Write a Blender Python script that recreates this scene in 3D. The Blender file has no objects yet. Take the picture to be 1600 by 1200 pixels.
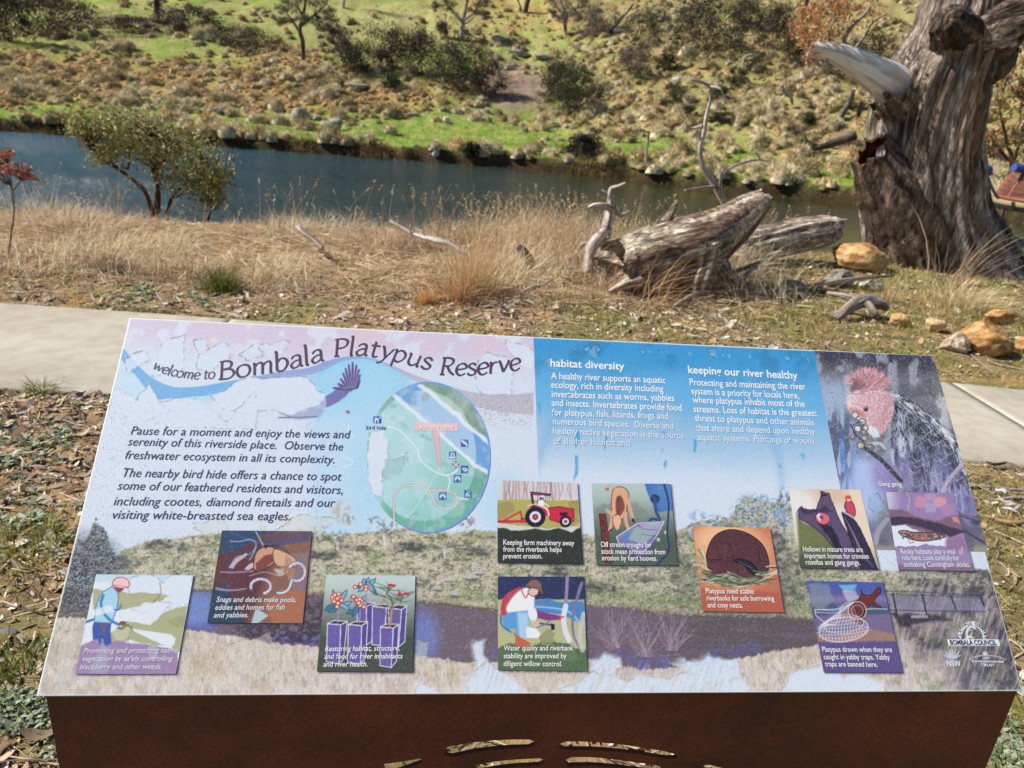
import bpy, math
import numpy as np
from mathutils import Matrix, Vector

rng = np.random.default_rng(11)
SC = bpy.context.scene
COL = SC.collection

# ------------------------------------------------------------------ camera
F = 1055.0                      # focal length in pixels of a 1600 px wide frame
PITCH = math.radians(23.0)
CAM_H = 1.6
PANEL_W = 1.5                   # width of the sign panel in metres


def homog(a, b):
    A = []
    for (x, y), (u, v) in zip(a, b):
        A.append([x, y, 1, 0, 0, 0, -u * x, -u * y, -u])
        A.append([0, 0, 0, x, y, 1, -v * x, -v * y, -v])
    return np.linalg.svd(np.array(A, float))[2][-1].reshape(3, 3)


_corners = np.array([(203, 497), (1458, 556), (1598, 1080), (57, 1088)], float)
_H = homog([(0, 1), (1, 1), (1, 0), (0, 0)], _corners - [800, 600])
_a, _b, _c = (np.diag([1 / F, 1 / F, 1]) @ _H).T
if _c[2] < 0:
    _a, _b, _c = -_a, -_b, -_c
_s = 1 / np.linalg.norm(_a)
_ah = _a * _s
_ux = (_ah[1] * math.cos(PITCH) + _ah[2] * math.sin(PITCH)) / _ah[0]
AU = np.array([_ux, -math.cos(PITCH), -math.sin(PITCH)])
AU /= np.linalg.norm(AU)
AX = _ah - (_ah @ AU) * AU
AX /= np.linalg.norm(AX)
AY = np.cross(AU, AX)
CAM2W = np.array([AX, AY, AU])           # camera coords (x right, y down, z forward) -> world
CAMLOC = np.array([0, 0, CAM_H])

cam_data = bpy.data.cameras.new("camera")
cam = bpy.data.objects.new("camera", cam_data)
COL.objects.link(cam)
SC.camera = cam
cam_data.sensor_width = 36
cam_data.lens = F / 1600 * 36
cam_data.clip_start = 0.02
cam_data.clip_end = 2000
cam_data.dof.use_dof = True
cam_data.dof.focus_distance = 1.15
cam_data.dof.aperture_fstop = 7.0
_M = Matrix.Identity(4)
for _i in range(3):
    _M[_i][0] = CAM2W[_i][0]
    _M[_i][1] = -CAM2W[_i][1]
    _M[_i][2] = -CAM2W[_i][2]
    _M[_i][3] = CAMLOC[_i]
cam.matrix_world = _M

# ------------------------------------------------------------------ light
SUN_DIR = Vector((-0.72, 0.11, 0.68)).normalized()     # towards the sun
world = bpy.data.worlds.new("World")
SC.world = world
world.use_nodes = True
wn = world.node_tree
sky = wn.nodes.new("ShaderNodeTexSky")
sky.sky_type = 'NISHITA'
sky.sun_disc = False
sky.sun_elevation = math.asin(SUN_DIR.z)
sky.sun_rotation = math.atan2(SUN_DIR.x, SUN_DIR.y)
sky.altitude = 700
sky.air_density = 1.0
sky.dust_density = 0.0
sky.ozone_density = 3.0
wn.nodes["Background"].inputs[1].default_value = 0.06
wn.links.new(sky.outputs[0], wn.nodes["Background"].inputs[0])
sun_data = bpy.data.lights.new("sun", 'SUN')
sun_data.energy = 5.0
sun_data.angle = math.radians(0.5)
sun_data.color = (1.0, 0.95, 0.87)
sun = bpy.data.objects.new("sun", sun_data)
COL.objects.link(sun)
sun.rotation_euler = SUN_DIR.to_track_quat('Z', 'Y').to_euler()
sun.location = (-20, 6, 25)
SC.view_settings.view_transform = 'Standard'
SC.view_settings.look = 'None'
SC.view_settings.exposure = 0.48
SC.view_settings.gamma = 1
SC.cycles.max_bounces = 6
SC.cycles.diffuse_bounces = 3
SC.cycles.glossy_bounces = 3
SC.cycles.transmission_bounces = 3
SC.cycles.transparent_max_bounces = 4


def ray(px, py):
    d = np.array([(px - 800) / F, (py - 600) / F, 1.0])
    return CAM2W @ d


def on_y(px, py, Y):
    d = ray(px, py)
    return CAMLOC + d * (Y / d[1])


def on_z(px, py, z):
    d = ray(px, py)
    return CAMLOC + d * ((z - CAM_H) / d[2])


def project(P):
    q = (np.asarray(P, float) - CAMLOC) @ CAM2W       # world -> camera
    z = np.maximum(q[..., 2], 1e-6)
    return 800 + F * q[..., 0] / z, 600 + F * q[..., 1] / z, q[..., 2]


# ------------------------------------------------------------------ noise
_tab = np.random.default_rng(5).random((8, 256, 256))


def vn(x, y, seed=0):
    x = np.asarray(x, float)
    y = np.asarray(y, float)
    t = _tab[seed % 8]
    off = (seed // 8) * 37
    xi = np.floor(x).astype(int)
    yi = np.floor(y).astype(int)
    fx = x - xi
    fy = y - yi
    fx = fx * fx * (3 - 2 * fx)
    fy = fy * fy * (3 - 2 * fy)
    a = t[(xi + off) & 255, yi & 255]
    b = t[(xi + 1 + off) & 255, yi & 255]
    c = t[(xi + off) & 255, (yi + 1) & 255]
    d = t[(xi + 1 + off) & 255, (yi + 1) & 255]
    return (a * (1 - fx) + b * fx) * (1 - fy) + (c * (1 - fx) + d * fx) * fy


def fbm(x, y, oct=4, seed=0):
    s = 0
    a = 0.5
    n = 0
    for i in range(oct):
        s = s + a * vn(x * 2 ** i + 17.3 * i, y * 2 ** i + 9.1 * i, seed + i)
        n += a
        a *= 0.5
    return s / n


def sstep(a, b, x):
    t = np.clip((np.asarray(x, float) - a) / (b - a), 0, 1)
    return t * t * (3 - 2 * t)


def lin(c):
    c = np.asarray(c, float)
    return np.where(c <= 0.04045, c / 12.92, ((c + 0.055) / 1.055) ** 2.4)


def rgb(r, g, b):
    return np.array([r, g, b], float) / 255.0


# ------------------------------------------------------------------ mesh helpers
def mesh_obj(name, V, Fc, mat, parent=None, colors=None, smooth=False, extra=None):
    """one mesh object from arrays; Fc is an (M,k) array or a list of such arrays; colors are linear."""
    V = np.asarray(V, float)
    Fl = Fc if isinstance(Fc, list) else [Fc]
    Fl = [np.asarray(f, int) for f in Fl if len(f)]
    me = bpy.data.meshes.new(name)
    me.vertices.add(len(V))
    me.vertices.foreach_set("co", V.ravel())
    nl = sum(f.size for f in Fl)
    nf = sum(len(f) for f in Fl)
    me.loops.add(nl)
    me.polygons.add(nf)
    me.loops.foreach_set("vertex_index", np.concatenate([f.ravel() for f in Fl]))
    st = []
    o = 0
    for f in Fl:
        k = f.shape[1]
        st.append(o + np.arange(len(f)) * k)
        o += f.size
    me.polygons.foreach_set("loop_start", np.concatenate(st))
    if smooth:
        me.polygons.foreach_set("use_smooth", np.ones(nf, bool))
    if colors is not None:
        at = me.color_attributes.new("Col", 'FLOAT_COLOR', 'POINT')
        c4 = np.ones((len(V), 4))
        c4[:, :3] = colors
        at.data.foreach_set("color", c4.ravel())
    me.update(calc_edges=True)
    me.validate()
    if mat is not None:
        me.materials.append(mat)
    ob = bpy.data.objects.new(name, me)
    COL.objects.link(ob)
    if parent is not None:
        ob.parent = parent
    return ob


def tag(o, label=None, cat=None, group=None, kind=None):
    if label:
        o["label"] = label
    if cat:
        o["category"] = cat
    if group:
        o["group"] = group
    if kind:
        o["kind"] = kind
    return o


def empty(name, loc):
    o = bpy.data.objects.new(name, None)
    o.empty_display_size = 0.2
    COL.objects.link(o)
    o.location = loc
    return o


def copy_tree(o, parent=None):
    c = o.copy()
    COL.objects.link(c)
    if parent is not None:
        c.parent = parent
    for ch in list(o.children):
        copy_tree(ch, c)
    return c


class MB:
    """collects pieces of geometry with per-vertex colours"""

    def __init__(s):
        s.V = []
        s.F3 = []
        s.F4 = []
        s.C = []
        s.n = 0

    def add(s, V, F3=None, F4=None, C=None):
        V = np.asarray(V, float)
        s.V.append(V)
        if F3 is not None and len(F3):
            s.F3.append(np.asarray(F3, int) + s.n)
        if F4 is not None and len(F4):
            s.F4.append(np.asarray(F4, int) + s.n)
        c = np.zeros((len(V), 3))
        c[:] = 0.5 if C is None else C
        s.C.append(c)
        s.n += len(V)

    def build(s, name, mat, parent=None, smooth=False, origin=None):
        V = np.concatenate(s.V)
        if origin is not None:
            V = V - np.asarray(origin)
        fl = []
        if s.F3:
            fl.append(np.concatenate(s.F3))
        if s.F4:
            fl.append(np.concatenate(s.F4))
        ob = mesh_obj(name, V, fl, mat, parent, np.concatenate(s.C), smooth)
        if origin is not None and parent is None:
            ob.location = origin
        return ob


def unit(v):
    v = np.asarray(v, float)
    return v / np.maximum(np.linalg.norm(v, axis=-1, keepdims=True), 1e-9)


def smooth_path(pts, n):
    """Catmull-Rom resample of control rows (any width)"""
    P = np.asarray(pts, float)
    P = np.vstack([2 * P[0] - P[1], P, 2 * P[-1] - P[-2]])
    k = len(P) - 3
    t = np.linspace(0, k - 1e-6, n)
    i = t.astype(int)
    f = (t - i)[:, None]
    p0, p1, p2, p3 = P[i], P[i + 1], P[i + 2], P[i + 3]
    return 0.5 * (2 * p1 + (p2 - p0) * f + (2 * p0 - 5 * p1 + 4 * p2 - p3) * f * f + (3 * p1 - p0 - 3 * p2 + p3) * f ** 3)


def tube_geo(path, radii, seg=12, disp=None, cap=True, ref=(0.3, 0.2, 1.0)):
    """path (n,3), radii (n,), disp(i_s (n,1), theta (1,seg)) -> radius factor"""
    path = np.asarray(path, float)
    n = len(path)
    T = unit(np.gradient(path, axis=0))
    ref = np.asarray(ref, float)
    A = np.zeros((n, 3))
    a = np.cross(T[0], ref)
    if np.linalg.norm(a) < 0.05:
        a = np.cross(T[0], [1, 0, 0])
    a = unit(a)
    for i in range(n):
        a = a - (a @ T[i]) * T[i]
        a = unit(a)
        A[i] = a
    B = np.cross(T, A)
    th = np.linspace(0, 2 * np.pi, seg, endpoint=False)
    R = np.asarray(radii, float)[:, None] * np.ones((1, seg))
    if disp is not None:
        R = R * disp(np.linspace(0, 1, n)[:, None], th[None, :])
    V = path[:, None, :] + R[..., None] * (np.cos(th)[None, :, None] * A[:, None, :] + np.sin(th)[None, :, None] * B[:, None, :])
    V = V.reshape(-1, 3)
    i = np.arange(n - 1)[:, None] * seg
    j = np.arange(seg)[None, :]
    j2 = (j + 1) % seg
    F4 = np.stack([i + j, i + j2, i + seg + j2, i + seg + j], -1).reshape(-1, 4)
    F3 = []
    if cap:
        m = len(V)
        e0, e1 = V[:seg].mean(0) + (path[0] - path[1]) * 0.05, V[-seg:].mean(0) + (path[-1] - path[-2]) * 0.05
        V = np.vstack([V, V[:seg], V[-seg:], e0, e1])
        jj = np.arange(seg)
        F3 = np.vstack([np.stack([np.full(seg, m + 2 * seg), m + (jj + 1) % seg, m + jj], -1),
                        np.stack([np.full(seg, m + 2 * seg + 1), m + seg + jj, m + seg + (jj + 1) % seg], -1)])
    return V, F3, F4


def blades_geo(base, h, lean, width, nseg=3, curl=1.0, col=None, tipcol=None, facing=None):
    """grass blades. base (N,3), h (N,), lean (N,2) horizontal offset of the tip as a part of h"""
    N = len(base)
    base = np.asarray(base, float)
    h = np.asarray(h, float)
    width = np.broadcast_to(np.asarray(width, float), (N,))
    ang = rng.random(N) * 2 * np.pi if facing is None else facing
    wv = np.stack([np.cos(ang), np.sin(ang), np.zeros(N)], -1)
    L = np.linalg.norm(lean, axis=1)
    vs = []
    ts = np.linspace(0, 1, nseg + 1)
    for k, t in enumerate(ts):
        off = np.zeros((N, 3))
        off[:, :2] = lean * (h * (t ** 1.7))[:, None]
        off[:, 2] = h * (t - curl * 0.35 * np.minimum(L, 1.6) * t * t)
        c = base + off
        if k == nseg:
            vs.append(c[:, None, :])
        else:
            w = (width * (1 - 0.75 * t) * 0.5)[:, None] * wv
            vs.append(np.stack([c - w, c + w], 1))
    V = np.concatenate(vs, 1)                # N, 2*nseg+1, 3
    m = 2 * nseg + 1
    V = V.reshape(-1, 3)
    o = np.arange(N)[:, None] * m
    F4 = []
    for k in range(nseg - 1):
        F4.append(o + np.array([2 * k, 2 * k + 1, 2 * k + 3, 2 * k + 2])[None])
    F4 = np.concatenate(F4) if F4 else np.zeros((0, 4), int)
    F3 = o + np.array([2 * nseg - 2, 2 * nseg - 1, 2 * nseg])[None]
    C = None
    if col is not None:
        tc = col if tipcol is None else tipcol
        tt = np.concatenate([np.repeat(ts[:-1], 2), [1.0]])
        C = col[:, None, :] * (1 - tt[None, :, None]) + tc[:, None, :] * tt[None, :, None]
        C = C.reshape(-1, 3)
    return V, F3, F4, C


def leaves_geo(P, size, col, aspect=0.45, up=0.3):
    """leaf shaped quads with random directions at points P"""
    N = len(P)
    d = rng.normal(size=(N, 3))
    d[:, 2] -= up
    d = unit(d)
    s = unit(np.cross(d, rng.normal(size=(N, 3))))
    size = np.broadcast_to(np.asarray(size, float), (N,))[:, None]
    a = P - d * size * 0.5
    b = P + s * size * aspect * 0.5
    c = P + d * size * 0.5
    e = P - s * size * aspect * 0.5
    V = np.stack([a, b, c, e], 1).reshape(-1, 3)
    F4 = np.arange(4 * N).reshape(-1, 4)
    return V, F4, np.repeat(col, 4, 0)


def pick(cols, n, jit=0.12, w=None):
    """n random linear colours from a list of sRGB 0-255 colours"""
    c = lin(np.array(cols, float) / 255)
    i = rng.choice(len(c), n, p=w)
    return np.clip(c[i] * (1 + rng.normal(0, jit, (n, 1))) * (1 + rng.normal(0, jit * 0.3, (n, 3))), 0.003, 0.9)


# ------------------------------------------------------------------ materials
def new_mat(name):
    m = bpy.data.materials.new(name)
    m.use_nodes = True
    nt = m.node_tree
    return m, nt, nt.nodes["Principled BSDF"]


def node(nt, typ, **kw):
    n = nt.nodes.new(typ)
    for k, v in kw.items():
        setattr(n, k, v)
    return n


def mat_attr(name, rough=0.8, spec=0.3, noise=0.0, nscale=30, bump=0.0, bscale=60, trans=0.0, bdist=0.02):
    m, nt, b = new_mat(name)
    at = node(nt, "ShaderNodeAttribute", attribute_name="Col")
    col = at.outputs["Color"]
    b.inputs["Roughness"].default_value = rough
    b.inputs["Specular IOR Level"].default_value = spec
    if noise or bump:
        tc = node(nt, "ShaderNodeTexCoord")
    if noise:
        nz = node(nt, "ShaderNodeTexNoise")
        nz.inputs["Scale"].default_value = nscale
        nz.inputs["Detail"].default_value = 6
        nt.links.new(tc.outputs["Object"], nz.inputs["Vector"])
        mr = node(nt, "ShaderNodeMapRange")
        mr.inputs[1].default_value = 0.25
        mr.inputs[2].default_value = 0.75
        mr.inputs[3].default_value = 1 - noise
        mr.inputs[4].default_value = 1 + noise
        nt.links.new(nz.outputs["Fac"], mr.inputs[0])
        mx = node(nt, "ShaderNodeVectorMath", operation='SCALE')
        nt.links.new(col, mx.inputs[0])
        nt.links.new(mr.outputs[0], mx.inputs["Scale"])
        col = mx.outputs[0]
    nt.links.new(col, b.inputs["Base Color"])
    if bump:
        nb = node(nt, "ShaderNodeTexNoise")
        nb.inputs["Scale"].default_value = bscale
        nb.inputs["Detail"].default_value = 8
        nb.inputs["Roughness"].default_value = 0.65
        nt.links.new(tc.outputs["Object"], nb.inputs["Vector"])
        bp = node(nt, "ShaderNodeBump")
        bp.inputs["Strength"].default_value = bump
        bp.inputs["Distance"].default_value = bdist
        nt.links.new(nb.outputs["Fac"], bp.inputs["Height"])
        nt.links.new(bp.outputs[0], b.inputs["Normal"])
    if trans:
        tr = node(nt, "ShaderNodeBsdfTranslucent")
        nt.links.new(col, tr.inputs["Color"])
        ms = node(nt, "ShaderNodeMixShader")
        ms.inputs[0].default_value = trans
        nt.links.new(b.outputs[0], ms.inputs[1])
        nt.links.new(tr.outputs[0], ms.inputs[2])
        nt.links.new(ms.outputs[0], nt.nodes["Material Output"].inputs["Surface"])
    return m


M_leaf = mat_attr("leaf", 0.55, 0.4, trans=0.3)
M_grass = mat_attr("grass_blade", 0.7, 0.25, trans=0.3)
M_tussock = mat_attr("tussock_blade", 0.75, 0.2, trans=0.12)
M_bark = mat_attr("bark", 0.85, 0.2, noise=0.35, nscale=25, bump=0.6, bscale=35)
M_wood = mat_attr("weathered_wood", 0.85, 0.2, noise=0.3, nscale=40, bump=0.8, bscale=45, bdist=0.015)


def mat_grain(name, rot, stretch, gain=1.12, deep=0.22):
    """weathered timber: vertex colours broken up by fine cracks that run along the grain"""
    m, nt, b = new_mat(name)
    at = node(nt, "ShaderNodeAttribute", attribute_name="Col")
    tc = node(nt, "ShaderNodeTexCoord")
    mp = node(nt, "ShaderNodeMapping")
    mp.vector_type = 'TEXTURE'
    mp.inputs["Rotation"].default_value = rot
    mp.inputs["Scale"].default_value = stretch
    nt.links.new(tc.outputs["Object"], mp.inputs["Vector"])
    outs = []
    for sc_, det, lo, hi, c0 in ((16, 5, 0.34, 0.5, deep), (52, 6, 0.36, 0.56, 0.5)):
        n = node(nt, "ShaderNodeTexNoise")
        n.inputs["Scale"].default_value = sc_
        n.inputs["Detail"].default_value = det
        n.inputs["Roughness"].default_value = 0.6
        nt.links.new(mp.outputs[0], n.inputs["Vector"])
        r = node(nt, "ShaderNodeMapRange")
        r.inputs[1].default_value, r.inputs[2].default_value = lo, hi
        r.inputs[3].default_value, r.inputs[4].default_value = c0, gain
        nt.links.new(n.outputs["Fac"], r.inputs[0])
        outs.append(r.outputs[0])
    mu = node(nt, "ShaderNodeMath", operation='MULTIPLY')
    nt.links.new(outs[0], mu.inputs[0])
    nt.links.new(outs[1], mu.inputs[1])
    mx = node(nt, "ShaderNodeVectorMath", operation='SCALE')
    nt.links.new(at.outputs["Color"], mx.inputs[0])
    nt.links.new(mu.outputs[0], mx.inputs["Scale"])
    nt.links.new(mx.outputs[0], b.inputs["Base Color"])
    b.inputs["Roughness"].default_value = 0.88
    b.inputs["Specular IOR Level"].default_value = 0.2
    bp = node(nt, "ShaderNodeBump")
    bp.inputs["Strength"].default_value = 0.9
    bp.inputs["Distance"].default_value = 0.03
    nt.links.new(mu.outputs[0], bp.inputs["Height"])
    nt.links.new(bp.outputs[0], b.inputs["Normal"])
    return m


M_trunkw = mat_grain("cracked_trunk_wood", (0, 0, 0), (1, 1, 9), 1.3, 0.22)
M_logw = mat_grain("cracked_log_wood", (0, math.radians(-20), 0), (7, 1, 1), 1.42, 0.34)
M_rock = mat_attr("rock", 0.9, 0.2, noise=0.3, nscale=18, bump=0.9, bscale=22, bdist=0.03)
M_chip = mat_attr("litter", 0.85, 0.2)
# ------------------------------------------------------------------ terrain
WATER_Z = -1.9


def far_edge(x):
    return np.interp(x, [-140, -60, -22.8, -8, 3.1, 12, 19.4, 30, 60, 140], [52, 42, 38.1, 38.6, 38.2, 35.2, 32, 28.5, 24, 22]) \
        + 1.0 * (fbm(np.asarray(x) * 0.25, 3.3, 2, 3) - 0.5) + 0.7 * (vn(np.asarray(x) * 1.1, 1.7, 6) - 0.5)


def near_edge(x):
    return np.interp(x, [-140, -20, -6, 0, 4, 8, 14, 30, 140], [7.6, 7.4, 7.3, 7.7, 8.2, 9.0, 9.6, 10.0, 10.0])


def ground_h(x, y):
    x = np.asarray(x, float)
    y = np.asarray(y, float)
    ne = near_edge(x)
    t = sstep(0, 6.0, y - ne)
    near = 0.05 * (fbm(x * 0.7, y * 0.7, 3, 1) - 0.5) * sstep(4.6, 6, y) - 2.9 * t
    d = y - far_edge(x)
    bank = -2.9 + (2.9 + WATER_Z + 0.62 + 0.3 * (vn(x * 0.6, 0.3, 5) - 0.5)) * sstep(-0.9, 0.35, d)
    dd = np.maximum(d, 0)
    steep = 0.27 + 0.05 * sstep(0, 25, x)
    rise = 0.09 * dd + (steep - 0.09) * np.where(dd < 4, 0, np.where(dd < 14, (dd - 4) ** 2 / 20, dd - 9))
    lump = (1.6 * (fbm(x * 0.09, y * 0.09, 3, 2) - 0.5) + 0.9 * (fbm(x * 0.35, y * 0.35, 3, 4) - 0.5) * (0.6 + 0.7 * sstep(0, 8, x))) * sstep(3, 14, dd) \
        + 0.22 * (fbm(x * 0.8, y * 0.8, 2, 6) - 0.5) * sstep(0.3, 2, dd)
    farz = bank + rise + lump
    crest = np.interp(x, [-170, -90, -60, -30, 0, 30, 60], [15, 16, 17, 20, 27, 60, 70])      # the hill tops out lower on the left
    over = farz - crest
    farz = np.where(over > -4, crest - 4 + 4 * np.tanh((over + 4) / 4.0), farz)
    w = sstep(14.5, 16.5, y)
    return near * (1 - w) + farz * w


def on_ground(px, py, y0=0.3, y1=230, n=4000):
    d = ray(px, py)
    Y = np.exp(np.linspace(math.log(y0), math.log(y1), n))
    P = CAMLOC + d[None] * (Y / d[1])[:, None]
    below = P[:, 2] < ground_h(P[:, 0], P[:, 1])
    if not below.any():
        return P[-1]
    i = np.argmax(below)
    a, b = P[max(i - 1, 0)], P[i]
    for _ in range(12):
        m = (a + b) / 2
        if m[2] < ground_h(m[0], m[1]):
            b = m
        else:
            a = m
    return b


def blob(px, py, cx, cy, rx, ry, soft=0.5):
    r = np.sqrt(((px - cx) / rx) ** 2 + ((py - cy) / ry) ** 2)
    return 1 - sstep(1 - soft, 1 + soft, r)


# footpath edges through points read on the ground
def _quad_fit(pix):
    p = np.array([on_z(a, b, 0.0) for a, b in pix])
    return np.polyfit(p[:, 0], p[:, 1], 2)


PATH_FAR = _quad_fit([(0, 479), (180, 487), (350, 499), (1478, 606), (1600, 608)])
PATH_NEAR = _quad_fit([(0, 611), (165, 617), (1528, 727), (1600, 730)])


def path_edges(x):
    xx = np.clip(x, -5, 5)
    s1 = np.polyval(np.polyder(PATH_FAR), xx)
    s0 = np.polyval(np.polyder(PATH_NEAR), xx)
    return np.polyval(PATH_NEAR, xx) + (x - xx) * s0, np.polyval(PATH_FAR, xx) + (x - xx) * s1


def path_mask(x, y, soft=0.02, grow=0.0):
    a, b = path_edges(x)
    return sstep(-soft, soft, y - a + grow) * sstep(-soft, soft, b - y + grow)


def lay(c, m, col):
    return c * (1 - m[..., None]) + col * m[..., None]


G_LUSH = lin(rgb(116, 146, 52))
G_YEL = lin(rgb(142, 152, 80))
G_STRAW = lin(rgb(178, 158, 112))
G_ORANGE = lin(rgb(172, 142, 92))
G_BARE = lin(rgb(150, 128, 116))
G_MUD = lin(rgb(70, 56, 40))


def ground_color(x, y, z):
    px, py, pz = project(np.stack([x, y, z], -1))
    # --- near side: leaf litter, dry soil, moss and weeds
    n1 = fbm(x * 1.3, y * 1.3, 4, 1)
    n2 = fbm(x * 4, y * 4, 3, 4)
    n3 = fbm(x * 14, y * 14, 2, 2)
    c = np.zeros(x.shape + (3,)) + lin(rgb(156, 130, 102))
    c = lay(c, sstep(0.5, 0.62, n2), lin(rgb(168, 138, 98)))
    c = lay(c, sstep(0.55, 0.7, n3) * 0.7, lin(rgb(106, 84, 64)))
    c = lay(c, sstep(0.6, 0.75, n2) * sstep(0.5, 0.6, n1) * 0.8, lin(rgb(176, 128, 76)))
    g = sstep(0.5, 0.62, fbm(x * 2.1, y * 2.1, 3, 7))
    gright = sstep(0.0, 1.5, x - 0.15 * y)
    c = lay(c, np.clip(g * 0.7 + 0.35 * gright, 0, 1) * 0.8, lin(rgb(118, 120, 62)))
    c = lay(c, sstep(5.3, 5.8, y + 0.5 * (n1 - 0.5)) * 0.85 * (1 - sstep(1.5, 3.0, x)), lin(rgb(150, 122, 84)))
    c = lay(c, sstep(0, 1.5, y - near_edge(x)) * 0.9, lin(rgb(96, 78, 52)))
    # --- far side
    fx, fy = px, py
    f1 = fbm(x * 0.22, y * 0.22, 4, 3)
    f2 = fbm(x * 0.9, y * 0.9, 4, 5)
    f3 = fbm(x * 3, y * 3, 3, 1)
    h = np.zeros_like(c) + G_YEL
    low = 1 - sstep(0, 1, (y - far_edge(x) - 7 - 10 * (f1 - 0.5)) / 5)
    h = lay(h, low, G_LUSH)
    h = lay(h, sstep(0.48, 0.62, f2) * 0.55 * (1 - 0.7 * low), G_STRAW)
    h = lay(h, sstep(0.5, 0.66, f1) * 0.5 * (1 - low), G_LUSH)
    orange = np.maximum.reduce([blob(fx, fy, 90, 125, 260, 38), blob(fx, fy, 420, 140, 150, 38), blob(fx, fy, 620, 150, 90, 22),
                                blob(fx, fy, 850, 10, 170, 40) * 0.8, blob(fx, fy, 1300, 80, 160, 60) * 0.8, blob(fx, fy, 440, 88, 70, 18)])
    h = lay(h, orange * (0.45 + 0.55 * sstep(0.4, 0.6, f2)), G_ORANGE)
    rough = sstep(820, 1000, fx) * (1 - sstep(175, 235, fy - 0.06 * (fx - 900)))
    h = lay(h, rough * (0.4 + 0.6 * sstep(0.4, 0.6, f2)), lin(rgb(156, 136, 96)))
    h = lay(h, blob(fx, fy, 620, 40, 120, 32) * 0.8, lin(rgb(172, 166, 110)))
    h = lay(h, blob(fx, fy, 805, 135, 62, 36, 0.3), G_BARE)
    h = lay(h, sstep(0.55, 0.7, f3) * 0.4, lin(rgb(84, 88, 42)))
    h = lay(h, sstep(0.54, 0.68, fbm(x * 1.7 + 9, y * 1.7, 4, 6)) * 0.5, lin(rgb(176, 164, 112)))
    bankm = 1 - sstep(0.1, 0.75, y - far_edge(x) + 0.5 * (f3 - 0.5))
    h = lay(h, bankm, G_MUD)
    w = sstep(14.5, 16.5, y)[..., None]
    return np.clip((c * (1 - w) + h * w), 0.004, 0.8)


def axis(segs):
    out = []
    for a, b, s in segs:
        out.append(np.arange(a, b, s))
    return np.concatenate(out + [np.array([segs[-1][1]])])


gx = axis([(-170, -46, 4), (-46, -9, 0.5), (-9, -4, 0.12), (-4, 4, 0.055), (4, 11, 0.12), (11, 50, 0.5), (50, 170, 4)])
gy = axis([(-12, 0.2, 0.6), (0.2, 5.2, 0.055), (5.2, 10, 0.12), (10, 24, 0.5), (24, 62, 0.3), (62, 110, 0.8), (110, 260, 4)])
GX, GY = np.meshgrid(gx, gy)
GZ = ground_h(GX, GY) - 0.035 * path_mask(GX, GY, 0.05, -0.03)
small = (fbm(GX * 5, GY * 5, 3, 2) - 0.5) * 0.03 * (1 - path_mask(GX, GY, 0.05, 0.08)) * (1 - sstep(9, 12, GY))
GZ = GZ + small
GC = ground_color(GX, GY, GZ)
nx, ny = len(gx), len(gy)
ii = (np.arange(ny - 1)[:, None] * nx + np.arange(nx - 1)[None]).reshape(-1, 1)
GF = np.hstack([ii, ii + 1, ii + nx + 1, ii + nx])
M_ground = mat_attr("ground", 0.95, 0.1, noise=0.28, nscale=14, bump=0.7, bscale=28, bdist=0.03)
gob = mesh_obj("ground", np.stack([GX, GY, GZ], -1).reshape(-1, 3), GF, M_ground, None, GC.reshape(-1, 3), True)
tag(gob, kind="structure")


def gz(x, y):
    """height of the finished ground including the small bumps"""
    x = np.asarray(x, float)
    y = np.asarray(y, float)
    return ground_h(x, y) + (fbm(x * 5, y * 5, 3, 2) - 0.5) * 0.03 * (1 - sstep(9, 12, y))


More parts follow.
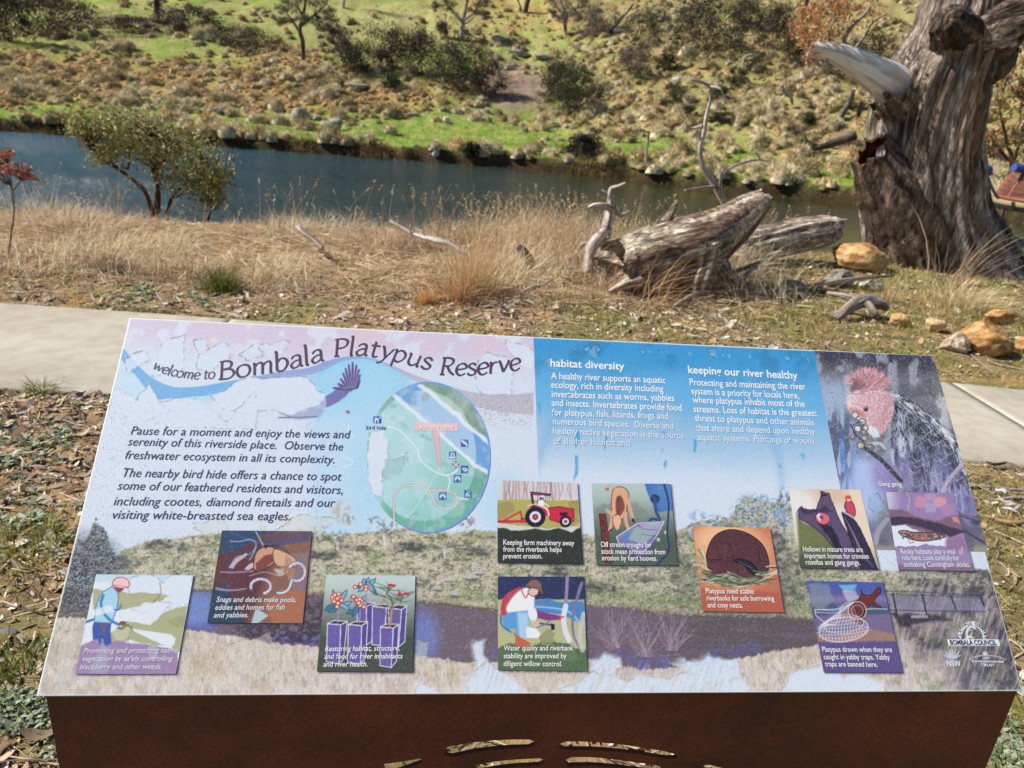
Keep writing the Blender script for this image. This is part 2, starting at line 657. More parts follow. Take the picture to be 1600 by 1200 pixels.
# ------------------------------------------------------------------ river
def make_water():
    m, nt, b = new_mat("river_water")
    tc = node(nt, "ShaderNodeTexCoord")
    b.inputs["Roughness"].default_value = 0.08
    b.inputs["IOR"].default_value = 1.55
    mp = node(nt, "ShaderNodeMapping")
    mp.inputs["Scale"].default_value = (1.0, 1.6, 1.0)
    mp.inputs["Rotation"].default_value = (0, 0, math.radians(-14))
    nt.links.new(tc.outputs["Object"], mp.inputs["Vector"])
    n1 = node(nt, "ShaderNodeTexNoise")
    n1.inputs["Scale"].default_value = 1.5
    n1.inputs["Detail"].default_value = 5
    n1.inputs["Roughness"].default_value = 0.62
    nt.links.new(mp.outputs[0], n1.inputs["Vector"])
    # breeze: ripples are stronger on the open left reach
    sx = node(nt, "ShaderNodeSeparateXYZ")
    nt.links.new(tc.outputs["Object"], sx.inputs[0])
    mr = node(nt, "ShaderNodeMapRange")
    mr.interpolation_type = 'SMOOTHSTEP'
    mr.inputs[1].default_value = -9.0
    mr.inputs[2].default_value = 8.0
    mr.inputs[3].default_value = 0.8
    mr.inputs[4].default_value = 0.16
    nt.links.new(sx.outputs[0], mr.inputs[0])
    # sky and hill reflections put into the base colour: blue at left, olive at right
    reflection_ramp = node(nt, "ShaderNodeValToRGB")
    e = reflection_ramp.color_ramp.elements
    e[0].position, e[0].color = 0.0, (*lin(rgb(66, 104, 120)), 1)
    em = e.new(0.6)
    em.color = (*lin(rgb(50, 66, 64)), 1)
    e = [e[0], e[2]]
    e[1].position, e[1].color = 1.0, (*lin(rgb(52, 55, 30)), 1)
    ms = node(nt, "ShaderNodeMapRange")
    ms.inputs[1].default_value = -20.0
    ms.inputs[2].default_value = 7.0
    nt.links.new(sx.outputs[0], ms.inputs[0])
    nt.links.new(ms.outputs[0], reflection_ramp.inputs[0])
    nt.links.new(reflection_ramp.outputs[0], b.inputs["Base Color"])
    n2 = node(nt, "ShaderNodeTexNoise")
    n2.inputs["Scale"].default_value = 0.12
    nt.links.new(mp.outputs[0], n2.inputs["Vector"])
    mm = node(nt, "ShaderNodeMath", operation='MULTIPLY')
    nt.links.new(mr.outputs[0], mm.inputs[0])
    m2 = node(nt, "ShaderNodeMapRange")
    m2.inputs[1].default_value = 0.3
    m2.inputs[2].default_value = 0.7
    m2.inputs[3].default_value = 0.5
    m2.inputs[4].default_value = 1.3
    nt.links.new(n2.outputs["Fac"], m2.inputs[0])
    nt.links.new(m2.outputs[0], mm.inputs[1])
    bp = node(nt, "ShaderNodeBump")
    bp.inputs["Distance"].default_value = 0.4
    nt.links.new(mm.outputs[0], bp.inputs["Strength"])
    n3 = node(nt, "ShaderNodeTexNoise")
    n3.inputs["Scale"].default_value = 5.5
    n3.inputs["Detail"].default_value = 3
    nt.links.new(mp.outputs[0], n3.inputs["Vector"])
    ad = node(nt, "ShaderNodeMath", operation='MULTIPLY_ADD')
    ad.inputs[1].default_value = 0.3
    nt.links.new(n3.outputs["Fac"], ad.inputs[0])
    nt.links.new(n1.outputs["Fac"], ad.inputs[2])
    nt.links.new(ad.outputs[0], bp.inputs["Height"])
    nt.links.new(bp.outputs[0], b.inputs["Normal"])
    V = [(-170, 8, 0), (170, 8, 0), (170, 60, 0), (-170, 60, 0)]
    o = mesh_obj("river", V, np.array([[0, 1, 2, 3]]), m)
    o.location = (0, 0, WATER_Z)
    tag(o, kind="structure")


make_water()


# ------------------------------------------------------------------ footpath
def make_path():
    m, nt, b = new_mat("concrete")
    tc = node(nt, "ShaderNodeTexCoord")
    b.inputs["Roughness"].default_value = 0.85
    b.inputs["Specular IOR Level"].default_value = 0.25

    def nz(scale, det, lo, hi, c0, c1):
        n = node(nt, "ShaderNodeTexNoise")
        n.inputs["Scale"].default_value = scale
        n.inputs["Detail"].default_value = det
        n.inputs["Roughness"].default_value = 0.6
        nt.links.new(tc.outputs["Object"], n.inputs["Vector"])
        r = node(nt, "ShaderNodeValToRGB")
        r.color_ramp.elements[0].position = lo
        r.color_ramp.elements[1].position = hi
        r.color_ramp.elements[0].color = (*c0, 1)
        r.color_ramp.elements[1].color = (*c1, 1)
        nt.links.new(n.outputs["Fac"], r.inputs[0])
        return n, r
    _, r1 = nz(1.6, 6, 0.3, 0.7, lin(rgb(172, 163, 147)), lin(rgb(192, 185, 170)))
    nf, r2 = nz(160, 3, 0.3, 0.6, (0.86, 0.85, 0.83), (1.03, 1.03, 1.03))
    _, r3 = nz(9, 7, 0.36, 0.58, (0.88, 0.86, 0.83), (1.02, 1.02, 1.02))
    mx = node(nt, "ShaderNodeMix", data_type='RGBA', blend_type='MULTIPLY')
    mx.inputs[0].default_value = 1
    nt.links.new(r1.outputs[0], mx.inputs[6])
    nt.links.new(r2.outputs[0], mx.inputs[7])
    my = node(nt, "ShaderNodeMix", data_type='RGBA', blend_type='MULTIPLY')
    my.inputs[0].default_value = 1
    nt.links.new(mx.outputs[2], my.inputs[6])
    nt.links.new(r3.outputs[0], my.inputs[7])
    nt.links.new(my.outputs[2], b.inputs["Base Color"])
    bp = node(nt, "ShaderNodeBump")
    bp.inputs["Strength"].default_value = 0.25
    bp.inputs["Distance"].default_value = 0.004
    nt.links.new(nf.outputs["Fac"], bp.inputs["Height"])
    nt.links.new(bp.outputs[0], b.inputs["Normal"])
    # joint direction read from the photograph's one visible joint
    j0 = on_z(1500, 610, 0)
    j1 = on_z(1598, 670, 0)
    sl = (j1[0] - j0[0]) / (j1[1] - j0[1])
    mb = MB()
    top, bot = 0.018, -0.09
    xs = [j0[0] + 2.5 * k for k in range(-10, 9)]
    for xa, xb in zip(xs[:-1], xs[1:]):
        n = 40
        A = []
        for f in np.linspace(0, 1, n):
            g = 0.0025
            xf = xa + g + (xb - xa - 2 * g) * f                  # on the far edge
            yf = path_edges(xf)[1]
            yn = path_edges(xf)[0]
            xn = xf + sl * (yn - yf)
            yn = path_edges(xn)[0]
            e = 0.012 * (fbm(xf * 9, 0.5, 3, 1) - 0.5)
            e2 = 0.016 * (fbm(xn * 9, 7.5, 3, 1) - 0.5)
            A.append([(xn, yn - 0.012 + e2, bot), (xn, yn + e2, top - 0.01), (xn, yn + 0.01 + e2, top),
                      (xf, yf - 0.01 + e, top), (xf, yf + e, top - 0.01), (xf, yf + 0.012 + e, bot)])
        A = np.array(A)
        k = 6
        o = np.arange(n - 1)[:, None] * k + np.arange(k - 1)[None]
        o = o.reshape(-1, 1)
        F = np.hstack([o, o + k, o + k + 1, o + 1])
        ends = [[0, 1, 4, 5], [1, 2, 3, 4], [(n - 1) * k + 5, (n - 1) * k + 4, (n - 1) * k + 1, (n - 1) * k],
                [(n - 1) * k + 4, (n - 1) * k + 3, (n - 1) * k + 2, (n - 1) * k + 1]]
        mb.add(A.reshape(-1, 3), F4=np.vstack([F, ends]), C=0.5)
    o = mb.build("path", m)
    tag(o, kind="structure")


make_path()
# ------------------------------------------------------------------ the information sign
SIGN_O = CAM2W @ (_c * _s * PANEL_W) + CAMLOC              # lower left corner of the printed face
SIGN_X = CAM2W @ (_a * _s)                                 # unit, along the panel
_bw = CAM2W @ (_b * _s * PANEL_W)
PANEL_S = float(np.linalg.norm(_bw))                       # slant height
SIGN_Y = _bw - (_bw @ SIGN_X) * SIGN_X
SIGN_Y = unit(SIGN_Y)
SIGN_N = np.cross(SIGN_X, SIGN_Y)


def on_sign(px, py):
    """where the sight lines through photograph points meet the panel, in panel metres"""
    px, py = np.broadcast_arrays(np.asarray(px, float), np.asarray(py, float))
    d = np.stack([(px - 800) / F, (py - 600) / F, np.ones(px.shape)], -1) @ CAM2W.T
    t = ((SIGN_O - CAMLOC) @ SIGN_N) / (d @ SIGN_N)
    q = CAMLOC + d * t[..., None] - SIGN_O
    return np.stack([q @ SIGN_X, q @ SIGN_Y], -1)


def sign_pt(uv, h=0.0):
    uv = np.asarray(uv, float)
    return SIGN_O + uv[..., :1] * SIGN_X + uv[..., 1:2] * SIGN_Y + np.asarray(h)[..., None] * SIGN_N


def Zm(ox, oy, s):
    return lambda pts: [(ox + x / s, oy + y / s) for x, y in pts]


z1, z2, z3, z4 = Zm(0, 480, 4), Zm(400, 480, 4), Zm(800, 500, 4), Zm(1200, 520, 4)
z5, z6, z7, z8 = Zm(0, 780, 4), Zm(400, 780, 4), Zm(740, 730, 3.5306), Zm(1060, 740, 3.5306)
z9, zm, zl = Zm(1300, 740, 3.3333), Zm(560, 580, 4.6145), Zm(1440, 900, 6.668)


class Paint:
    """a printed picture: colours for the vertices of a fine grid, drawn in the artwork's own coordinates"""

    def __init__(s, X, Y, base):
        s.X, s.Y = X, Y
        s.C = np.zeros(X.shape + (3,)) + np.asarray(base, float) / 255
        s.R = np.zeros(X.shape)                # relief of flaking paint

    def over(s, m, col, idx=None):
        col = np.asarray(col, float)
        if col.max() > 1.5:
            col = col / 255
        if idx is None:
            s.C = s.C * (1 - m[..., None]) + col * m[..., None]
        else:
            s.C[idx] = s.C[idx] * (1 - m[..., None]) + col * m[..., None]

    def box(s, x0, y0, x1, y1, pad):
        return (s.X > x0 - pad) & (s.X < x1 + pad) & (s.Y > y0 - pad) & (s.Y < y1 + pad)

    def pmask(s, pts, soft=0.7, wob=0.0):
        P = np.asarray(pts, float)
        idx = s.box(P[:, 0].min(), P[:, 1].min(), P[:, 0].max(), P[:, 1].max(), 2 * soft + 2 + 2 * wob)
        x, y = s.X[idx], s.Y[idx]
        if wob:
            x0, y0 = x, y
            g = 5 + 1.5 * wob
            x = x0 + wob * 2.4 * (fbm(x0 / g, y0 / g, 5, 3) - 0.5)
            y = y0 + wob * 2.4 * (fbm(x0 / g + 40, y0 / g, 5, 4) - 0.5)
        ins = np.zeros(x.shape, bool)
        dist = np.full(x.shape, 1e9)
        n = len(P)
        for i in range(n):
            ax, ay = P[i]
            bx, by = P[(i + 1) % n]
            dx, dy = bx - ax, by - ay
            L = dx * dx + dy * dy + 1e-9
            t = np.clip(((x - ax) * dx + (y - ay) * dy) / L, 0, 1)
            dist = np.minimum(dist, (x - ax - t * dx) ** 2 + (y - ay - t * dy) ** 2)
            if ay != by:
                c = (ay > y) != (by > y)
                ins ^= c & (x < dx * (y - ay) / (by - ay) + ax)
        sd = np.sqrt(dist) * np.where(ins, 1, -1)
        return idx, sd, np.clip(0.5 + sd / (2 * soft), 0, 1)

    def poly(s, pts, col, a=1.0, soft=0.7, wob=0.0, edge=None, ew=0.8):
        idx, sd, m = s.pmask(pts, soft, wob)
        s.over(m * a, col, idx)
        if edge is not None:
            s.over(np.clip(1 - (np.abs(sd) - ew * 0.5) / 0.7, 0, 1) * a, edge, idx)

    def blobs(s, pts, col, a=1.0, soft=0.7, edge=None, n=8):
        """smooth closed curve through pts"""
        P = np.asarray(pts, float)
        k = len(P)
        Q = smooth_path(np.vstack([P[-1:], P, P[:2]]), (k + 2) * n)
        s.poly(Q[n:-n], col, a, soft, 0, edge)

    def line(s, pts, w, col, a=1.0, curve=0, taper=None, soft=0.7):
        P = np.asarray(pts, float)
        if curve:
            P = smooth_path(P, curve)
        idx = s.box(P[:, 0].min(), P[:, 1].min(), P[:, 0].max(), P[:, 1].max(), w + 3)
        x, y = s.X[idx], s.Y[idx]
        best = np.full(x.shape, -1e9)
        n = len(P)
        for i in range(n - 1):
            ax, ay = P[i]
            dx, dy = P[i + 1] - P[i]
            L = dx * dx + dy * dy + 1e-9
            t = np.clip(((x - ax) * dx + (y - ay) * dy) / L, 0, 1)
            d = np.hypot(x - ax - t * dx, y - ay - t * dy)
            ww = w if taper is None else w + (taper - w) * (i + t) / (n - 1)
            best = np.maximum(best, ww * 0.5 - d)
        s.over(np.clip(0.5 + best / (2 * soft), 0, 1) * a, col, idx)

    def ell(s, cx, cy, rx, ry, col, a=1.0, rot=0.0, soft=0.7, edge=None, ew=0.8):
        idx = s.box(cx - max(rx, ry), cy - max(rx, ry), cx + max(rx, ry), cy + max(rx, ry), 3 + 2 * soft)
        x, y = s.X[idx] - cx, s.Y[idx] - cy
        r = math.radians(rot)
        u = x * math.cos(r) + y * math.sin(r)
        v = -x * math.sin(r) + y * math.cos(r)
        q = np.sqrt((u / rx) ** 2 + (v / ry) ** 2)
        sd = (1 - q) * min(rx, ry)
        s.over(np.clip(0.5 + sd / (2 * soft), 0, 1) * a, col, idx)
        if edge is not None:
            s.over(np.clip(1 - (np.abs(sd) - ew * 0.5) / 0.7, 0, 1) * a, edge, idx)

    def grain(s, amt, seed=3, cell=1.0):
        n = np.random.default_rng(seed).normal(0, amt, s.X.shape)
        s.C = np.clip(s.C + n[..., None], 0, 1)

    def speck(s, m, col, dens, seed=1):
        r = np.random.default_rng(seed).random(s.X.shape)
        s.over((r < dens) * m, col)

    def flake(s, pts, col, a=1.0, wob=4.0, dark=(120, 115, 110), edge=0.5, lift=0.25, soft=0.7):
        """a place where the print has come off: pale ground, a raised curled rim and a thin dirty edge"""
        idx, sd, m = s.pmask(pts, soft, wob)
        s.over(m * a, col, idx)
        rim = np.exp(-((sd + 0.7) / 0.9) ** 2)
        brk = sstep(0.35, 0.6, vn(s.X[idx] / 5, s.Y[idx] / 5, 2))
        s.over(rim * brk * edge, dark, idx)
        s.R[idx] += lift * np.exp(-((sd + 1.8) / 1.5) ** 2) * (0.3 + brk) - 0.25 * lift * m


def wobf(x, y, sc, seed=0):
    return fbm(x / sc, y / sc, 4, seed)


INK = (62, 52, 84)
PAPER = (206, 219, 240)


def paint_panel(X, Y):
    P = Paint(X, Y, PAPER)
    n = wobf(X, Y, 60, 1)
    # lilac head of the left panel
    top_y = 497 + (X - 203) * (556 - 497) / 1255
    dy = Y - top_y
    lil = (1 - sstep(20, 75, dy + 40 * (n - 0.5))) * (X < 833.5)
    P.over(lil * 0.9, (206, 196, 222))
    P.over(lil * sstep(0.5, 0.7, wobf(X, Y, 45, 4)) * 0.6, (218, 196, 212))
    P.over(lil * sstep(0.55, 0.68, wobf(X, Y, 26, 2)) * 0.8, (214, 224, 243))
    # wave ribbon
    rib_t = np.array([(188, 540), (200, 552), (215, 570), (232, 586), (252, 598), (275, 605), (310, 604), (350, 597), (400, 588), (440, 580), (480, 575),
                      (505, 566), (525, 560), (545, 557), (565, 557), (590, 562), (620, 574), (650, 587), (690, 600), (740, 613), (790, 617), (836, 613)], float)
    rib_b = np.array([(180, 552), (195, 568), (213, 588), (225, 604), (243, 623), (262, 623), (290, 621), (330, 617), (370, 605), (410, 594), (450, 590), (485, 586),
                      (510, 577), (530, 567), (550, 562), (570, 561), (590, 566), (620, 580), (650, 596), (690, 613), (740, 634), (790, 645), (836, 648)], float)
    T = smooth_path(rib_t, 90)
    B = smooth_path(rib_b, 90)
    yt = np.interp(X, T[:, 0], T[:, 1])
    yb = np.interp(X, B[:, 0], B[:, 1])
    left = X < 833.5
    # pale sky below the ribbon
    m = left * sstep(-1, 1, Y - yt) * (1 - sstep(615, 660, Y + 14 * (n - 0.5))) * (X < 330)
    P.over(m * 0.55, (180, 217, 238))
    m = left * sstep(-1, 1, Y - yt) * sstep(470, 500, X) * (1 - sstep(640, 672, X + 0.3 * (Y - 560)))
    P.over(m * (1 - 0.6 * sstep(610, 680, Y)), (158, 209, 241))
    inrib = left * sstep(-0.8, 0.8, Y - yt) * sstep(-0.8, 0.8, yb - Y)
    f1 = sstep(340, 420, X)
    f2 = sstep(560, 660, X)
    rc = rgb(112, 172, 228) * (1 - f1)[..., None] + rgb(146, 160, 214) * f1[..., None]
    rc = rc * (1 - f2)[..., None] + rgb(186, 184, 204) * f2[..., None]
    P.C = P.C * (1 - 0.93 * inrib[..., None]) + rc * (0.93 * inrib[..., None])
    m = left * np.exp(-((Y - yb - 3) / 5) ** 2) * sstep(300, 340, X) * (1 - sstep(600, 640, X))
    P.over(m * 0.6, (146, 205, 244))
    P.speck(left * sstep(700, 760, X) * sstep(-1, 1, Y - yt) * sstep(-10, 10, yb + 20 - Y), (168, 160, 165), 0.16, 5)
    # blue column either side of the map
    m = blob(X, Y, 590, 720, 42, 120, 0.5) + blob(X, Y, 790, 790, 40, 50, 0.5) * 0.8
    P.over(np.clip(m, 0, 1) * 0.75, (170, 213, 243))
    # print gone around the eagle and the left margin
    P.flake(z2([(60, 445), (190, 430), (320, 440), (360, 480), (370, 520), (430, 545), (420, 590), (330, 640), (250, 690), (120, 640), (-200, 640), (-280, 560), (-60, 440)]), (209, 221, 242), 1, 3)
    P.flake(z1([(1150, 570), (1230, 575), (1310, 640), (1420, 715), (1560, 560), (1600, 520), (1600, 760), (1000, 740), (900, 600)]), (207, 220, 241), 1, 3, edge=0.4)
    P.flake(z1([(710, 510), (855, 575), (930, 480), (990, 575), (1050, 640), (860, 720), (690, 640)]), (207, 220, 241), 1, 3, edge=0.3)
    for q in ([(1020, 210), (1160, 175), (1150, 300), (1130, 420), (960, 430), (990, 280)], [(1240, 300), (1400, 220), (1450, 250), (1430, 330), (1320, 390), (1230, 380)],
              [(1215, 210), (1280, 195), (1300, 250), (1230, 285)], [(780, 330), (900, 270), (940, 330), (800, 400)], [(1500, 290), (1600, 230), (1640, 300), (1540, 330)]):
        P.flake(z1(q), (206, 221, 243), 0.85, 4, edge=0.55)
    for q in ([(0, 240), (60, 230), (200, 205), (170, 290), (60, 300)], [(1390, 330), (1450, 280), (1520, 300), (1600, 330), (1600, 540), (1400, 540), (1370, 470)]):
        P.flake(z2(q), (209, 222, 243), 0.8, 5, edge=0.45)
    P.flake(z3([(-40, 130), (20, 150), (90, 155), (130, 200), (130, 300), (60, 280), (-20, 200)]), (214, 224, 243), 0.9, 3, edge=0.3)
    # sea eagle
    P.poly(z2([(440, 560), (520, 495), (560, 470), (640, 470), (650, 490), (600, 520), (560, 560), (500, 600), (440, 630)]), (112, 100, 168), 0.85, 1.0, 2)
    for i, (ax, ay) in enumerate([(485, 505), (515, 480), (530, 450), (545, 415), (560, 385), (580, 362), (605, 348), (628, 365), (643, 392), (650, 425), (648, 460)]):
        c = ((560 + 70 * (i / 10)), 510 - 10 * (i / 10))
        P.line(z2([(c[0], c[1]), (ax, ay)]), 5.6, (84, 72, 134), 0.95, taper=3.0)
    for i, (ax, ay) in enumerate([(500, 495), (522, 466), (537, 433), (552, 400), (570, 374), (592, 355), (616, 356), (635, 378), (646, 408)]):
        c = ((560 + 70 * (i / 9)), 510 - 10 * (i / 9))
        P.line(z2([(c[0], c[1]), (ax, ay)]), 0.9, (190, 195, 225), 0.8)
    P.poly(z2([(400, 585), (440, 560), (440, 630), (400, 640)]), (165, 165, 210), 0.6, 1.5, 2)
    P.poly(z2([(140, 690), (250, 660), (330, 630), (410, 630), (440, 650), (400, 685), (290, 695)]), (158, 165, 205), 0.75, 1.5, 3)
    P.line(z2([(140, 690), (220, 690), (300, 688), (380, 684)]), 1.6, (96, 96, 140), 0.9)
    P.line(z2([(150, 664), (215, 684)]), 1, (110, 110, 150), 0.9)
    P.poly(z2([(555, 648), (580, 645), (590, 660), (575, 668)]), (90, 95, 115), 0.8)
    # cracks and scratches over the left text
    r = np.random.default_rng(4)
    for k in range(46):
        x0, y0 = r.uniform(160, 560), r.uniform(650, 850)
        pts = [(x0, y0)]
        for j in range(4):
            pts.append((pts[-1][0] + r.normal(2, 5), pts[-1][1] + r.uniform(2, 8)))
        P.line(pts, 1.0, (240, 246, 253) if k % 2 else (178, 184, 190), 0.55)
    P.speck(blob(X, Y, 175, 720, 60, 120, 0.4), (170, 165, 160), 0.03, 8)
    # ---------------------------------------------------------------- blue text panel
    xl = 833.5 + (Y - 527) * 7 / 190
    xr = 1272 + (Y - 548) * 41 / 217
    inb = sstep(-0.7, 0.7, X - xl) * sstep(-0.7, 0.7, xr - X)
    g = Y - (527 + (X - 833) * 0.047)
    wl = 14 * (wobf(X, Y, 50, 5) - 0.5)
    c0, c1, c2, c3 = rgb(66, 152, 214), rgb(104, 176, 228), rgb(152, 192, 228), rgb(205, 219, 240)
    a1, a2, a3 = sstep(10, 80, g + wl), sstep(80, 150, g + wl), sstep(130, 225, g + wl)
    bc = c0 + 0 * g[..., None]
    for ca, aa in ((c1, a1), (c2, a2), (c3, a3)):
        bc = bc * (1 - aa[..., None]) + ca * aa[..., None]
    bc = bc * (1 - (sstep(0.5, 0.7, wobf(X, Y, 30, 6)) * 0.10 * (1 - sstep(20, 90, g)))[..., None])
    inb = inb * (1 - sstep(205, 240, g))
    P.C = P.C * (1 - inb[..., None]) + bc * inb[..., None]
    P.over(inb * sstep(0.56, 0.7, wobf(X, Y, 40, 7)) * sstep(60, 110, g) * (1 - sstep(110, 150, g)) * 0.3, (168, 190, 214))
    arc = np.abs(np.hypot(X - 1030, (Y - 760) * 1.0) - 192)
    P.over(inb * (1 - sstep(0, 14, arc)) * 0.14, (40, 130, 205))
    for q in ([(390, 690), (430, 700), (430, 740), (400, 800), (390, 760)], [(580, 730), (600, 730), (590, 800), (580, 810)], [(940, 690), (965, 700), (975, 740), (935, 720)],
              [(950, 880), (968, 880), (960, 925), (945, 900)], [(1135, 740), (1155, 750), (1145, 830), (1130, 820)], [(610, 570), (630, 575), (620, 590)], [(825, 570), (845, 580), (840, 592)],
              [(395, 840), (415, 850), (410, 960), (385, 1010), (395, 930)], [(160, 510), (180, 520), (170, 600)], [(935, 800), (945, 805), (942, 830)], [(400, 540), (420, 545), (415, 580)]):
        P.poly(z3(q), (70, 160, 214), 0.8, 1.2, 2)
    for q in ([(560, 620), (580, 640), (570, 670)], [(200, 750), (235, 760), (225, 800)], [(65, 820), (95, 830), (80, 850)], [(130, 590), (150, 600), (140, 615)], [(20, 600), (40, 610), (30, 640)]):
        P.poly(z4(q), (84, 166, 216), 0.7, 1.2, 2)
    P.flake(z3([(480, 180), (530, 150), (550, 190), (530, 235), (500, 240)]), (120, 170, 206), 0.7, 4, (70, 110, 140), 0.7)
    P.flake(z3([(1215, 190), (1270, 180), (1290, 240), (1250, 220)]), (110, 168, 208), 0.7, 3, (70, 110, 140), 0.7)
    P.flake(z3([(200, 250), (300, 240), (330, 300), (240, 310)]), (120, 172, 212), 0.5, 4, (80, 120, 150), 0.4)
    for k in range(16):
        x0 = r.uniform(850, 1260)
        P.flake([(x0, 540 + (x0 - 850) * .045), (x0 + r.uniform(3, 8), 541 + (x0 - 850) * .045), (x0 + 4, 545 + (x0 - 850) * .045 + r.uniform(0, 4))], (150, 195, 225), 0.7, 2, (60, 110, 150), 0.6)
    # ---------------------------------------------------------------- landscape photograph along the bottom
    ridge = np.array([(60, 905), (100, 880), (128, 856), (138, 838), (144, 822), (150, 812), (157, 822), (168, 840), (174, 858), (180, 866), (200, 856), (215, 850), (240, 843), (268, 842), (300, 838),
                      (330, 834), (380, 832), (440, 836), (490, 836), (520, 836), (545, 833), (575, 832), (600, 828), (640, 826), (700, 833), (740, 828), (780, 830), (830, 832), (900, 835), (960, 838), (1020, 838), (1060, 830),
                      (1080, 818), (1110, 812), (1140, 812), (1150, 790), (1165, 776), (1190, 778), (1205, 786), (1222, 778), (1240, 790), (1300, 850), (1350, 890), (1430, 892), (1520, 890), (1600, 890)], float)
    ry = np.interp(X, ridge[:, 0], ridge[:, 1]) + (7 + 16 * (X < 190)) * (wobf(X, Y, 5, 2) - 0.5)
    land = sstep(-2, 2, Y - ry)
    shore = 905 + 70 * sstep(60, 330, X)
    shore = np.interp(X, [60, 250, 330, 500, 640, 780, 900, 960, 1060, 1220, 1330, 1420], [930, 922, 925, 930, 940, 956, 948, 950, 962, 966, 975, 960])
    gfront = np.interp(X, [60, 120, 300, 340, 430, 500, 650, 740, 800, 920, 1000, 1100, 1240, 1290, 1360, 1430, 1600], [960, 966, 985, 990, 1006, 1010, 1024, 1036, 1034, 1030, 1046, 1040, 1012, 1006, 960, 940, 930])
    gfront = gfront + 8 * (fbm(X / 5, Y / 60, 3, 6) - 0.5)
    hn = wobf(X * 0.8, Y * 1.6, 22, 3)
    hn2 = wobf(X, Y * 1.6, 7, 5)
    hill = rgb(186, 183, 166) + 0 * X[..., None]
    hill = lay(hill, sstep(0.44, 0.6, hn) * 0.8, rgb(152, 160, 126))
    hill = lay(hill, sstep(0.52, 0.7, hn2) * 0.7, rgb(92, 92, 80))
    hill = lay(hill, sstep(0.52, 0.66, wobf(X, Y * 1.8, 11, 7)) * 0.6, rgb(216, 208, 190))
    hill = lay(hill, sstep(-30, -8, Y - shore) * sstep(400, 520, X) * 0.35, rgb(170, 156, 128))
    hill = lay(hill, sstep(-7, -1, Y - shore) * 0.7, rgb(74, 64, 66))
    hill = lay(hill, sstep(900, 1000, X) * sstep(0.4, 0.6, wobf(X, Y, 16, 4)) * 0.35, rgb(120, 128, 118))
    hill = lay(hill, sstep(640, 800, X) * np.exp(-((Y - shore + 22) / 9) ** 2) * 0.5, rgb(110, 138, 84))
    hn3 = fbm(X / 2.6, Y / 2.2, 3, 2)
    hill = lay(hill, sstep(0.55, 0.7, hn3) * 0.55, rgb(88, 88, 78))
    hill = lay(hill, sstep(0.58, 0.72, fbm(X / 2.4 + 9, Y / 2, 3, 5)) * 0.6, rgb(214, 208, 186))
    P.C = P.C * (1 - land[..., None]) + hill * land[..., None]
    # shrubs and their shade in the printed hillside
    for (cx, cy, rx, rY, a) in ((250, 850, 22, 8, .7), (285, 855, 12, 6, .7), (200, 878, 26, 10, .6), (505, 868, 22, 8, .8), (560, 857, 22, 5, .7), (640, 856, 26, 8, .8), (745, 862, 26, 7, .7), (430, 862, 18, 6, .6),
                                (870, 894, 20, 7, .75), (940, 918, 24, 9, .8), (1000, 905, 22, 6, .5), (1230, 900, 30, 45, .55), (1215, 850, 14, 22, .6), (1070, 905, 20, 34, .35), (1500, 905, 40, 24, .5),
                                (1545, 900, 22, 40, .6), (1435, 910, 22, 8, .8), (1470, 922, 20, 9, .85), (1530, 925, 26, 10, .85)):
        m = blob(X, Y, cx, cy, rx, rY, 0.45) * (0.35 + 0.9 * sstep(0.35, 0.6, hn2))
        P.over(np.clip(m, 0, 1) * a * land, (72, 74, 78))
    for (cx, cy, s) in ((601, 848, 26), (527, 855, 20), (695, 868, 24), (618, 822, 10), (500, 840, 16), (545, 822, 14), (585, 822, 12), (730, 828, 16)):
        for k in range(5):
            P.line([(cx, cy + s * 0.15), (cx + r.normal(0, s * 0.08), cy - s * 0.35), (cx + r.normal(0, s * 0.55), cy - s * (0.8 + 0.4 * r.random()))], 1.8, (214, 216, 222), 0.8, taper=0.6)
        m = blob(X, Y, cx, cy - s * 0.75, s * 0.75, s * 0.55, 0.5) * sstep(0.45, 0.62, wobf(X, Y, 4, 3))
        P.over(np.clip(m, 0, 1) * 0.6, (96, 98, 98))
    for (cx, cy, s) in ((683, 918, 8), (710, 926, 9), (735, 899, 11), (700, 905, 7), (748, 893, 8)):
        P.poly([(cx - s, cy + s * .4), (cx - s * .5, cy - s * .4), (cx + s * .6, cy - s * .5), (cx + s, cy + s * .3)], (190, 192, 200), 0.8, 1.0, 2)
        P.poly([(cx - s, cy + s * .5), (cx + s, cy + s * .4), (cx + s * 1.1, cy + s * .8), (cx - s * .6, cy + s * .8)], (78, 76, 82), 0.7, 1.0, 2)
    # conifer at the left
    m = blob(X, Y, 152, 860, 26, 52, 0.4) * sstep(-3, 3, Y - ry) + blob(X, Y, 130, 900, 60, 60, 0.4)
    m = np.clip(m, 0, 1) * (X < 215) * (1 - sstep(940, 985, Y - 0.2 * (X - 110)))
    P.over(m * (0.55 + 0.45 * sstep(0.35, 0.6, hn2)), (78, 84, 96))
    P.speck(m, (150, 160, 178), 0.22, 11)
    P.speck(m, (48, 50, 58), 0.2, 12)
    # pale gums on the right of the print
    for (cx, cy, rx, rY) in ((1180, 800, 34, 26), (1120, 815, 18, 10), (1225, 800, 18, 34), (1090, 806, 12, 8), (1085, 830, 10, 10)):
        m = blob(X, Y, cx, cy, rx, rY, 0.35)
        nn = wobf(X, Y, 5, 1)
        P.over(m * sstep(0.4, 0.55, nn) * 0.85, (188, 204, 222))
        P.over(m * sstep(0.55, 0.66, nn) * 0.85, (96, 108, 118))
        P.over(m * sstep(0.56, 0.62, wobf(X, Y, 7, 5)) * 0.5, (110, 150, 214))
    # river
    wtr = sstep(-1, 1, Y - shore) * sstep(-1.5, 1.5, gfront - Y) * (X > 250) * (X < 1420)
    wc = rgb(110, 98, 112) + 0 * X[..., None]
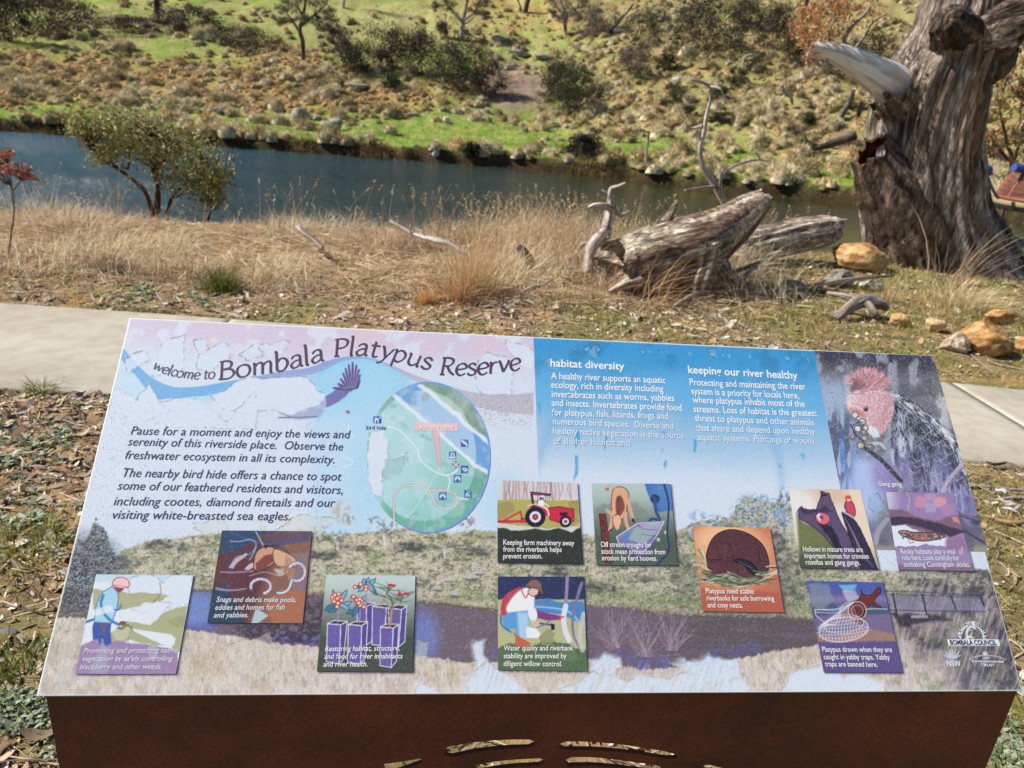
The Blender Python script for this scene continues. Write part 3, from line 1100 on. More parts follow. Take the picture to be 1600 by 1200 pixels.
    wc = lay(wc, sstep(960, 1100, X) * 1.0, rgb(96, 88, 96))
    wc = lay(wc, np.exp(-((Y - gfront + 8) / 12) ** 2) * sstep(0.4, 0.6, wobf(X, Y, 36, 2)) * 0.8, rgb(96, 96, 176))
    wc = lay(wc, blob(X, Y, 305, 950, 34, 28, 0.4), rgb(112, 138, 206))
    wc = lay(wc, blob(X, Y, 660, 995, 26, 40, 0.5) * 0.8, rgb(112, 132, 206))
    wc = lay(wc, sstep(0.55, 0.75, fbm(X / 40, Y / 4, 3, 4)) * 0.25, rgb(132, 122, 140))
    P.C = P.C * (1 - wtr[..., None]) + wc * wtr[..., None]
    P.over(wtr * (blob(X, Y, 480, 970, 50, 36, 0.4) + blob(X, Y, 425, 985, 60, 20, 0.4)).clip(0, 1) * sstep(0.35, 0.55, hn2) * 0.8, (62, 54, 66))
    # dry foreground grass
    fr = sstep(-1.5, 1.5, Y - gfront) * (Y > 900)
    st = fbm(X / 2.4 + 0.12 * Y, Y / 10, 4, 3)
    st2 = fbm(X / 14, Y / 14, 3, 6)
    gc = rgb(206, 198, 190) + 0 * X[..., None]
    gc = lay(gc, sstep(0.45, 0.62, st2) * 0.65, rgb(190, 176, 172))
    gc = lay(gc, sstep(0.5, 0.7, wobf(X, Y, 34, 7)) * 0.55, rgb(190, 178, 146))
    gc = lay(gc, sstep(0.52, 0.68, st) * 0.65, rgb(222, 214, 218))
    gc = lay(gc, sstep(0.56, 0.72, fbm(X / 2.2 - 0.1 * Y, Y / 9, 3, 1)) * 0.5, rgb(150, 138, 142))
    gc = lay(gc, (1 - sstep(90, 260, X)) * sstep(0.4, 0.6, st2) * 0.5, rgb(176, 178, 166))
    P.C = P.C * (1 - fr[..., None]) + gc * fr[..., None]
    # bare willow stems standing in the print
    for k in range(150):
        cx, cy = (960, 1012) if k % 3 == 0 else ((1010, 1026) if k % 3 == 1 else (1050, 1016))
        a = r.normal(0, 0.6)
        L = r.uniform(26, 74)
        x1, y1 = cx + math.sin(a) * L, cy - math.cos(a) * L
        P.line([(cx + r.normal(0, 5), cy), ((cx + x1) / 2 + r.normal(0, 4), (cy + y1) / 2), (x1, y1)], 0.9, (176, 160, 180) if k % 2 else (122, 104, 124), 0.6)
    # dark tree shade and the footbridge at the right
    m = sstep(1370, 1440, X) * sstep(905, 945, Y) * (1 - sstep(1000, 1060, Y - 0.6 * (X - 1450)))
    P.over(np.clip(m, 0, 1) * (0.45 + 0.5 * sstep(0.35, 0.6, wobf(X, Y, 18, 2))), (78, 74, 88))
    m = sstep(1480, 1580, X + 0.6 * (Y - 1000)) * sstep(940, 990, Y)
    P.over(np.clip(m, 0, 1) * (0.3 + 0.6 * sstep(0.4, 0.6, wobf(X, Y, 24, 5))), (74, 70, 86))
    P.over(sstep(1340, 1420, X) * sstep(930, 950, Y) * sstep(0.5, 0.66, wobf(X, Y, 13, 6)) * 0.55, (120, 128, 104))
    P.over(sstep(1340, 1420, X) * sstep(880, 900, Y) * sstep(0.55, 0.68, fbm(X / 3 + .1 * Y, Y / 22, 3, 2)) * 0.5, (196, 184, 196))
    P.poly(z9([(270, 640), (780, 640), (800, 715), (300, 725)]), (160, 156, 186), 0.6, 1.5)
    P.line(z9([(255, 612), (480, 618), (780, 638)]), 1.4, (66, 64, 100), 0.9)
    P.line(z9([(280, 628), (480, 632), (790, 650)]), 1.0, (66, 64, 100), 0.8)
    P.line(z9([(300, 712), (490, 715), (800, 720)]), 1.6, (60, 58, 90), 0.9)
    for k in range(52):
        x0 = 285 + k * 9.8
        P.line(z9([(x0, 626 + k * 0.3), (x0 + 10, 712)]), 0.7, (70, 68, 104), 0.7)
    for (xa, ya, xb, yb_) in ((318, 625, 338, 735), (470, 628, 494, 740), (620, 640, 648, 712), (775, 645, 792, 690)):
        P.line(z9([(xa, ya), (xb, yb_)]), 2.4, (46, 46, 72), 0.95)
    P.poly(z9([(300, 728), (560, 735), (620, 760), (360, 800)]), (54, 50, 66), 0.85, 2.5, 4)
    P.poly(z9([(412, 738), (500, 738), (500, 752), (412, 752)]), (176, 176, 190), 0.8)
    r = np.random.default_rng(8)
    # ---------------------------------------------------------------- flaked-off print along the lower edge
    W = (206, 222, 244)
    for q in ([(905, 1090), (880, 1082), (905, 1060), (940, 1046), (985, 1058), (1060, 1052), (1120, 1060), (1165, 1066), (1185, 1092)],
              [(730, 1092), (728, 1062), (745, 1040), (765, 1030), (778, 1046), (800, 1060), (830, 1090)],
              [(1222, 1092), (1230, 1062), (1260, 1040), (1285, 1040), (1320, 1052), (1360, 1056), (1380, 1072), (1384, 1092)],
              [(640, 1092), (655, 1070), (672, 1068), (690, 1090)],
              [(1050, 1040), (1110, 1022), (1150, 1030), (1160, 1062), (1100, 1066)],
              [(735, 1010), (752, 1002), (765, 1030), (742, 1040)],
              [(920, 1046), (940, 1020), (970, 1034), (960, 1052)]):
        P.flake(q, W, 0.95, 10, (158, 152, 132), 0.4, 0.5, 3.5)
    for q in ([(350, 1010), (420, 990), (440, 1030), (400, 1060), (362, 1046)], [(420, 830), (470, 806), (520, 812), (500, 834), (450, 838)], [(300, 820), (350, 806), (352, 828), (320, 836)],
              [(650, 1000), (668, 1002), (664, 1036), (648, 1030)], [(95, 990), (120, 985), (112, 1060), (84, 1070)]):
        P.flake(q, (206, 208, 204), 0.45, 6, (146, 132, 96), 0.5, 0.4)
    m = sstep(0.62, 0.70, wobf(X, Y, 13, 6)) * sstep(820, 850, Y)
    P.R += 0.15 * m
    P.over(blob(X, Y, 535, 800, 14, 16, 0.6) * sstep(0.5, 0.6, wobf(X, Y, 6, 2)) * 0.6, (186, 160, 112))
    P.over(blob(X, Y, 440, 822, 50, 14, 0.6) * sstep(0.5, 0.62, wobf(X, Y, 9, 2)) * 0.5, (200, 196, 160))
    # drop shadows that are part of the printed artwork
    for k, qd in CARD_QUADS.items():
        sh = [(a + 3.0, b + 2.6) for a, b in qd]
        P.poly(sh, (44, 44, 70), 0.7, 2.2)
    m = sstep(1030, 1050, Y) * sstep(640, 760, X) * (1 - sstep(1180, 1240, X)) * sstep(0.5, 0.66, fbm(X / 3 + .1 * Y, Y / 24, 4, 6))
    P.over(m * 0.55, (196, 190, 192))
    P.over(sstep(1040, 1080, Y) * sstep(0.42, 0.6, wobf(X, Y, 20, 5)) * 0.35, (222, 226, 236))
    # logos
    paint_logos(P)
    P.R += 0.05 * sstep(0.5, 0.75, wobf(X, Y, 7, 1))
    P.grain(0.016, 3)
    P.speck(sstep(820, 850, Y) * 0.3, (215, 215, 225), 0.05, 31)
    P.speck(sstep(820, 850, Y) * 0.25 * (1 - sstep(1035, 1060, Y)), (70, 66, 78), 0.05, 32)
    return P


def paint_logos(P):
    Wt = (226, 234, 244)
    dk = (60, 62, 84)
    # arch over a banner
    arc = [(1440 + (525 + 140 * math.cos(t) * 1.08 - 2) / 6.668, 900 + (655 - 185 * math.sin(t)) / 6.668) for t in np.linspace(math.pi, 0, 24)]
    arc2 = [(1440 + (525 + 105 * math.cos(t) * 1.08) / 6.668, 900 + (655 - 140 * math.sin(t)) / 6.668) for t in np.linspace(0, math.pi, 24)]
    P.poly(arc + arc2, Wt, 0.95, 0.6)
    P.poly(zl([(265, 658), (800, 660), (818, 727), (280, 727)]), Wt, 0.95, 0.6)
    # curled animal in the arch
    P.line(zl([(480, 650), (470, 600), (490, 545), (530, 528), (560, 545)]), 3.4, Wt, 0.9, curve=16)
    P.line(zl([(500, 640), (520, 600), (520, 570), (495, 560)]), 2.4, (200, 206, 220), 0.9, curve=12)
    P.line(zl([(460, 650), (500, 625), (540, 650)]), 2.4, Wt, 0.9)
    P.ell(*zl([(520, 575)])[0], 1.0, 1.0, dk, 0.9)
    # flower emblem
    for a in np.linspace(-1.25, 1.25, 7):
        x0, y0 = 320, 875
        P.line(zl([(x0 + 20 * math.sin(a), y0 - 20), (x0 + 92 * math.sin(a), y0 - 20 - 92 * math.cos(a))]), 3.8, (214, 224, 242), 0.9, taper=1.5)
    for a in np.linspace(-1.1, 1.1, 6):
        P.line(zl([(320 + 20 * math.sin(a), 870), (320 + 70 * math.sin(a), 868 - 66 * math.cos(a))]), 0.7, (120, 130, 150), 0.8)
    # trust arc and little bloom
    P.line(zl([(495, 868), (560, 840), (660, 828), (780, 838), (880, 872)]), 1.1, Wt, 0.95, curve=24)
    for a in np.linspace(-1.5, 1.5, 5):
        P.line(zl([(662, 815), (662 + 28 * math.sin(a), 815 - 30 * math.cos(a))]), 1.6, Wt, 0.9)


BIRD_QUAD = [(1271.5, 548), (1457.5, 556.2), (1544, 862), (1331, 858)]


def art_bird(P):
    X, Y = P.X, P.Y
    r = np.random.default_rng(4)
    q1, q2 = fbm(X / 30, Y / 34, 4, 2), fbm(X / 17, Y / 24, 4, 5)
    c = rgb(116, 120, 132) + 0 * X[..., None]
    c = lay(c, 1 - sstep(552, 590, Y - 0.05 * (X - 1272) + 20 * (q2 - 0.5)), rgb(66, 64, 84))
    c = lay(c, sstep(0.5, 0.64, q2) * 0.8, rgb(156, 164, 186))
    c = lay(c, sstep(0.52, 0.64, q1) * 0.5, rgb(84, 86, 100))
    lf = 1 - sstep(1312, 1352, X - 0.14 * (Y - 640))
    c = lay(c, lf * sstep(575, 610, Y) * 0.85, rgb(166, 190, 226))
    c = lay(c, lf * sstep(0.46, 0.6, fbm(X / 9, Y / 40, 3, 3)) * sstep(630, 660, Y) * (1 - sstep(740, 760, Y)) * 0.8, rgb(78, 82, 108))
    c = lay(c, lf * sstep(650, 720, Y) * sstep(0.46, 0.6, fbm(X / 7, Y / 70, 3, 6)) * 0.8, rgb(82, 124, 204))
    c = lay(c, sstep(700, 730, Y) * blob(X, Y, 1358, 752, 30, 60, 0.4), rgb(172, 190, 238))
    c = lay(c, sstep(700, 740, Y) * blob(X, Y, 1388, 730, 26, 46, 0.4) * 0.85, rgb(142, 130, 186))
    c = lay(c, blob(X, Y, 1474, 640, 12, 34, 0.5) * 0.8 * sstep(0.4, 0.6, q2), rgb(196, 202, 206))
    c = lay(c, sstep(800, 830, Y) * sstep(0.45, 0.6, q2) * 0.6, rgb(92, 88, 118))
    P.C = c
    body = z4([(745, 365), (800, 372), (870, 405), (960, 470), (1040, 520), (1110, 590), (1165, 660), (1205, 740), (1240, 830), (1285, 960), (1325, 1090), (1340, 1220), (1260, 1210), (1180, 1130), (1100, 1010), (960, 1000), (870, 990),
               (810, 900), (780, 800), (762, 700), (770, 600), (780, 500), (760, 430)])
    idx, sd, mk = P.pmask(body, 0.9, 1)
    x, y = X[idx], Y[idx]
    b = rgb(66, 69, 86) + 0 * x[..., None]
    low = sstep(672, 740, y - 0.25 * (x - 1440))
    b = lay(b, low, rgb(122, 120, 172))
    b = lay(b, sstep(0.5, 0.66, fbm(x / 10, y / 34, 3, 2)) * 0.6, rgb(46, 47, 64))
    b = lay(b, sstep(0.54, 0.68, fbm(x / 9 + 7, y / 26, 3, 6)) * 0.35, rgb(158, 166, 196))

    def feathers(b, L, W, ang, col, wgt, thin):
        """rows of overlapping feathers with a pale rim"""
        ca, sa = math.cos(ang), math.sin(ang)
        u = (x * ca + y * sa) / L
        v = (-x * sa + y * ca) / W + 0.25 * np.sin(u * 0.9)
        best = np.zeros(x.shape)
        for sh in (0, 1):
            row = np.floor(u) - sh
            fv = (v + 0.5 * (row % 2)) % 1 - 0.5
            fu = u - row
            d = np.hypot(fv * 1.9, np.maximum(fu - 0.25, 0) / 0.95)
            best = np.maximum(best, np.exp(-((d - 0.9) / thin) ** 2) * (d < 1.05))
        return lay(b, np.clip(best * wgt, 0, 1), rgb(*col))
    up = 1 - low
    b = feathers(b, 7.5, 5.0, 0.95, (206, 216, 236), up * sstep(0.42, 0.58, fbm(x / 9, y / 9, 3, 1)) * 0.5, 0.24)
    b = feathers(b, 15, 9.0, 1.05, (196, 200, 234), low * 0.3 * sstep(0.36, 0.55, fbm(x / 12, y / 12, 3, 4)), 0.12)
    P.over(mk, b, idx)
    for pl in ([(880, 620), (910, 640), (900, 750), (880, 700)], [(800, 640), (850, 650), (855, 790), (825, 780)], [(770, 720), (790, 730), (790, 830), (768, 800)], [(810, 480), (850, 520), (850, 600), (815, 580)]):
        P.poly(z4(pl), (196, 210, 236), 0.8, 2.0, 2)
    for k in range(170):
        t = r.random()
        xx = 775 + t * 420 + r.normal(0, 16)
        yy = 378 + t * 290 + abs(r.normal(0, 26))
        L = r.uniform(14, 36)
        P.line(z4([(xx, yy), (xx + L * 0.7, yy + L * 0.75)]), 1.1, (214, 222, 238) if k % 3 else (52, 54, 72), 0.8)
    for k in range(80):
        xx, yy = r.normal(826, 22), r.uniform(470, 720)
        P.line(z4([(xx, yy), (xx + r.normal(6, 9), yy + r.uniform(20, 46))]), 1.2, (196, 208, 232) if k % 3 else (62, 64, 84), 0.75)
    for k in range(7):
        P.line(z4([(960 + 40 * k, 770 + 30 * k), (985 + 38 * k, 900 + 26 * k), (1000 + 36 * k, 1040 + 18 * k)]), 1.0, (206, 210, 238), 0.7, curve=8)
    back = smooth_path(z4([(750, 372), (800, 372), (870, 405), (960, 470), (1040, 520), (1110, 590), (1165, 660), (1205, 740), (1240, 830), (1285, 960)]), 90)
    for k in range(150):
        i = int(r.integers(0, 88))
        q = back[i] + np.array([-r.random() * 7, r.random() * 9])
        d = (back[i + 1] - back[i]) / np.linalg.norm(back[i + 1] - back[i])
        L = r.uniform(5, 11)
        P.line([q, q + d * L + [0, r.normal(1.0, 1.2)]], 1.3, (222, 230, 243) if k % 4 else (60, 62, 80), 0.85)
    for k in range(26):
        cx, cy = r.uniform(900, 1240), r.uniform(560, 1050)
        if cy > 560 + (cx - 900) * 0.2:
            P.line(z4([(cx - 34, cy - 20), (cx, cy + 16), (cx + 40, cy - 4)]), 1.1, (190, 196, 226), 0.6, curve=8)
    P.line(z4([(1225, 815), (1160, 890), (1115, 950), (1085, 1010)]), 9, (176, 172, 198), 0.9, curve=12)
    P.line(z4([(1230, 830), (1166, 900), (1120, 965)]), 2.5, (96, 90, 116), 0.7, curve=12)
    # pink head with its crest thrown forward
    hd = z4([(488, 420), (500, 375), (560, 345), (660, 338), (740, 360), (782, 420), (785, 490), (765, 560), (735, 610), (700, 636), (650, 615), (585, 560), (510, 500)])
    Q = smooth_path(np.vstack([hd[-1:], hd, hd[:2]]), 120)
    idx, sd, mk = P.pmask(Q[8:-8], 1.2, 1.5)
    x, y = X[idx], Y[idx]
    h = rgb(212, 176, 186) + 0 * x[..., None]
    h = lay(h, sstep(1358, 1388, x + 0.2 * (y - 640)) * 0.7, rgb(192, 142, 156))
    h = lay(h, (1 - sstep(1326, 1352, x - 0.1 * (y - 630))) * 0.75, rgb(230, 220, 232))
    h = lay(h, sstep(0.5, 0.6, fbm(x / 2.2, y / 2.2, 3, 3)) * 0.45, rgb(240, 226, 234))
    h = lay(h, sstep(0.54, 0.64, fbm(x / 2.4, y / 2.2, 3, 6)) * 0.4, rgb(186, 128, 142))
    P.over(mk, h, idx)
    cr = z4([(478, 290), (530, 250), (610, 225), (690, 240), (745, 290), (757, 345), (690, 352), (600, 352), (530, 378), (500, 340)])
    Q = smooth_path(np.vstack([cr[-1:], cr, cr[:2]]), 110)
    idx, sd, mk = P.pmask(Q[9:-9], 2.0, 5)
    x, y = X[idx], Y[idx]
    h = rgb(186, 134, 146) + 0 * x[..., None]
    h = lay(h, sstep(0.5, 0.62, fbm((x + y) / 3, (y - x) / 14, 3, 3)) * 0.8, rgb(142, 98, 112))
    h = lay(h, sstep(0.52, 0.64, fbm((x + y) / 2.5 + 8, (y - x) / 12, 3, 5)) * 0.8, rgb(222, 178, 188))
    h = lay(h, blob(x, y, 1338, 604, 14, 11, 0.5) * 0.7, rgb(116, 84, 100))
    P.over(mk, h, idx)
    for k in range(230):
        a = r.uniform(-3.05, -0.1)
        q = 0.75 + 0.35 * r.random()
        x0, y0 = 622 + 125 * math.cos(a) * q, 330 + 88 * math.sin(a) * q
        L = r.uniform(10, 38)
        P.line(z4([(x0, y0), (x0 + L * math.cos(a + 0.2) - 4, y0 + L * math.sin(a))]), 0.8, [(222, 172, 182), (150, 98, 112), (234, 212, 222), (190, 132, 146)][k % 4], 0.7)
    P.line(z4([(505, 380), (560, 384), (620, 362), (690, 354), (755, 366)]), 1.4, (140, 92, 106), 0.6, 14)
    P.blobs(z4([(470, 280), (500, 280), (512, 340), (500, 410), (482, 380)]), (196, 198, 224), 0.6, 3)
    P.blobs(z4([(505, 470), (560, 480), (610, 520), (580, 530), (530, 515)]), (196, 126, 132), 0.8, 2)
    P.poly(z4([(630, 575), (680, 600), (702, 652), (660, 655), (620, 620)]), (220, 228, 240), 0.95, 1.2)
    P.ell(*z4([(611, 475)])[0], 3.9, 4.4, (28, 26, 34), 1, edge=(176, 128, 138))
    P.ell(*z4([(606, 468)])[0], 1.0, 1.1, (235, 235, 240), 1)
    # foot holding a bunch of gum nuts, and the bough
    P.line(z4([(570, 700), (640, 745), (700, 790), (760, 850), (830, 925)]), 6.5, (62, 62, 74), 0.95, curve=16)
    P.line(z4([(590, 640), (660, 680), (740, 725)]), 8, (128, 130, 138), 0.9, curve=10, taper=4)
    P.line(z4([(640, 700), (690, 690), (735, 725)]), 6, (196, 204, 218), 0.9, curve=8, taper=3)
    for (cx, cy, s, col) in ((545, 515, 20, (214, 218, 226)), (590, 555, 21, (186, 188, 190)), (530, 655, 19, (126, 116, 118)), (610, 595, 17, (206, 208, 212)), (578, 705, 21, (190, 188, 172)), (604, 660, 17, (176, 174, 158)),
                             (560, 600, 20, (222, 228, 238)), (640, 715, 22, (118, 114, 118)), (600, 625, 16, (150, 146, 140))):
        P.ell(*z4([(cx, cy)])[0], s / 4, s / 4.4, col, 0.95, edge=(92, 88, 96), ew=0.6)
        P.ell(*z4([(cx - 5, cy - 6)])[0], s / 12, s / 12, (238, 240, 244), 0.6)
    P.line(z4([(518, 575), (538, 620), (565, 655), (610, 695)]), 2.2, (66, 56, 60), 0.9, curve=10)
    P.line(z4([(530, 580), (560, 560), (590, 560)]), 1.5, (78, 68, 72), 0.9)
    P.line(z9([(285, 240), (240, 300), (228, 360)]), 8, (160, 160, 184), 0.9, curve=10)
    P.line(z9([(660, 212), (720, 230), (800, 250)]), 6, (112, 106, 132), 0.9, curve=10)
    P.line(z9([(660, 218), (720, 237), (800, 258)]), 2, (60, 54, 74), 0.7, curve=10)
    P.line(z9([(680, 290), (740, 330), (812, 372)]), 4.5, (78, 72, 96), 0.9, curve=10)
    P.flake(z9([(195, 120), (250, 110), (270, 180), (220, 220), (190, 170)]), (140, 174, 216), 0.5, 5, (84, 96, 90), 0.6)
    P.over(sstep(846, 858, Y) * sstep(0.4, 0.55, q2), (150, 146, 138))
    P.speck(np.ones(X.shape) * (Y < 760), (206, 212, 226), 0.03, 21)
    P.speck(np.ones(X.shape) * (Y < 720), (48, 48, 62), 0.04, 22)
CARD_QUADS = {
    "weeds": [(150.5, 897.5), (302.5, 899), (275, 1053), (118, 1053)],
    "yabby": [(347, 829), (487.5, 830), (473, 974), (324, 973)],
    "pots": [(510, 898), (649, 899.5), (645, 1050), (495, 1049)],
    "tractor": [(777, 750), (902, 755), (910.5, 881.5), (777.5, 879)],
    "trough": [(924, 755.5), (1047, 756), (1059, 883.5), (932, 883)],
    "willow": [(777.7, 901), (912, 901), (917.5, 1049), (778, 1047)],
    "nest": [(1082, 822), (1203, 826), (1225, 957), (1098, 955)],
    "hollow": [(1232, 764), (1344, 765.5), (1373.5, 890), (1250, 887)],
    "skink": [(1384, 769), (1488.5, 770), (1521.5, 892.5), (1403.5, 890)],
    "trap": [(1259.7, 907.7), (1379, 910), (1410.5, 1051), (1286.6, 1050)],
}


def art_weeds(P):
    X, Y = P.X, P.Y
    P.over(1 - sstep(905, 914, Y), (190, 216, 236))
    P.poly(z5([(580, 560), (640, 568), (760, 575), (800, 590), (900, 580), (960, 590), (1065, 600), (1060, 632), (900, 660), (760, 690), (690, 700), (590, 730)]), (170, 174, 140), 1, 0.7, 1.5)
    P.poly(z5([(690, 840), (790, 760), (860, 770), (940, 790), (1000, 720), (1075, 690), (1170, 665), (1160, 760), (1130, 960), (1060, 920), (880, 900), (820, 880), (690, 930)]), (170, 174, 140), 1, 0.7, 1.5)
    P.poly(z5([(1040, 760), (1160, 720), (1150, 800), (1080, 800)]), (150, 156, 118), 0.7, 1.2, 2)
    P.poly(z5([(700, 830), (800, 800), (820, 850), (740, 900)]), (196, 200, 172), 0.7, 1.2, 2)
    P.poly(z5([(500, 920), (560, 890), (610, 868), (680, 900), (740, 880), (800, 900), (900, 905), (960, 920), (1110, 940), (1110, 1096), (468, 1096)]), (156, 132, 178), 1, 0.8, 1.5)
    P.poly(z5([(620, 930), (640, 905), (680, 940), (660, 1085), (560, 1085)]), (176, 186, 214), 0.5, 3)
    P.poly(z5([(920, 920), (960, 900), (1000, 930), (980, 1000), (930, 1000)]), (186, 180, 206), 0.6, 1.2, 3, (120, 110, 130))
    # spray fan
    P.poly(z5([(830, 808), (900, 820), (1070, 845), (1098, 870), (1090, 910), (1060, 928), (950, 880), (840, 826)]), (216, 228, 243), 1)
    # person with a pack sprayer
    P.poly(z5([(590, 765), (697, 770), (692, 830), (700, 900), (660, 918), (640, 870), (625, 918), (612, 872), (582, 880), (578, 800)]), (58, 88, 172), 1)
    P.poly(z5([(620, 775), (672, 775), (660, 870), (640, 840)]), (104, 96, 118), 0.8, 1.2, 1)
    P.poly(z5([(645, 580), (700, 545), (735, 580), (742, 620), (730, 690), (700, 775), (590, 768), (600, 680), (620, 620)]), (166, 208, 236), 1, edge=(90, 130, 170))
    P.line(z5([(648, 600), (632, 650), (650, 710), (690, 755), (745, 785)]), 4.2, (62, 128, 190), 1, 18)
    P.line(z5([(712, 692), (745, 690), (756, 662)]), 2.8, (62, 128, 190), 1, 8)
    P.line(z5([(535, 770), (583, 752)]), 3.6, (50, 112, 180))
    P.poly(z5([(560, 700), (690, 660), (720, 700), (600, 730)]), (222, 232, 242), 0.8, 1)
    P.poly(z5([(710, 540), (775, 552), (770, 572), (745, 585), (728, 575)]), (122, 74, 72))
    P.blobs(z5([(702, 530), (720, 500), (760, 488), (800, 505), (806, 548), (760, 556), (715, 545)]), (240, 194, 200), 1, edge=(150, 100, 110))
    P.line(z5([(702, 535), (750, 540), (805, 550)]), 0.9, (160, 110, 120))
    P.ell(*z5([(768, 775)])[0], 5.5, 3.4, (120, 80, 84), 1)
    P.line(z5([(740, 800), (760, 812), (795, 786), (828, 806)]), 1.6, (70, 60, 66), 1, 10)
    P.flake(z5([(810, 500), (880, 475), (985, 480), (1010, 530), (1100, 465), (1200, 480), (1190, 640), (1075, 690), (1000, 640), (1060, 600), (980, 590), (900, 570), (810, 590)]), (212, 224, 241), 1, 3, (150, 146, 130), 0.6)
    P.flake(z5([(830, 690), (940, 720), (950, 780), (1000, 730), (1070, 640), (900, 650)]), (214, 226, 242), 0.9, 3, edge=0.3)
    P.line(z5([(1000, 520), (1005, 590), (960, 645)]), 1.2, (120, 100, 76), 0.9, 10)
    P.line(z5([(830, 800), (800, 880), (820, 930)]), 1, (120, 114, 104), 0.7, 8)


def art_yabby(P):
    X, Y = P.X, P.Y
    P.over(sstep(0, 26, (X - 405) + 0.4 * (Y - 900)), (136, 96, 84))
    P.poly(z6([(-60, 195), (350, 200), (340, 260), (140, 290), (60, 250), (-40, 240)]), (96, 78, 92), 0.9, 3)
    P.poly([(347, 829), (420, 829), (372, 862), (342, 866)], (52, 74, 104), 1, 1.4, 2)
    P.poly([(334, 920), (352, 912), (384, 974), (322, 974)], (48, 68, 96), 1, 1.5, 2)
    P.poly(z6([(170, 560), (310, 575), (295, 780), (100, 780), (60, 640)]), (166, 108, 82), 1, 2, 2)
    P.poly([(400, 950), (420, 962), (400, 976), (392, 976)], (176, 206, 222), 0.9, 1)
    P.line(z6([(-160, 210), (-20, 260), (120, 280), (330, 245)]), 4.5, (66, 86, 156), 0.75, 18)
    P.poly(z6([(230, 340), (330, 330), (300, 580), (200, 560)]), (132, 124, 136), 0.7, 2, 2)
    # driftwood branch
    P.line(z5([(1378, 455), (1460, 458), (1580, 450)]), 2.2, (156, 132, 164), 1, 10)
    P.line(z5([(1355, 560), (1440, 570), (1540, 560)]), 4, (150, 134, 168), 1, 10, taper=2)
    # claws
    P.poly(z5([(1425, 425), (1470, 370), (1540, 330), (1555, 350), (1490, 395), (1455, 440)]), (196, 170, 176), 1, 0.7, 0.5, (70, 60, 90))
    P.line(z5([(1430, 430), (1480, 360), (1560, 345), (1600, 300)]), 1.2, (120, 170, 220), 1, 14)
    P.poly(z5([(1520, 440), (1560, 400), (1600, 390), (1600, 420), (1550, 450)]), (196, 180, 190), 1, 0.7, 0.5, (60, 60, 90))
    P.line(z5([(1440, 262), (1500, 265), (1560, 252), (1600, 275), (1590, 330), (1560, 380)]), 1.6, (130, 176, 214), 1, 18)
    P.line(z6([(0, 205), (20, 240), (45, 290)]), 1.2, (214, 226, 240), 1)
    P.line(z6([(60, 292), (130, 290), (200, 330), (225, 370)]), 1.0, (40, 36, 44), 1, 14)
    # body and tail
    P.blobs(z6([(0, 340), (50, 300), (120, 310), (130, 380), (60, 430), (-10, 440)]), (198, 152, 128), 1, edge=(80, 56, 60))
    P.poly(z6([(0, 400), (60, 350), (130, 340), (110, 390), (40, 440), (0, 450)]), (128, 70, 64), 1, 0.8, 1)
    P.blobs(z6([(115, 315), (180, 330), (245, 370), (255, 420), (200, 420), (140, 420), (110, 380)]), (206, 168, 142), 1, edge=(96, 70, 70))
    for k in range(6):
        P.line(z6([(190 + 12 * k, 350 + 9 * k), (184 + 9 * k, 415)]), 0.8, (110, 70, 70), 0.9)
    for k in range(5):
        P.line(z6([(150 + 16 * k, 418), (190 + 12 * k, 450), (205 + 6 * k, 500)]), 1.4, (186, 134, 110), 1, 8)
    P.ell(*z6([(62, 300)])[0], 2, 2, (30, 26, 34))
    # two pale coiled tail fans
    for (cx, cy, rx, ry_, a0, a1) in ((30, 545, 62, 46, -3.4, 1.2), (255, 455, 52, 56, -2.6, 2.2)):
        t = np.linspace(a0, a1, 22)
        pts = z6([(cx + rx * math.cos(q), cy + ry_ * math.sin(q)) for q in t])
        P.line(pts, 5.2, (74, 64, 92))
        P.line(pts, 4.0, (214, 214, 236))
        for a, b in pts[::2]:
            P.line([(a - 2, b - 2), (a + 2, b + 2)], 0.7, (110, 104, 140), 0.8)
    pts = z6([(225, 505), (205, 560), (170, 585), (135, 585)])
    P.line(pts, 5, (74, 64, 92), 1, 12)
    P.line(pts, 3.6, (200, 214, 232), 1, 12)
    P.line(z6([(-40, 480), (60, 455), (150, 480), (200, 450)]), 1, (216, 206, 216), 0.8, 14)
    P.poly(z6([(110, 440), (170, 430), (180, 470), (140, 480)]), (196, 210, 206), 0.7, 1.2, 2)


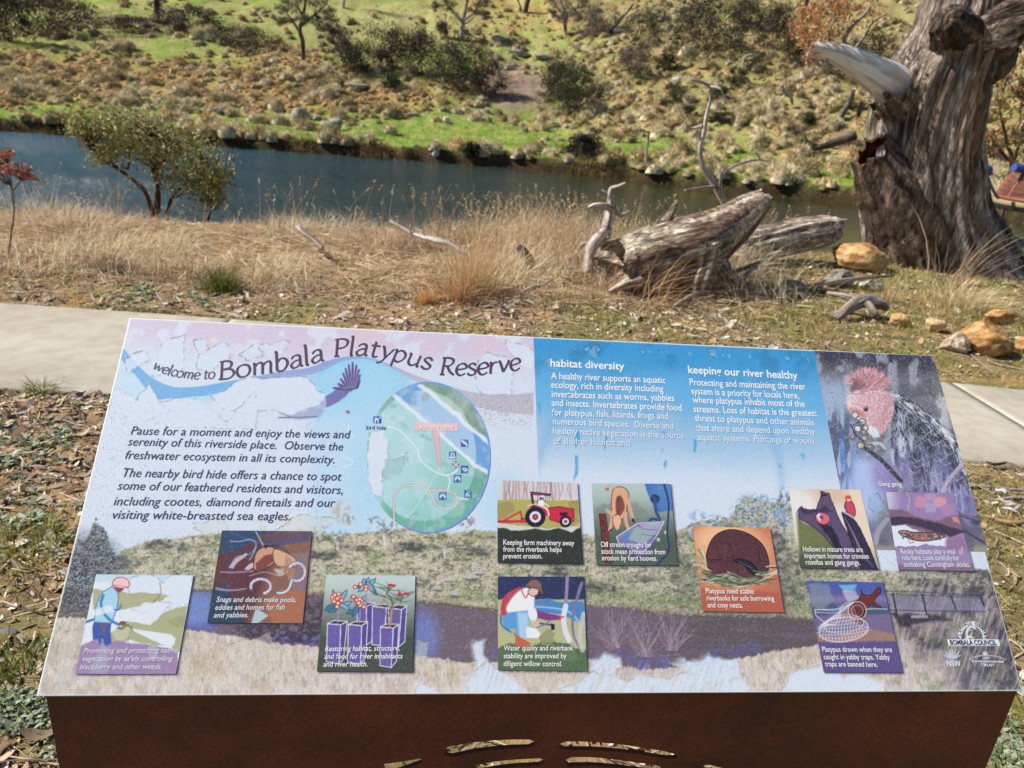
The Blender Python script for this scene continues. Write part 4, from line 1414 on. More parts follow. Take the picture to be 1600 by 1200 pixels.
def art_pots(P):
    X, Y = P.X, P.Y
    g = sstep(900, 1010, Y)
    P.C = rgb(188, 206, 210) * (1 - g)[..., None] + rgb(72, 80, 74) * g[..., None]
    pot, ln = (104, 94, 166), (214, 216, 232)

    def potbox(f, sd, soil):
        P.poly(z6(sd), (84, 76, 146), 1, 0.6, 0, ln, 0.6)
        P.poly(z6(f), pot, 1, 0.6, 0, ln, 0.7)
        P.poly(z6(soil), (74, 52, 60), 1, 0.6, 0, ln, 0.6)
    potbox([(630, 660), (690, 668), (690, 910), (640, 910)], [(690, 668), (745, 650), (722, 890), (690, 910)], [(632, 660), (690, 668), (745, 650), (700, 645)])
    potbox([(728, 670), (815, 680), (800, 915), (725, 910)], [(815, 680), (840, 665), (838, 880), (800, 915)], [(728, 668), (815, 680), (840, 662), (780, 655)])
    potbox([(826, 680), (910, 690), (890, 925), (840, 900)], [(910, 690), (942, 668), (930, 890), (890, 925)], [(826, 678), (910, 690), (942, 666), (890, 660)])

    def leaf(ax, ay, bx, by, w, col):
        mx, my = (ax + bx) / 2, (ay + by) / 2
        dx, dy = bx - ax, by - ay
        L = math.hypot(dx, dy)
        nx_, ny_ = -dy / L * w, dx / L * w
        P.poly(z6([(ax, ay), (ax + dx * .3 + nx_, ay + dy * .3 + ny_), (mx + dx * .2 + nx_, my + dy * .2 + ny_), (bx, by), (mx + dx * .2 - nx_, my + dy * .2 - ny_), (ax + dx * .3 - nx_, ay + dy * .3 - ny_)]), col, 1, 0.6, 0, (60, 84, 110), 0.5)
    tl, td = (120, 176, 208), (62, 122, 156)
    for (sx, sy, tx, ty, lv) in ((512, 775, 512, 640, [(440, 700), (600, 640), (480, 565), (570, 565), (590, 690), (425, 700)]),
                                 (648, 775, 655, 640, [(560, 715), (610, 600), (610, 690), (690, 600), (700, 650), (600, 740)]),
                                 (690, 650, 690, 520, [(630, 540), (750, 495), (670, 495), (705, 490), (640, 580), (760, 600), (740, 590)])):
        P.line(z6([(sx, sy), (tx, ty)]), 1.3, (150, 150, 190), 1)
        for k, (lx, ly) in enumerate(lv):
            leaf(tx, ty + 50 - 10 * k, lx, ly, 13, td if k in (0, 5) else tl)
    for (cx, cy, n) in ((512, 628, 12), (655, 640, 9), (678, 545, 5)):
        rr = np.random.default_rng(int(cx))
        for k in range(n):
            P.ell(*z6([(cx + rr.normal(0, 24), cy + rr.normal(0, 20))])[0], 3.0, 2.8, (238, 206, 168), 1, edge=(176, 62, 84), ew=0.7)
    # spiky red flowered shrubs
    rr = np.random.default_rng(9)
    for (x0, y0, x1, y1) in ((780, 668, 835, 555), (900, 668, 920, 590), (836, 795, 858, 620)):
        P.line(z6([(x0, y0), (x1, y1)]), 3.4 if x0 == 836 else 2.2, (176, 134, 112))
        for k in range(11):
            a = rr.uniform(-0.2, 3.4)
            t = rr.uniform(0.3, 1)
            bx, by = x0 + (x1 - x0) * t, y0 + (y1 - y0) * t
            L = rr.uniform(60, 110)
            P.line(z6([(bx, by), (bx + L * math.cos(a), by - 0.6 * L * math.sin(a) - 6)]), 1.4, (70, 104, 74), 1, taper=0.5)
    for (cx, cy) in ((833, 540), (923, 588)):
        for k in range(6):
            P.ell(*z6([(cx + rr.normal(0, 14), cy + rr.normal(0, 7))])[0], 2.2, 1.8, (196, 40, 70))
    potbox([(447, 780), (530, 785), (520, 1030), (440, 1015)], [(530, 785), (570, 765), (548, 1000), (520, 1030)], [(447, 777), (530, 785), (570, 763), (490, 758)])
    potbox([(578, 785), (660, 790), (655, 1030), (572, 1020)], [(660, 790), (698, 768), (685, 990), (655, 1030)], [(578, 782), (660, 790), (698, 766), (620, 765)])
    potbox([(778, 800), (858, 805), (845, 1052), (775, 1040)], [(858, 805), (893, 785), (880, 1010), (845, 1052)], [(778, 797), (858, 805), (893, 783), (820, 780)])
    P.line(z6([(512, 775), (512, 690)]), 1.3, (150, 150, 190), 1)
    P.line(z6([(648, 775), (650, 690)]), 1.3, (150, 150, 190), 1)
    P.line(z6([(836, 795), (848, 700)]), 3.4, (176, 134, 112))


def art_tractor(P):
    X, Y = P.X, P.Y
    P.over(1 - sstep(776, 783, Y), (204, 204, 214))
    rr = np.random.default_rng(3)
    for k in range(62):
        x0 = rr.uniform(165, 560)
        P.line(z7([(x0, 72 + rr.uniform(0, 10)), (x0 + rr.normal(0, 5), 120), (x0 + rr.normal(0, 8), 182)]), 0.9, (150, 112, 110) if k % 3 else (214, 206, 216), 0.8)
    P.poly(z7([(130, 180), (260, 178), (420, 184), (580, 182), (585, 345), (520, 350), (400, 345), (280, 350), (200, 335), (130, 340)]), (176, 168, 92), 1, 0.8, 1)
    P.flake(z7([(130, 195), (200, 200), (225, 230), (180, 280), (130, 290)]), (150, 140, 96), 0.7, 3, (120, 110, 80), 0.4)
    P.flake(z7([(520, 190), (575, 190), (580, 300), (550, 310)]), (146, 138, 92), 0.6, 3, (120, 110, 80), 0.4)
    P.flake(z7([(130, 305), (280, 325), (400, 340), (470, 330), (580, 320), (590, 345), (530, 362), (450, 340), (390, 356), (280, 345), (200, 350), (130, 340)]), (206, 214, 214), 0.85, 2, (110, 110, 90), 0.5)
    P.poly(z7([(128, 335), (180, 338), (215, 352), (290, 348), (340, 340), (400, 350), (470, 335), (540, 360), (570, 340), (605, 335), (610, 545), (128, 540)]), (52, 58, 54), 1, 0.8, 1)
    red, drd = (196, 48, 74), (130, 34, 56)
    P.line(z7([(130, 300), (285, 300)]), 4.2, red)
    P.line(z7([(160, 300), (258, 245), (270, 300)]), 2.8, red)
    P.line(z7([(265, 285), (300, 285)]), 2.6, drd)
    P.poly(z7([(415, 225), (470, 218), (552, 232), (552, 300), (470, 305), (420, 290)]), red, 1, 0.7, 0, drd)
    P.poly(z7([(475, 250), (520, 248), (515, 268), (475, 268)]), (60, 30, 46))
    P.poly(z7([(300, 215), (350, 205), (400, 222), (420, 265), (395, 270)]), red, 1)
    P.line(z7([(330, 215), (320, 150)]), 3.4, (40, 36, 60))
    P.poly(z7([(312, 138), (350, 140), (425, 150), (420, 158), (320, 150)]), (150, 70, 90), 1, 0.6, 0, (60, 40, 60))
    P.poly(z7([(355, 180), (385, 178), (398, 205), (385, 220), (350, 214)]), (226, 230, 236), 1, 0.6, 0, (110, 110, 120))
    P.line(z7([(385, 195), (412, 215)]), 2.0, (222, 226, 234))
    P.line(z7([(390, 220), (410, 240), (415, 265)]), 2.6, (232, 214, 190))
    P.ell(*z7([(375, 168)])[0], 3, 3, (120, 70, 66))
    P.ell(*z7([(378, 161)])[0], 4, 1.6, (226, 226, 232))
    for (cx, cy, r_) in ((340, 275, 56), (507, 300, 33)):
        q = r_ / 3.53
        P.ell(*z7([(cx, cy)])[0], q, q, (34, 32, 54))
        P.ell(*z7([(cx, cy)])[0], q * 0.56, q * 0.56, (222, 226, 236))
        P.ell(*z7([(cx, cy)])[0], q * 0.30, q * 0.30, (120, 40, 60))
        P.ell(*z7([(cx, cy)])[0], q * 0.14, q * 0.14, (216, 90, 96))
    P.line(z7([(300, 215), (340, 205), (390, 225)]), 1.6, (214, 224, 238), 1, 10)
    P.over(sstep(0, 40, 790 - Y) * sstep(0, 20, 800 - X) * 0.5, (210, 222, 240))


def art_trough(P):
    X, Y = P.X, P.Y
    g = sstep(760, 850, Y)
    P.C = rgb(176, 196, 196) * (1 - g)[..., None] + rgb(80, 96, 88) * g[..., None]
    P.poly(z7([(942, 90), (1085, 92), (1100, 240), (1060, 240), (1010, 250), (960, 150)]), (68, 112, 186), 1, 1.0, 1)
    P.over(blob(X, Y, 1040, 770, 22, 24, 0.6) * (X > 1010) * 0.4, (110, 156, 214))
    P.poly(z7([(660, 235), (720, 200), (900, 190), (960, 250), (900, 270), (780, 260), (670, 262)]), (120, 134, 132), 0.6, 2, 3)
    P.line(z7([(1050, 95), (1075, 200), (1068, 350), (1075, 460), (1010, 540)]), 3, (42, 56, 100), 0.9, 18)
    P.ell(*z7([(1000, 175)])[0], 7.5, 7, (44, 66, 110))
    P.line(z7([(1000, 180), (1005, 240), (1025, 285)]), 5, (60, 84, 130), 1, 10)
    P.line(z7([(1030, 300), (990, 285), (970, 295)]), 4, (50, 70, 112), 1, 8)
    # post
    P.poly(z7([(692, 258), (728, 260), (760, 530), (722, 525)]), (112, 56, 54), 1, 0.6, 0, (70, 40, 44))
    for yy in (300, 350, 410, 470):
        P.ell(*z7([(708 + (yy - 260) * .13, yy)])[0], 1.4, 1.8, (60, 34, 36))
    # drinking cow
    cw, ol = (216, 168, 138), (130, 84, 72)
    P.blobs(z7([(770, 125), (805, 108), (845, 125), (856, 170), (845, 220), (838, 250), (790, 280), (765, 250), (758, 190)]), cw, 1, edge=ol)
    P.line(z7([(780, 115), (750, 103), (735, 115), (732, 128)]), 2.2, cw, 1, 10)
    P.ell(*z7([(736, 122)])[0], 3.4, 2.6, (176, 120, 100))
    P.blobs(z7([(785, 180), (805, 155), (825, 180), (832, 230), (800, 275), (785, 240)]), (128, 72, 66), 0.95, 1.0)
    for k in range(9):
        P.line(z7([(788, 165 + 13 * k), (806, 170 + 13 * k)]), 0.8, (70, 40, 44), 0.9)
    P.line(z7([(850, 180), (866, 240), (880, 298)]), 5, cw, 1, 10)
    P.line(z7([(878, 290), (882, 300)]), 4.5, (60, 44, 50))
    P.line(z7([(765, 250), (760, 300), (750, 355)]), 5, cw, 1, 10)
    P.line(z7([(835, 260), (842, 310), (856, 345)]), 5, cw, 1, 10)
    P.blobs(z7([(770, 270), (805, 265), (815, 300), (800, 345), (785, 345), (768, 310)]), (224, 180, 150), 1, edge=ol)
    P.line(z7([(735, 238), (765, 265)]), 4.6, cw)
    P.line(z7([(815, 275), (840, 255)]), 4, cw)
    P.line(z7([(745, 360), (760, 345)]), 3, (70, 50, 56))
    # trough
    P.poly(z7([(788, 385), (905, 310), (1050, 300), (1000, 395), (960, 440), (930, 480), (800, 420)]), (126, 116, 176), 1, 0.7, 0, (214, 210, 232))
    P.poly(z7([(806, 385), (905, 325), (935, 345), (1018, 350), (940, 425)]), (150, 172, 176), 1, 1.0)
    P.poly(z7([(806, 385), (880, 345), (850, 402)]), (72, 132, 196), 0.9, 2)
    P.poly(z7([(905, 310), (1045, 300), (1020, 345), (935, 340)]), (170, 156, 204), 1, 0.7)
    P.poly(z7([(960, 305), (1030, 302), (1015, 325), (965, 322)]), (150, 186, 196), 1)
    P.poly(z7([(800, 420), (930, 480), (1000, 395), (990, 450), (930, 520), (860, 500), (812, 470)]), (84, 84, 120), 0.9, 1.0)
    P.ell(*z7([(1018, 400)])[0], 2.6, 2.8, (196, 208, 214), 0.9)
    P.ell(*z7([(1056, 360)])[0], 1.8, 2.8, (196, 208, 214), 0.8)
    P.line(z7([(925, 370), (1010, 382)]), 0.8, (70, 70, 100), 0.8)


def art_willow(P):
    X, Y = P.X, P.Y
    P.poly(z7([(130, 730), (610, 730), (630, 1130), (130, 1130)]), (178, 182, 142), 1, 1.0, 1)
    P.poly(z7([(330, 735), (400, 725), (470, 745), (600, 740), (615, 800), (590, 860), (480, 815), (340, 790)]), (74, 132, 198), 1, 1.0, 2)
    P.line(z7([(335, 770), (420, 775), (520, 795), (580, 850)]), 3, (166, 200, 230), 0.8, 14)
    P.poly(z7([(130, 1000), (200, 970), (290, 990), (420, 960), (520, 975), (560, 1000), (630, 1010), (632, 1130), (130, 1130)]), (86, 110, 82), 1, 1.0, 2)
    P.poly(z7([(440, 980), (560, 1000), (590, 1070), (500, 1070)]), (104, 128, 96), 0.7, 1.5, 3)
    P.flake(z7([(355, 940), (400, 890), (445, 920), (440, 980), (380, 985)]), (142, 146, 110), 0.8, 4, (110, 110, 90), 0.4)
    # stems
    P.line(z7([(517, 603), (512, 700), (508, 770)]), 5, (150, 132, 176), 1)
    P.line(z7([(508, 765), (496, 830), (505, 900), (528, 955)]), 8, (214, 220, 236), 1, 12)
    P.line(z7([(596, 640), (560, 760), (545, 850), (552, 930), (580, 990)]), 5, (128, 116, 158), 1, 14, taper=3)
    P.line(z7([(605, 810), (585, 930), (600, 1010)]), 7, (196, 196, 206), 0.8, 10)
    # kneeling person with a hatchet
    P.blobs(z7([(150, 800), (165, 720), (230, 670), (280, 668), (290, 720), (220, 760), (175, 820)]), (190, 70, 84), 1)
    P.blobs(z7([(180, 775), (230, 700), (290, 665), (330, 700), (335, 760), (320, 830), (250, 830), (200, 815)]), (230, 234, 240), 1, edge=(160, 160, 176))
    P.line(z7([(262, 672), (285, 720), (300, 700)]), 2, (190, 70, 84), 0.9, 8)
    P.poly(z7([(155, 830), (200, 800), (300, 790), (310, 850), (285, 950), (235, 950), (230, 890), (175, 900)]), (92, 156, 214), 1, 1.0)
    P.poly(z7([(240, 800), (300, 800), (305, 860), (285, 950), (250, 950)]), (186, 214, 238), 0.8, 2.5)
    P.poly(z7([(290, 880), (345, 890), (370, 920), (355, 945), (290, 940)]), (226, 232, 240), 1, 0.8, 1)
    P.line(z7([(150, 815), (155, 870), (205, 910)]), 2.6, (56, 110, 176), 1, 8)
    P.blobs(z7([(215, 905), (245, 930), (310, 970), (300, 988), (230, 985), (232, 945)]), (190, 104, 76), 1)
    P.poly(z7([(345, 785), (400, 805), (485, 822), (480, 842), (400, 845), (340, 830)]), (132, 60, 130), 1, 0.8, 0.5)
    P.line(z7([(478, 832), (495, 826)]), 3, (214, 90, 120))
    P.blobs(z7([(300, 800), (340, 780), (350, 830), (320, 850)]), (226, 230, 238), 1)
    P.poly(z7([(310, 845), (355, 848), (370, 875), (330, 880)]), (216, 180, 172), 1)
    P.line(z7([(365, 862), (440, 872)]), 2.4, (96, 64, 60))
    P.poly(z7([(425, 862), (445, 866), (448, 895), (428, 900)]), (40, 36, 44))
    P.line(z7([(350, 885), (390, 870), (425, 845)]), 2, (70, 130, 196), 1)
    P.blobs(z7([(300, 690), (320, 665), (355, 670), (352, 700), (325, 712)]), (216, 190, 184), 1, edge=(120, 90, 90))
    P.poly(z7([(280, 655), (300, 640), (312, 622), (350, 620), (372, 640), (376, 672), (388, 700), (376, 698), (355, 672), (310, 662)]), (132, 100, 92), 1, 0.7, 0, (80, 60, 60))
    P.flake(z7([(330, 740), (390, 735), (440, 750), (400, 765)]), (110, 130, 150), 0.5, 4, (90, 90, 90), 0.5)


def art_nest(P):
    X, Y = P.X, P.Y
    P.over(blob(X, Y, 1143, 868, 62, 52, 0.35), (228, 176, 128))
    P.over(blob(X, Y, 1120, 838, 40, 20, 0.5) * 0.6, (238, 200, 160))
    gr = [(120, 146, 104), (156, 170, 130), (196, 208, 190), (208, 176, 166), (84, 112, 84)]
    rr = np.random.default_rng(2)
    P.blobs(z8([(160, 420), (200, 345), (280, 310), (380, 330), (460, 390), (495, 470), (490, 540), (420, 590), (300, 585), (200, 560), (155, 500)]), (86, 54, 62), 1, edge=(40, 26, 34), n=10)
    P.over(blob(X, Y, 1140, 885, 46, 34, 0.5) * sstep(0.45, 0.65, fbm(X / 6, Y / 6, 3, 1)) * 0.5, (110, 70, 74))
    P.line(z8([(235, 380), (280, 390), (300, 430), (300, 465)]), 0.9, (36, 24, 32), 1, 14)
    P.line(z8([(435, 420), (445, 450), (442, 480)]), 0.9, (36, 24, 32), 1, 10)
    P.line(z8([(165, 475), (240, 475)]), 0.8, (36, 24, 32), 1)
    P.line(z8([(265, 485), (300, 475), (330, 470)]), 0.9, (36, 24, 32), 1)
    P.blobs(z8([(305, 480), (340, 472), (390, 485), (425, 515), (435, 555), (400, 550), (360, 505)]), (46, 42, 56), 1, edge=(20, 18, 26))
    P.line(z8([(330, 485), (400, 520)]), 0.9, (130, 124, 150), 0.8)
    for k in range(70):
        t = rr.random()
        cx = 110 + 430 * t
        cy = 545 + 50 * math.sin(math.pi * t) + rr.normal(0, 16) - (40 if t < 0.12 else 0)
        a = rr.normal(0.15, 0.45)
        L = rr.uniform(30, 58)
        P.line(z8([(cx - L * math.cos(a), cy - L * math.sin(a) * .5), (cx, cy + rr.normal(0, 5)), (cx + L * math.cos(a), cy + L * math.sin(a) * .5)]), 2.8, (66, 76, 66), 1, 6, taper=1.2)
        P.line(z8([(cx - L * math.cos(a), cy - L * math.sin(a) * .5), (cx, cy + rr.normal(0, 4)), (cx + L * math.cos(a), cy + L * math.sin(a) * .5)]), 2.0, gr[k % 5], 1, 6, taper=0.8)
    for (x0, y0, x1, y1, k) in ((110, 420, 160, 510, 0), (100, 450, 150, 520, 1), (130, 430, 150, 500, 2), (110, 500, 180, 540, 3), (545, 535, 480, 560, 2), (530, 640, 480, 590, 0), (545, 545, 430, 600, 3)):
        P.line(z8([(x0, y0), ((x0 + x1) / 2 + 6, (y0 + y1) / 2), (x1, y1)]), 3.4, gr[k], 1, 6, taper=1.2)
    P.over(sstep(915, 925, Y - 0.05 * (X - 1100)), (176, 96, 78))


def art_hollow(P):
    X, Y = P.X, P.Y
    P.over((1 - sstep(775, 800, Y)) * sstep(1240, 1260, X), (216, 190, 170))
    P.over(blob(X, Y, 1250, 790, 26, 24, 0.5), (226, 226, 226))
    P.poly(z8([(650, 215), (690, 270), (780, 300), (860, 370), (900, 450), (900, 530), (670, 530)]), (112, 120, 82), 1, 2.5)
    P.over(sstep(845, 885, Y) * (X < 1325), (74, 84, 66))
    P.over(sstep(1315, 1330, X - 0.25 * (Y - 765)), (226, 212, 192))
    P.over(sstep(1330, 1360, X - 0.2 * (Y - 765)) * sstep(840, 880, Y), (150, 150, 110))
    tr, dkk = (96, 80, 116), (58, 50, 78)
    P.poly(z8([(795, 100), (830, 110), (880, 240), (960, 380), (1040, 530), (880, 530), (850, 400), (800, 340), (740, 290), (670, 250), (655, 205), (680, 182), (690, 200), (760, 200), (775, 150)]), tr, 1, 0.8, 1, dkk)
    P.poly(z8([(900, 215), (940, 210), (1010, 320), (1060, 430), (1100, 530), (1010, 530), (960, 400)]), dkk, 1, 0.8, 1, (40, 36, 56))
    P.poly(z8([(765, 270), (840, 290), (880, 350), (900, 420), (880, 440), (830, 350)]), (46, 44, 58), 1, 1.0, 2)
    P.poly(z8([(660, 190), (760, 200), (810, 180), (850, 210), (760, 220), (690, 225)]), (66, 54, 84), 0.9, 1.0, 2)
    for k in range(7):
        P.line(z8([(915 + 10 * k, 240 + 20 * k), (970 + 8 * k, 340 + 18 * k), (990 + 14 * k, 420 + 16 * k)]), 0.8, (146, 136, 160), 0.7, 8)
    P.ell(*z8([(796, 248)])[0], 12.5, 10, dkk, 1, 20)
    P.ell(*z8([(795, 248)])[0], 11, 8.6, (222, 104, 112), 1, 20)
    P.poly(z8([(760, 235), (775, 215), (790, 240), (780, 265)]), (232, 222, 224), 1, 0.8)
    P.ell(*z8([(788, 242)])[0], 3.6, 2.6, (70, 84, 160), 1, 30)
    P.line(z8([(820, 215), (842, 245), (835, 285)]), 2.6, (70, 84, 160), 1, 10)
    # red parrot
    P.blobs(z8([(925, 150), (945, 145), (965, 170), (975, 210), (968, 238), (945, 225), (922, 195)]), (206, 74, 92), 1, edge=(120, 40, 60))
    P.ell(*z8([(935, 135)])[0], 5, 4.4, (216, 84, 84))
    P.ell(*z8([(938, 147)])[0], 2.6, 1.6, (226, 230, 240))
    P.line(z8([(920, 160), (916, 185), (926, 205)]), 2.2, (72, 84, 156), 1, 8)
    P.line(z8([(900, 205), (935, 225), (975, 250)]), 2.6, (206, 206, 216), 0.9)
    P.line(z8([(785, 100), (792, 120), (815, 118)]), 2.6, (34, 32, 44))


def art_skink(P):
    X, Y = P.X, P.Y
    for (cx, cy, s, col) in ((460, 150, 40, (206, 146, 168)), (560, 150, 38, (222, 158, 168)), (510, 180, 36, (170, 160, 200)), (600, 190, 40, (168, 136, 180)), (390, 160, 50, (150, 132, 186)), (510, 125, 30, (176, 156, 200))):
        P.poly(z9([(cx - s, cy - s * .4), (cx - s * .2, cy - s * .9), (cx + s, cy - s * .5), (cx + s * .7, cy + s * .6), (cx - s * .5, cy + s * .7)]), col, 0.8, 1.2, 2)
    P.over((1 - sstep(1384, 1412, X)) * (1 - sstep(790, 812, Y)) * 0.8, (206, 214, 236))
    P.poly(z9([(290, 190), (360, 185), (440, 225), (540, 245), (620, 220), (665, 222), (690, 300), (560, 330), (380, 270), (300, 275)]), (128, 100, 122), 1, 1, 1.5)
    P.poly(z9([(295, 232), (350, 222), (450, 235), (540, 255), (640, 285), (690, 300), (620, 330), (520, 300), (400, 262), (300, 272)]), (70, 60, 82), 1, 1, 1.5)
    P.poly(z9([(620, 225), (650, 225), (665, 262), (635, 250)]), (206, 150, 140), 0.9, 1, 1)
    P.flake(z9([(302, 275), (370, 268), (430, 290), (520, 330), (600, 335), (590, 385), (480, 370), (400, 380), (318, 385)]), (216, 228, 242), 1, 3, (150, 140, 120), 0.4)
    P.poly(z9([(590, 345), (690, 330), (730, 500), (600, 500)]), (146, 116, 156), 0.8, 3, 2)
    P.over(sstep(855, 870, Y) * 0.5, (150, 150, 196))
    P.over(sstep(878, 886, Y) * 0.6, (120, 90, 112))
    # spotted skink
    P.blobs(z9([(345, 305), (370, 296), (420, 305), (500, 308), (560, 315), (585, 325), (560, 340), (480, 352), (420, 345), (370, 325)]), (150, 110, 112), 1, edge=(70, 50, 56))
    rr = np.random.default_rng(6)
    for k in range(90):
        u = rr.random()
        P.ell(*z9([(355 + 215 * u, 318 + 10 * u + rr.normal(0, 10) * (1 - 0.4 * u))])[0], 0.9, 0.7, (44, 32, 40) if k % 3 else (230, 214, 206), 0.9)
    P.line(z9([(395, 345), (405, 362), (425, 358)]), 1.6, (150, 132, 112), 0.9)
    P.line(z9([(545, 335), (560, 345)]), 1.6, (90, 66, 70), 0.9)
    P.flake(z9([(370, 60), (385, 120), (395, 190), (410, 200), (400, 120)]), (176, 176, 160), 0.6, 4, (120, 112, 90), 0.5)
    P.poly(z9([(655, 395), (668, 400), (672, 380), (682, 382), (684, 420), (662, 425)]), (206, 170, 190), 0.7, 0.8)


def art_trap(P):
    X, Y = P.X, P.Y
    g = sstep(912, 950, Y - 0.02 * (X - 1260))
    P.C = rgb(78, 92, 168) * (1 - g)[..., None] + rgb(110, 100, 150) * g[..., None]
    P.over(np.exp(-((Y - 936) / 5) ** 2) * 0.6, (156, 130, 176))
    P.poly(z8([(720, 720), (900, 715), (1160, 735), (1175, 770), (1000, 790), (860, 770), (740, 800)]), (66, 90, 120), 0.8, 1.5, 2)
    P.poly(z8([(720, 610), (830, 600), (860, 700), (800, 740), (730, 730)]), (130, 142, 162), 0.75, 2, 5)
    P.poly(z8([(880, 615), (985, 612), (970, 640), (920, 655)]), (112, 182, 224), 0.9, 1)
    P.poly(z8([(900, 650), (970, 640), (1000, 690), (930, 710)]), (196, 196, 212), 0.7, 1.5, 3)
    P.poly(z8([(760, 790), (900, 775), (1010, 780), (1160, 775), (1200, 950), (1200, 930), (1040, 930), (860, 935), (770, 910)]), (118, 106, 146), 1, 1.5, 1)
    P.poly(z8([(760, 885), (860, 905), (1000, 860), (1100, 865), (1200, 890), (1205, 925), (1080, 920), (960, 935), (860, 930), (768, 925)]), (158, 122, 116), 1, 1.5, 1)
    P.poly(z8([(772, 930), (1212, 926), (1240, 1100), (800, 1100)]), (94, 84, 140), 1, 1.2, 1)
    # animal in the net
    br, bd = (104, 54, 54), (76, 38, 42)
    P.blobs(z8([(1005, 640), (1018, 665), (1060, 670), (1090, 640), (1100, 630), (1116, 635), (1112, 660), (1085, 690), (1085, 715), (1125, 742), (1100, 742), (1055, 728), (1020, 780), (1010, 830), (980, 820), (960, 800), (900, 795), (930, 740), (985, 700), (1008, 665)]), br, 1, edge=bd, n=6)
    P.poly(z8([(1000, 770), (1035, 745), (1015, 832), (975, 822)]), bd, 0.9, 1)
    # wire trap
    wh = (222, 224, 238)
    t = np.linspace(0, 2 * math.pi, 40)

    def ring(cx, cy, rx, ry_, w=0.9, rot=0.0):
        P.line(z8([(cx + rx * math.cos(q) * math.cos(rot) - ry_ * math.sin(q) * math.sin(rot), cy + rx * math.cos(q) * math.sin(rot) + ry_ * math.sin(q) * math.cos(rot)) for q in t]), w, wh, 0.9)
    ring(985, 757, 50, 50, 1.2)
    ring(910, 860, 136, 68, 1.4, -0.12)
    ring(910, 830, 110, 50, 0.8, -0.12)
    ring(985, 757, 32, 32, 0.7)
    for k in range(17):
        u = -1 + 2 * k / 16
        x0 = 910 + 132 * u
        hh = 66 * math.sqrt(max(0, 1 - u * u))
        P.line(z8([(x0, 862 - hh - 16 * u), (x0 - 14, 862 - 16 * u), (x0 - 4 + 16 * u, 862 + hh - 14 * u)]), 0.7, wh, 0.85, 8)
        P.line(z8([(x0 - 8, 862 - hh * .9), (x0 + 22, 862), (x0 + 4, 862 + hh * .9)]), 0.55, wh, 0.7, 8)
    for k in range(7):
        v = -0.85 + 1.7 * k / 6
        hw = 132 * math.sqrt(1 - v * v)
        P.line(z8([(910 - hw, 864 + 60 * v + 8), (910, 870 + 66 * v), (910 + hw, 858 + 60 * v - 8)]), 0.65, wh, 0.85, 10)
    for k in range(9):
        a = 2.2 + k * 0.26
        P.line(z8([(985 + 50 * math.cos(a), 757 + 50 * math.sin(a)), (850 - 10 * k, 800 + 6 * k), (790 + 8 * k, 830)]), 0.8, wh, 0.85, 8)
    for (y0, y1) in ((750, 790), (765, 800), (750, 770)):
        P.line(z8([(752, y0), (870, y0 - 10 + (y1 - y0) * .3), (960, 715)]), 1.0, wh, 0.9, 10)
    P.line(z8([(752, 750), (765, 790), (860, 838), (900, 730), (960, 710)]), 1.1, wh, 0.95, 14)
    P.line(z8([(1030, 748), (1100, 745), (1150, 748)]), 1.3, wh, 0.9)
    for k in range(6):
        P.line(z8([(880 + 14 * k, 725 - 2 * k), (900 + 16 * k, 780), (880 + 22 * k, 830)]), 0.6, wh, 0.75, 8)
    P.flake(z8([(785, 1080), (800, 1098), (830, 1100), (800, 1105), (780, 1100)]), (196, 206, 220), 0.9, 2)


ARTS = {"weeds": (art_weeds, (218, 228, 240)), "yabby": (art_yabby, (92, 58, 66)), "pots": (art_pots, (190, 206, 210)), "tractor": (art_tractor, (206, 212, 226)),
        "trough": (art_trough, (150, 168, 164)), "willow": (art_willow, (48, 58, 96)), "nest": (art_nest, (192, 112, 90)), "hollow": (art_hollow, (222, 216, 210)),
        "skink": (art_skink, (150, 128, 178)), "trap": (art_trap, (104, 96, 148))}


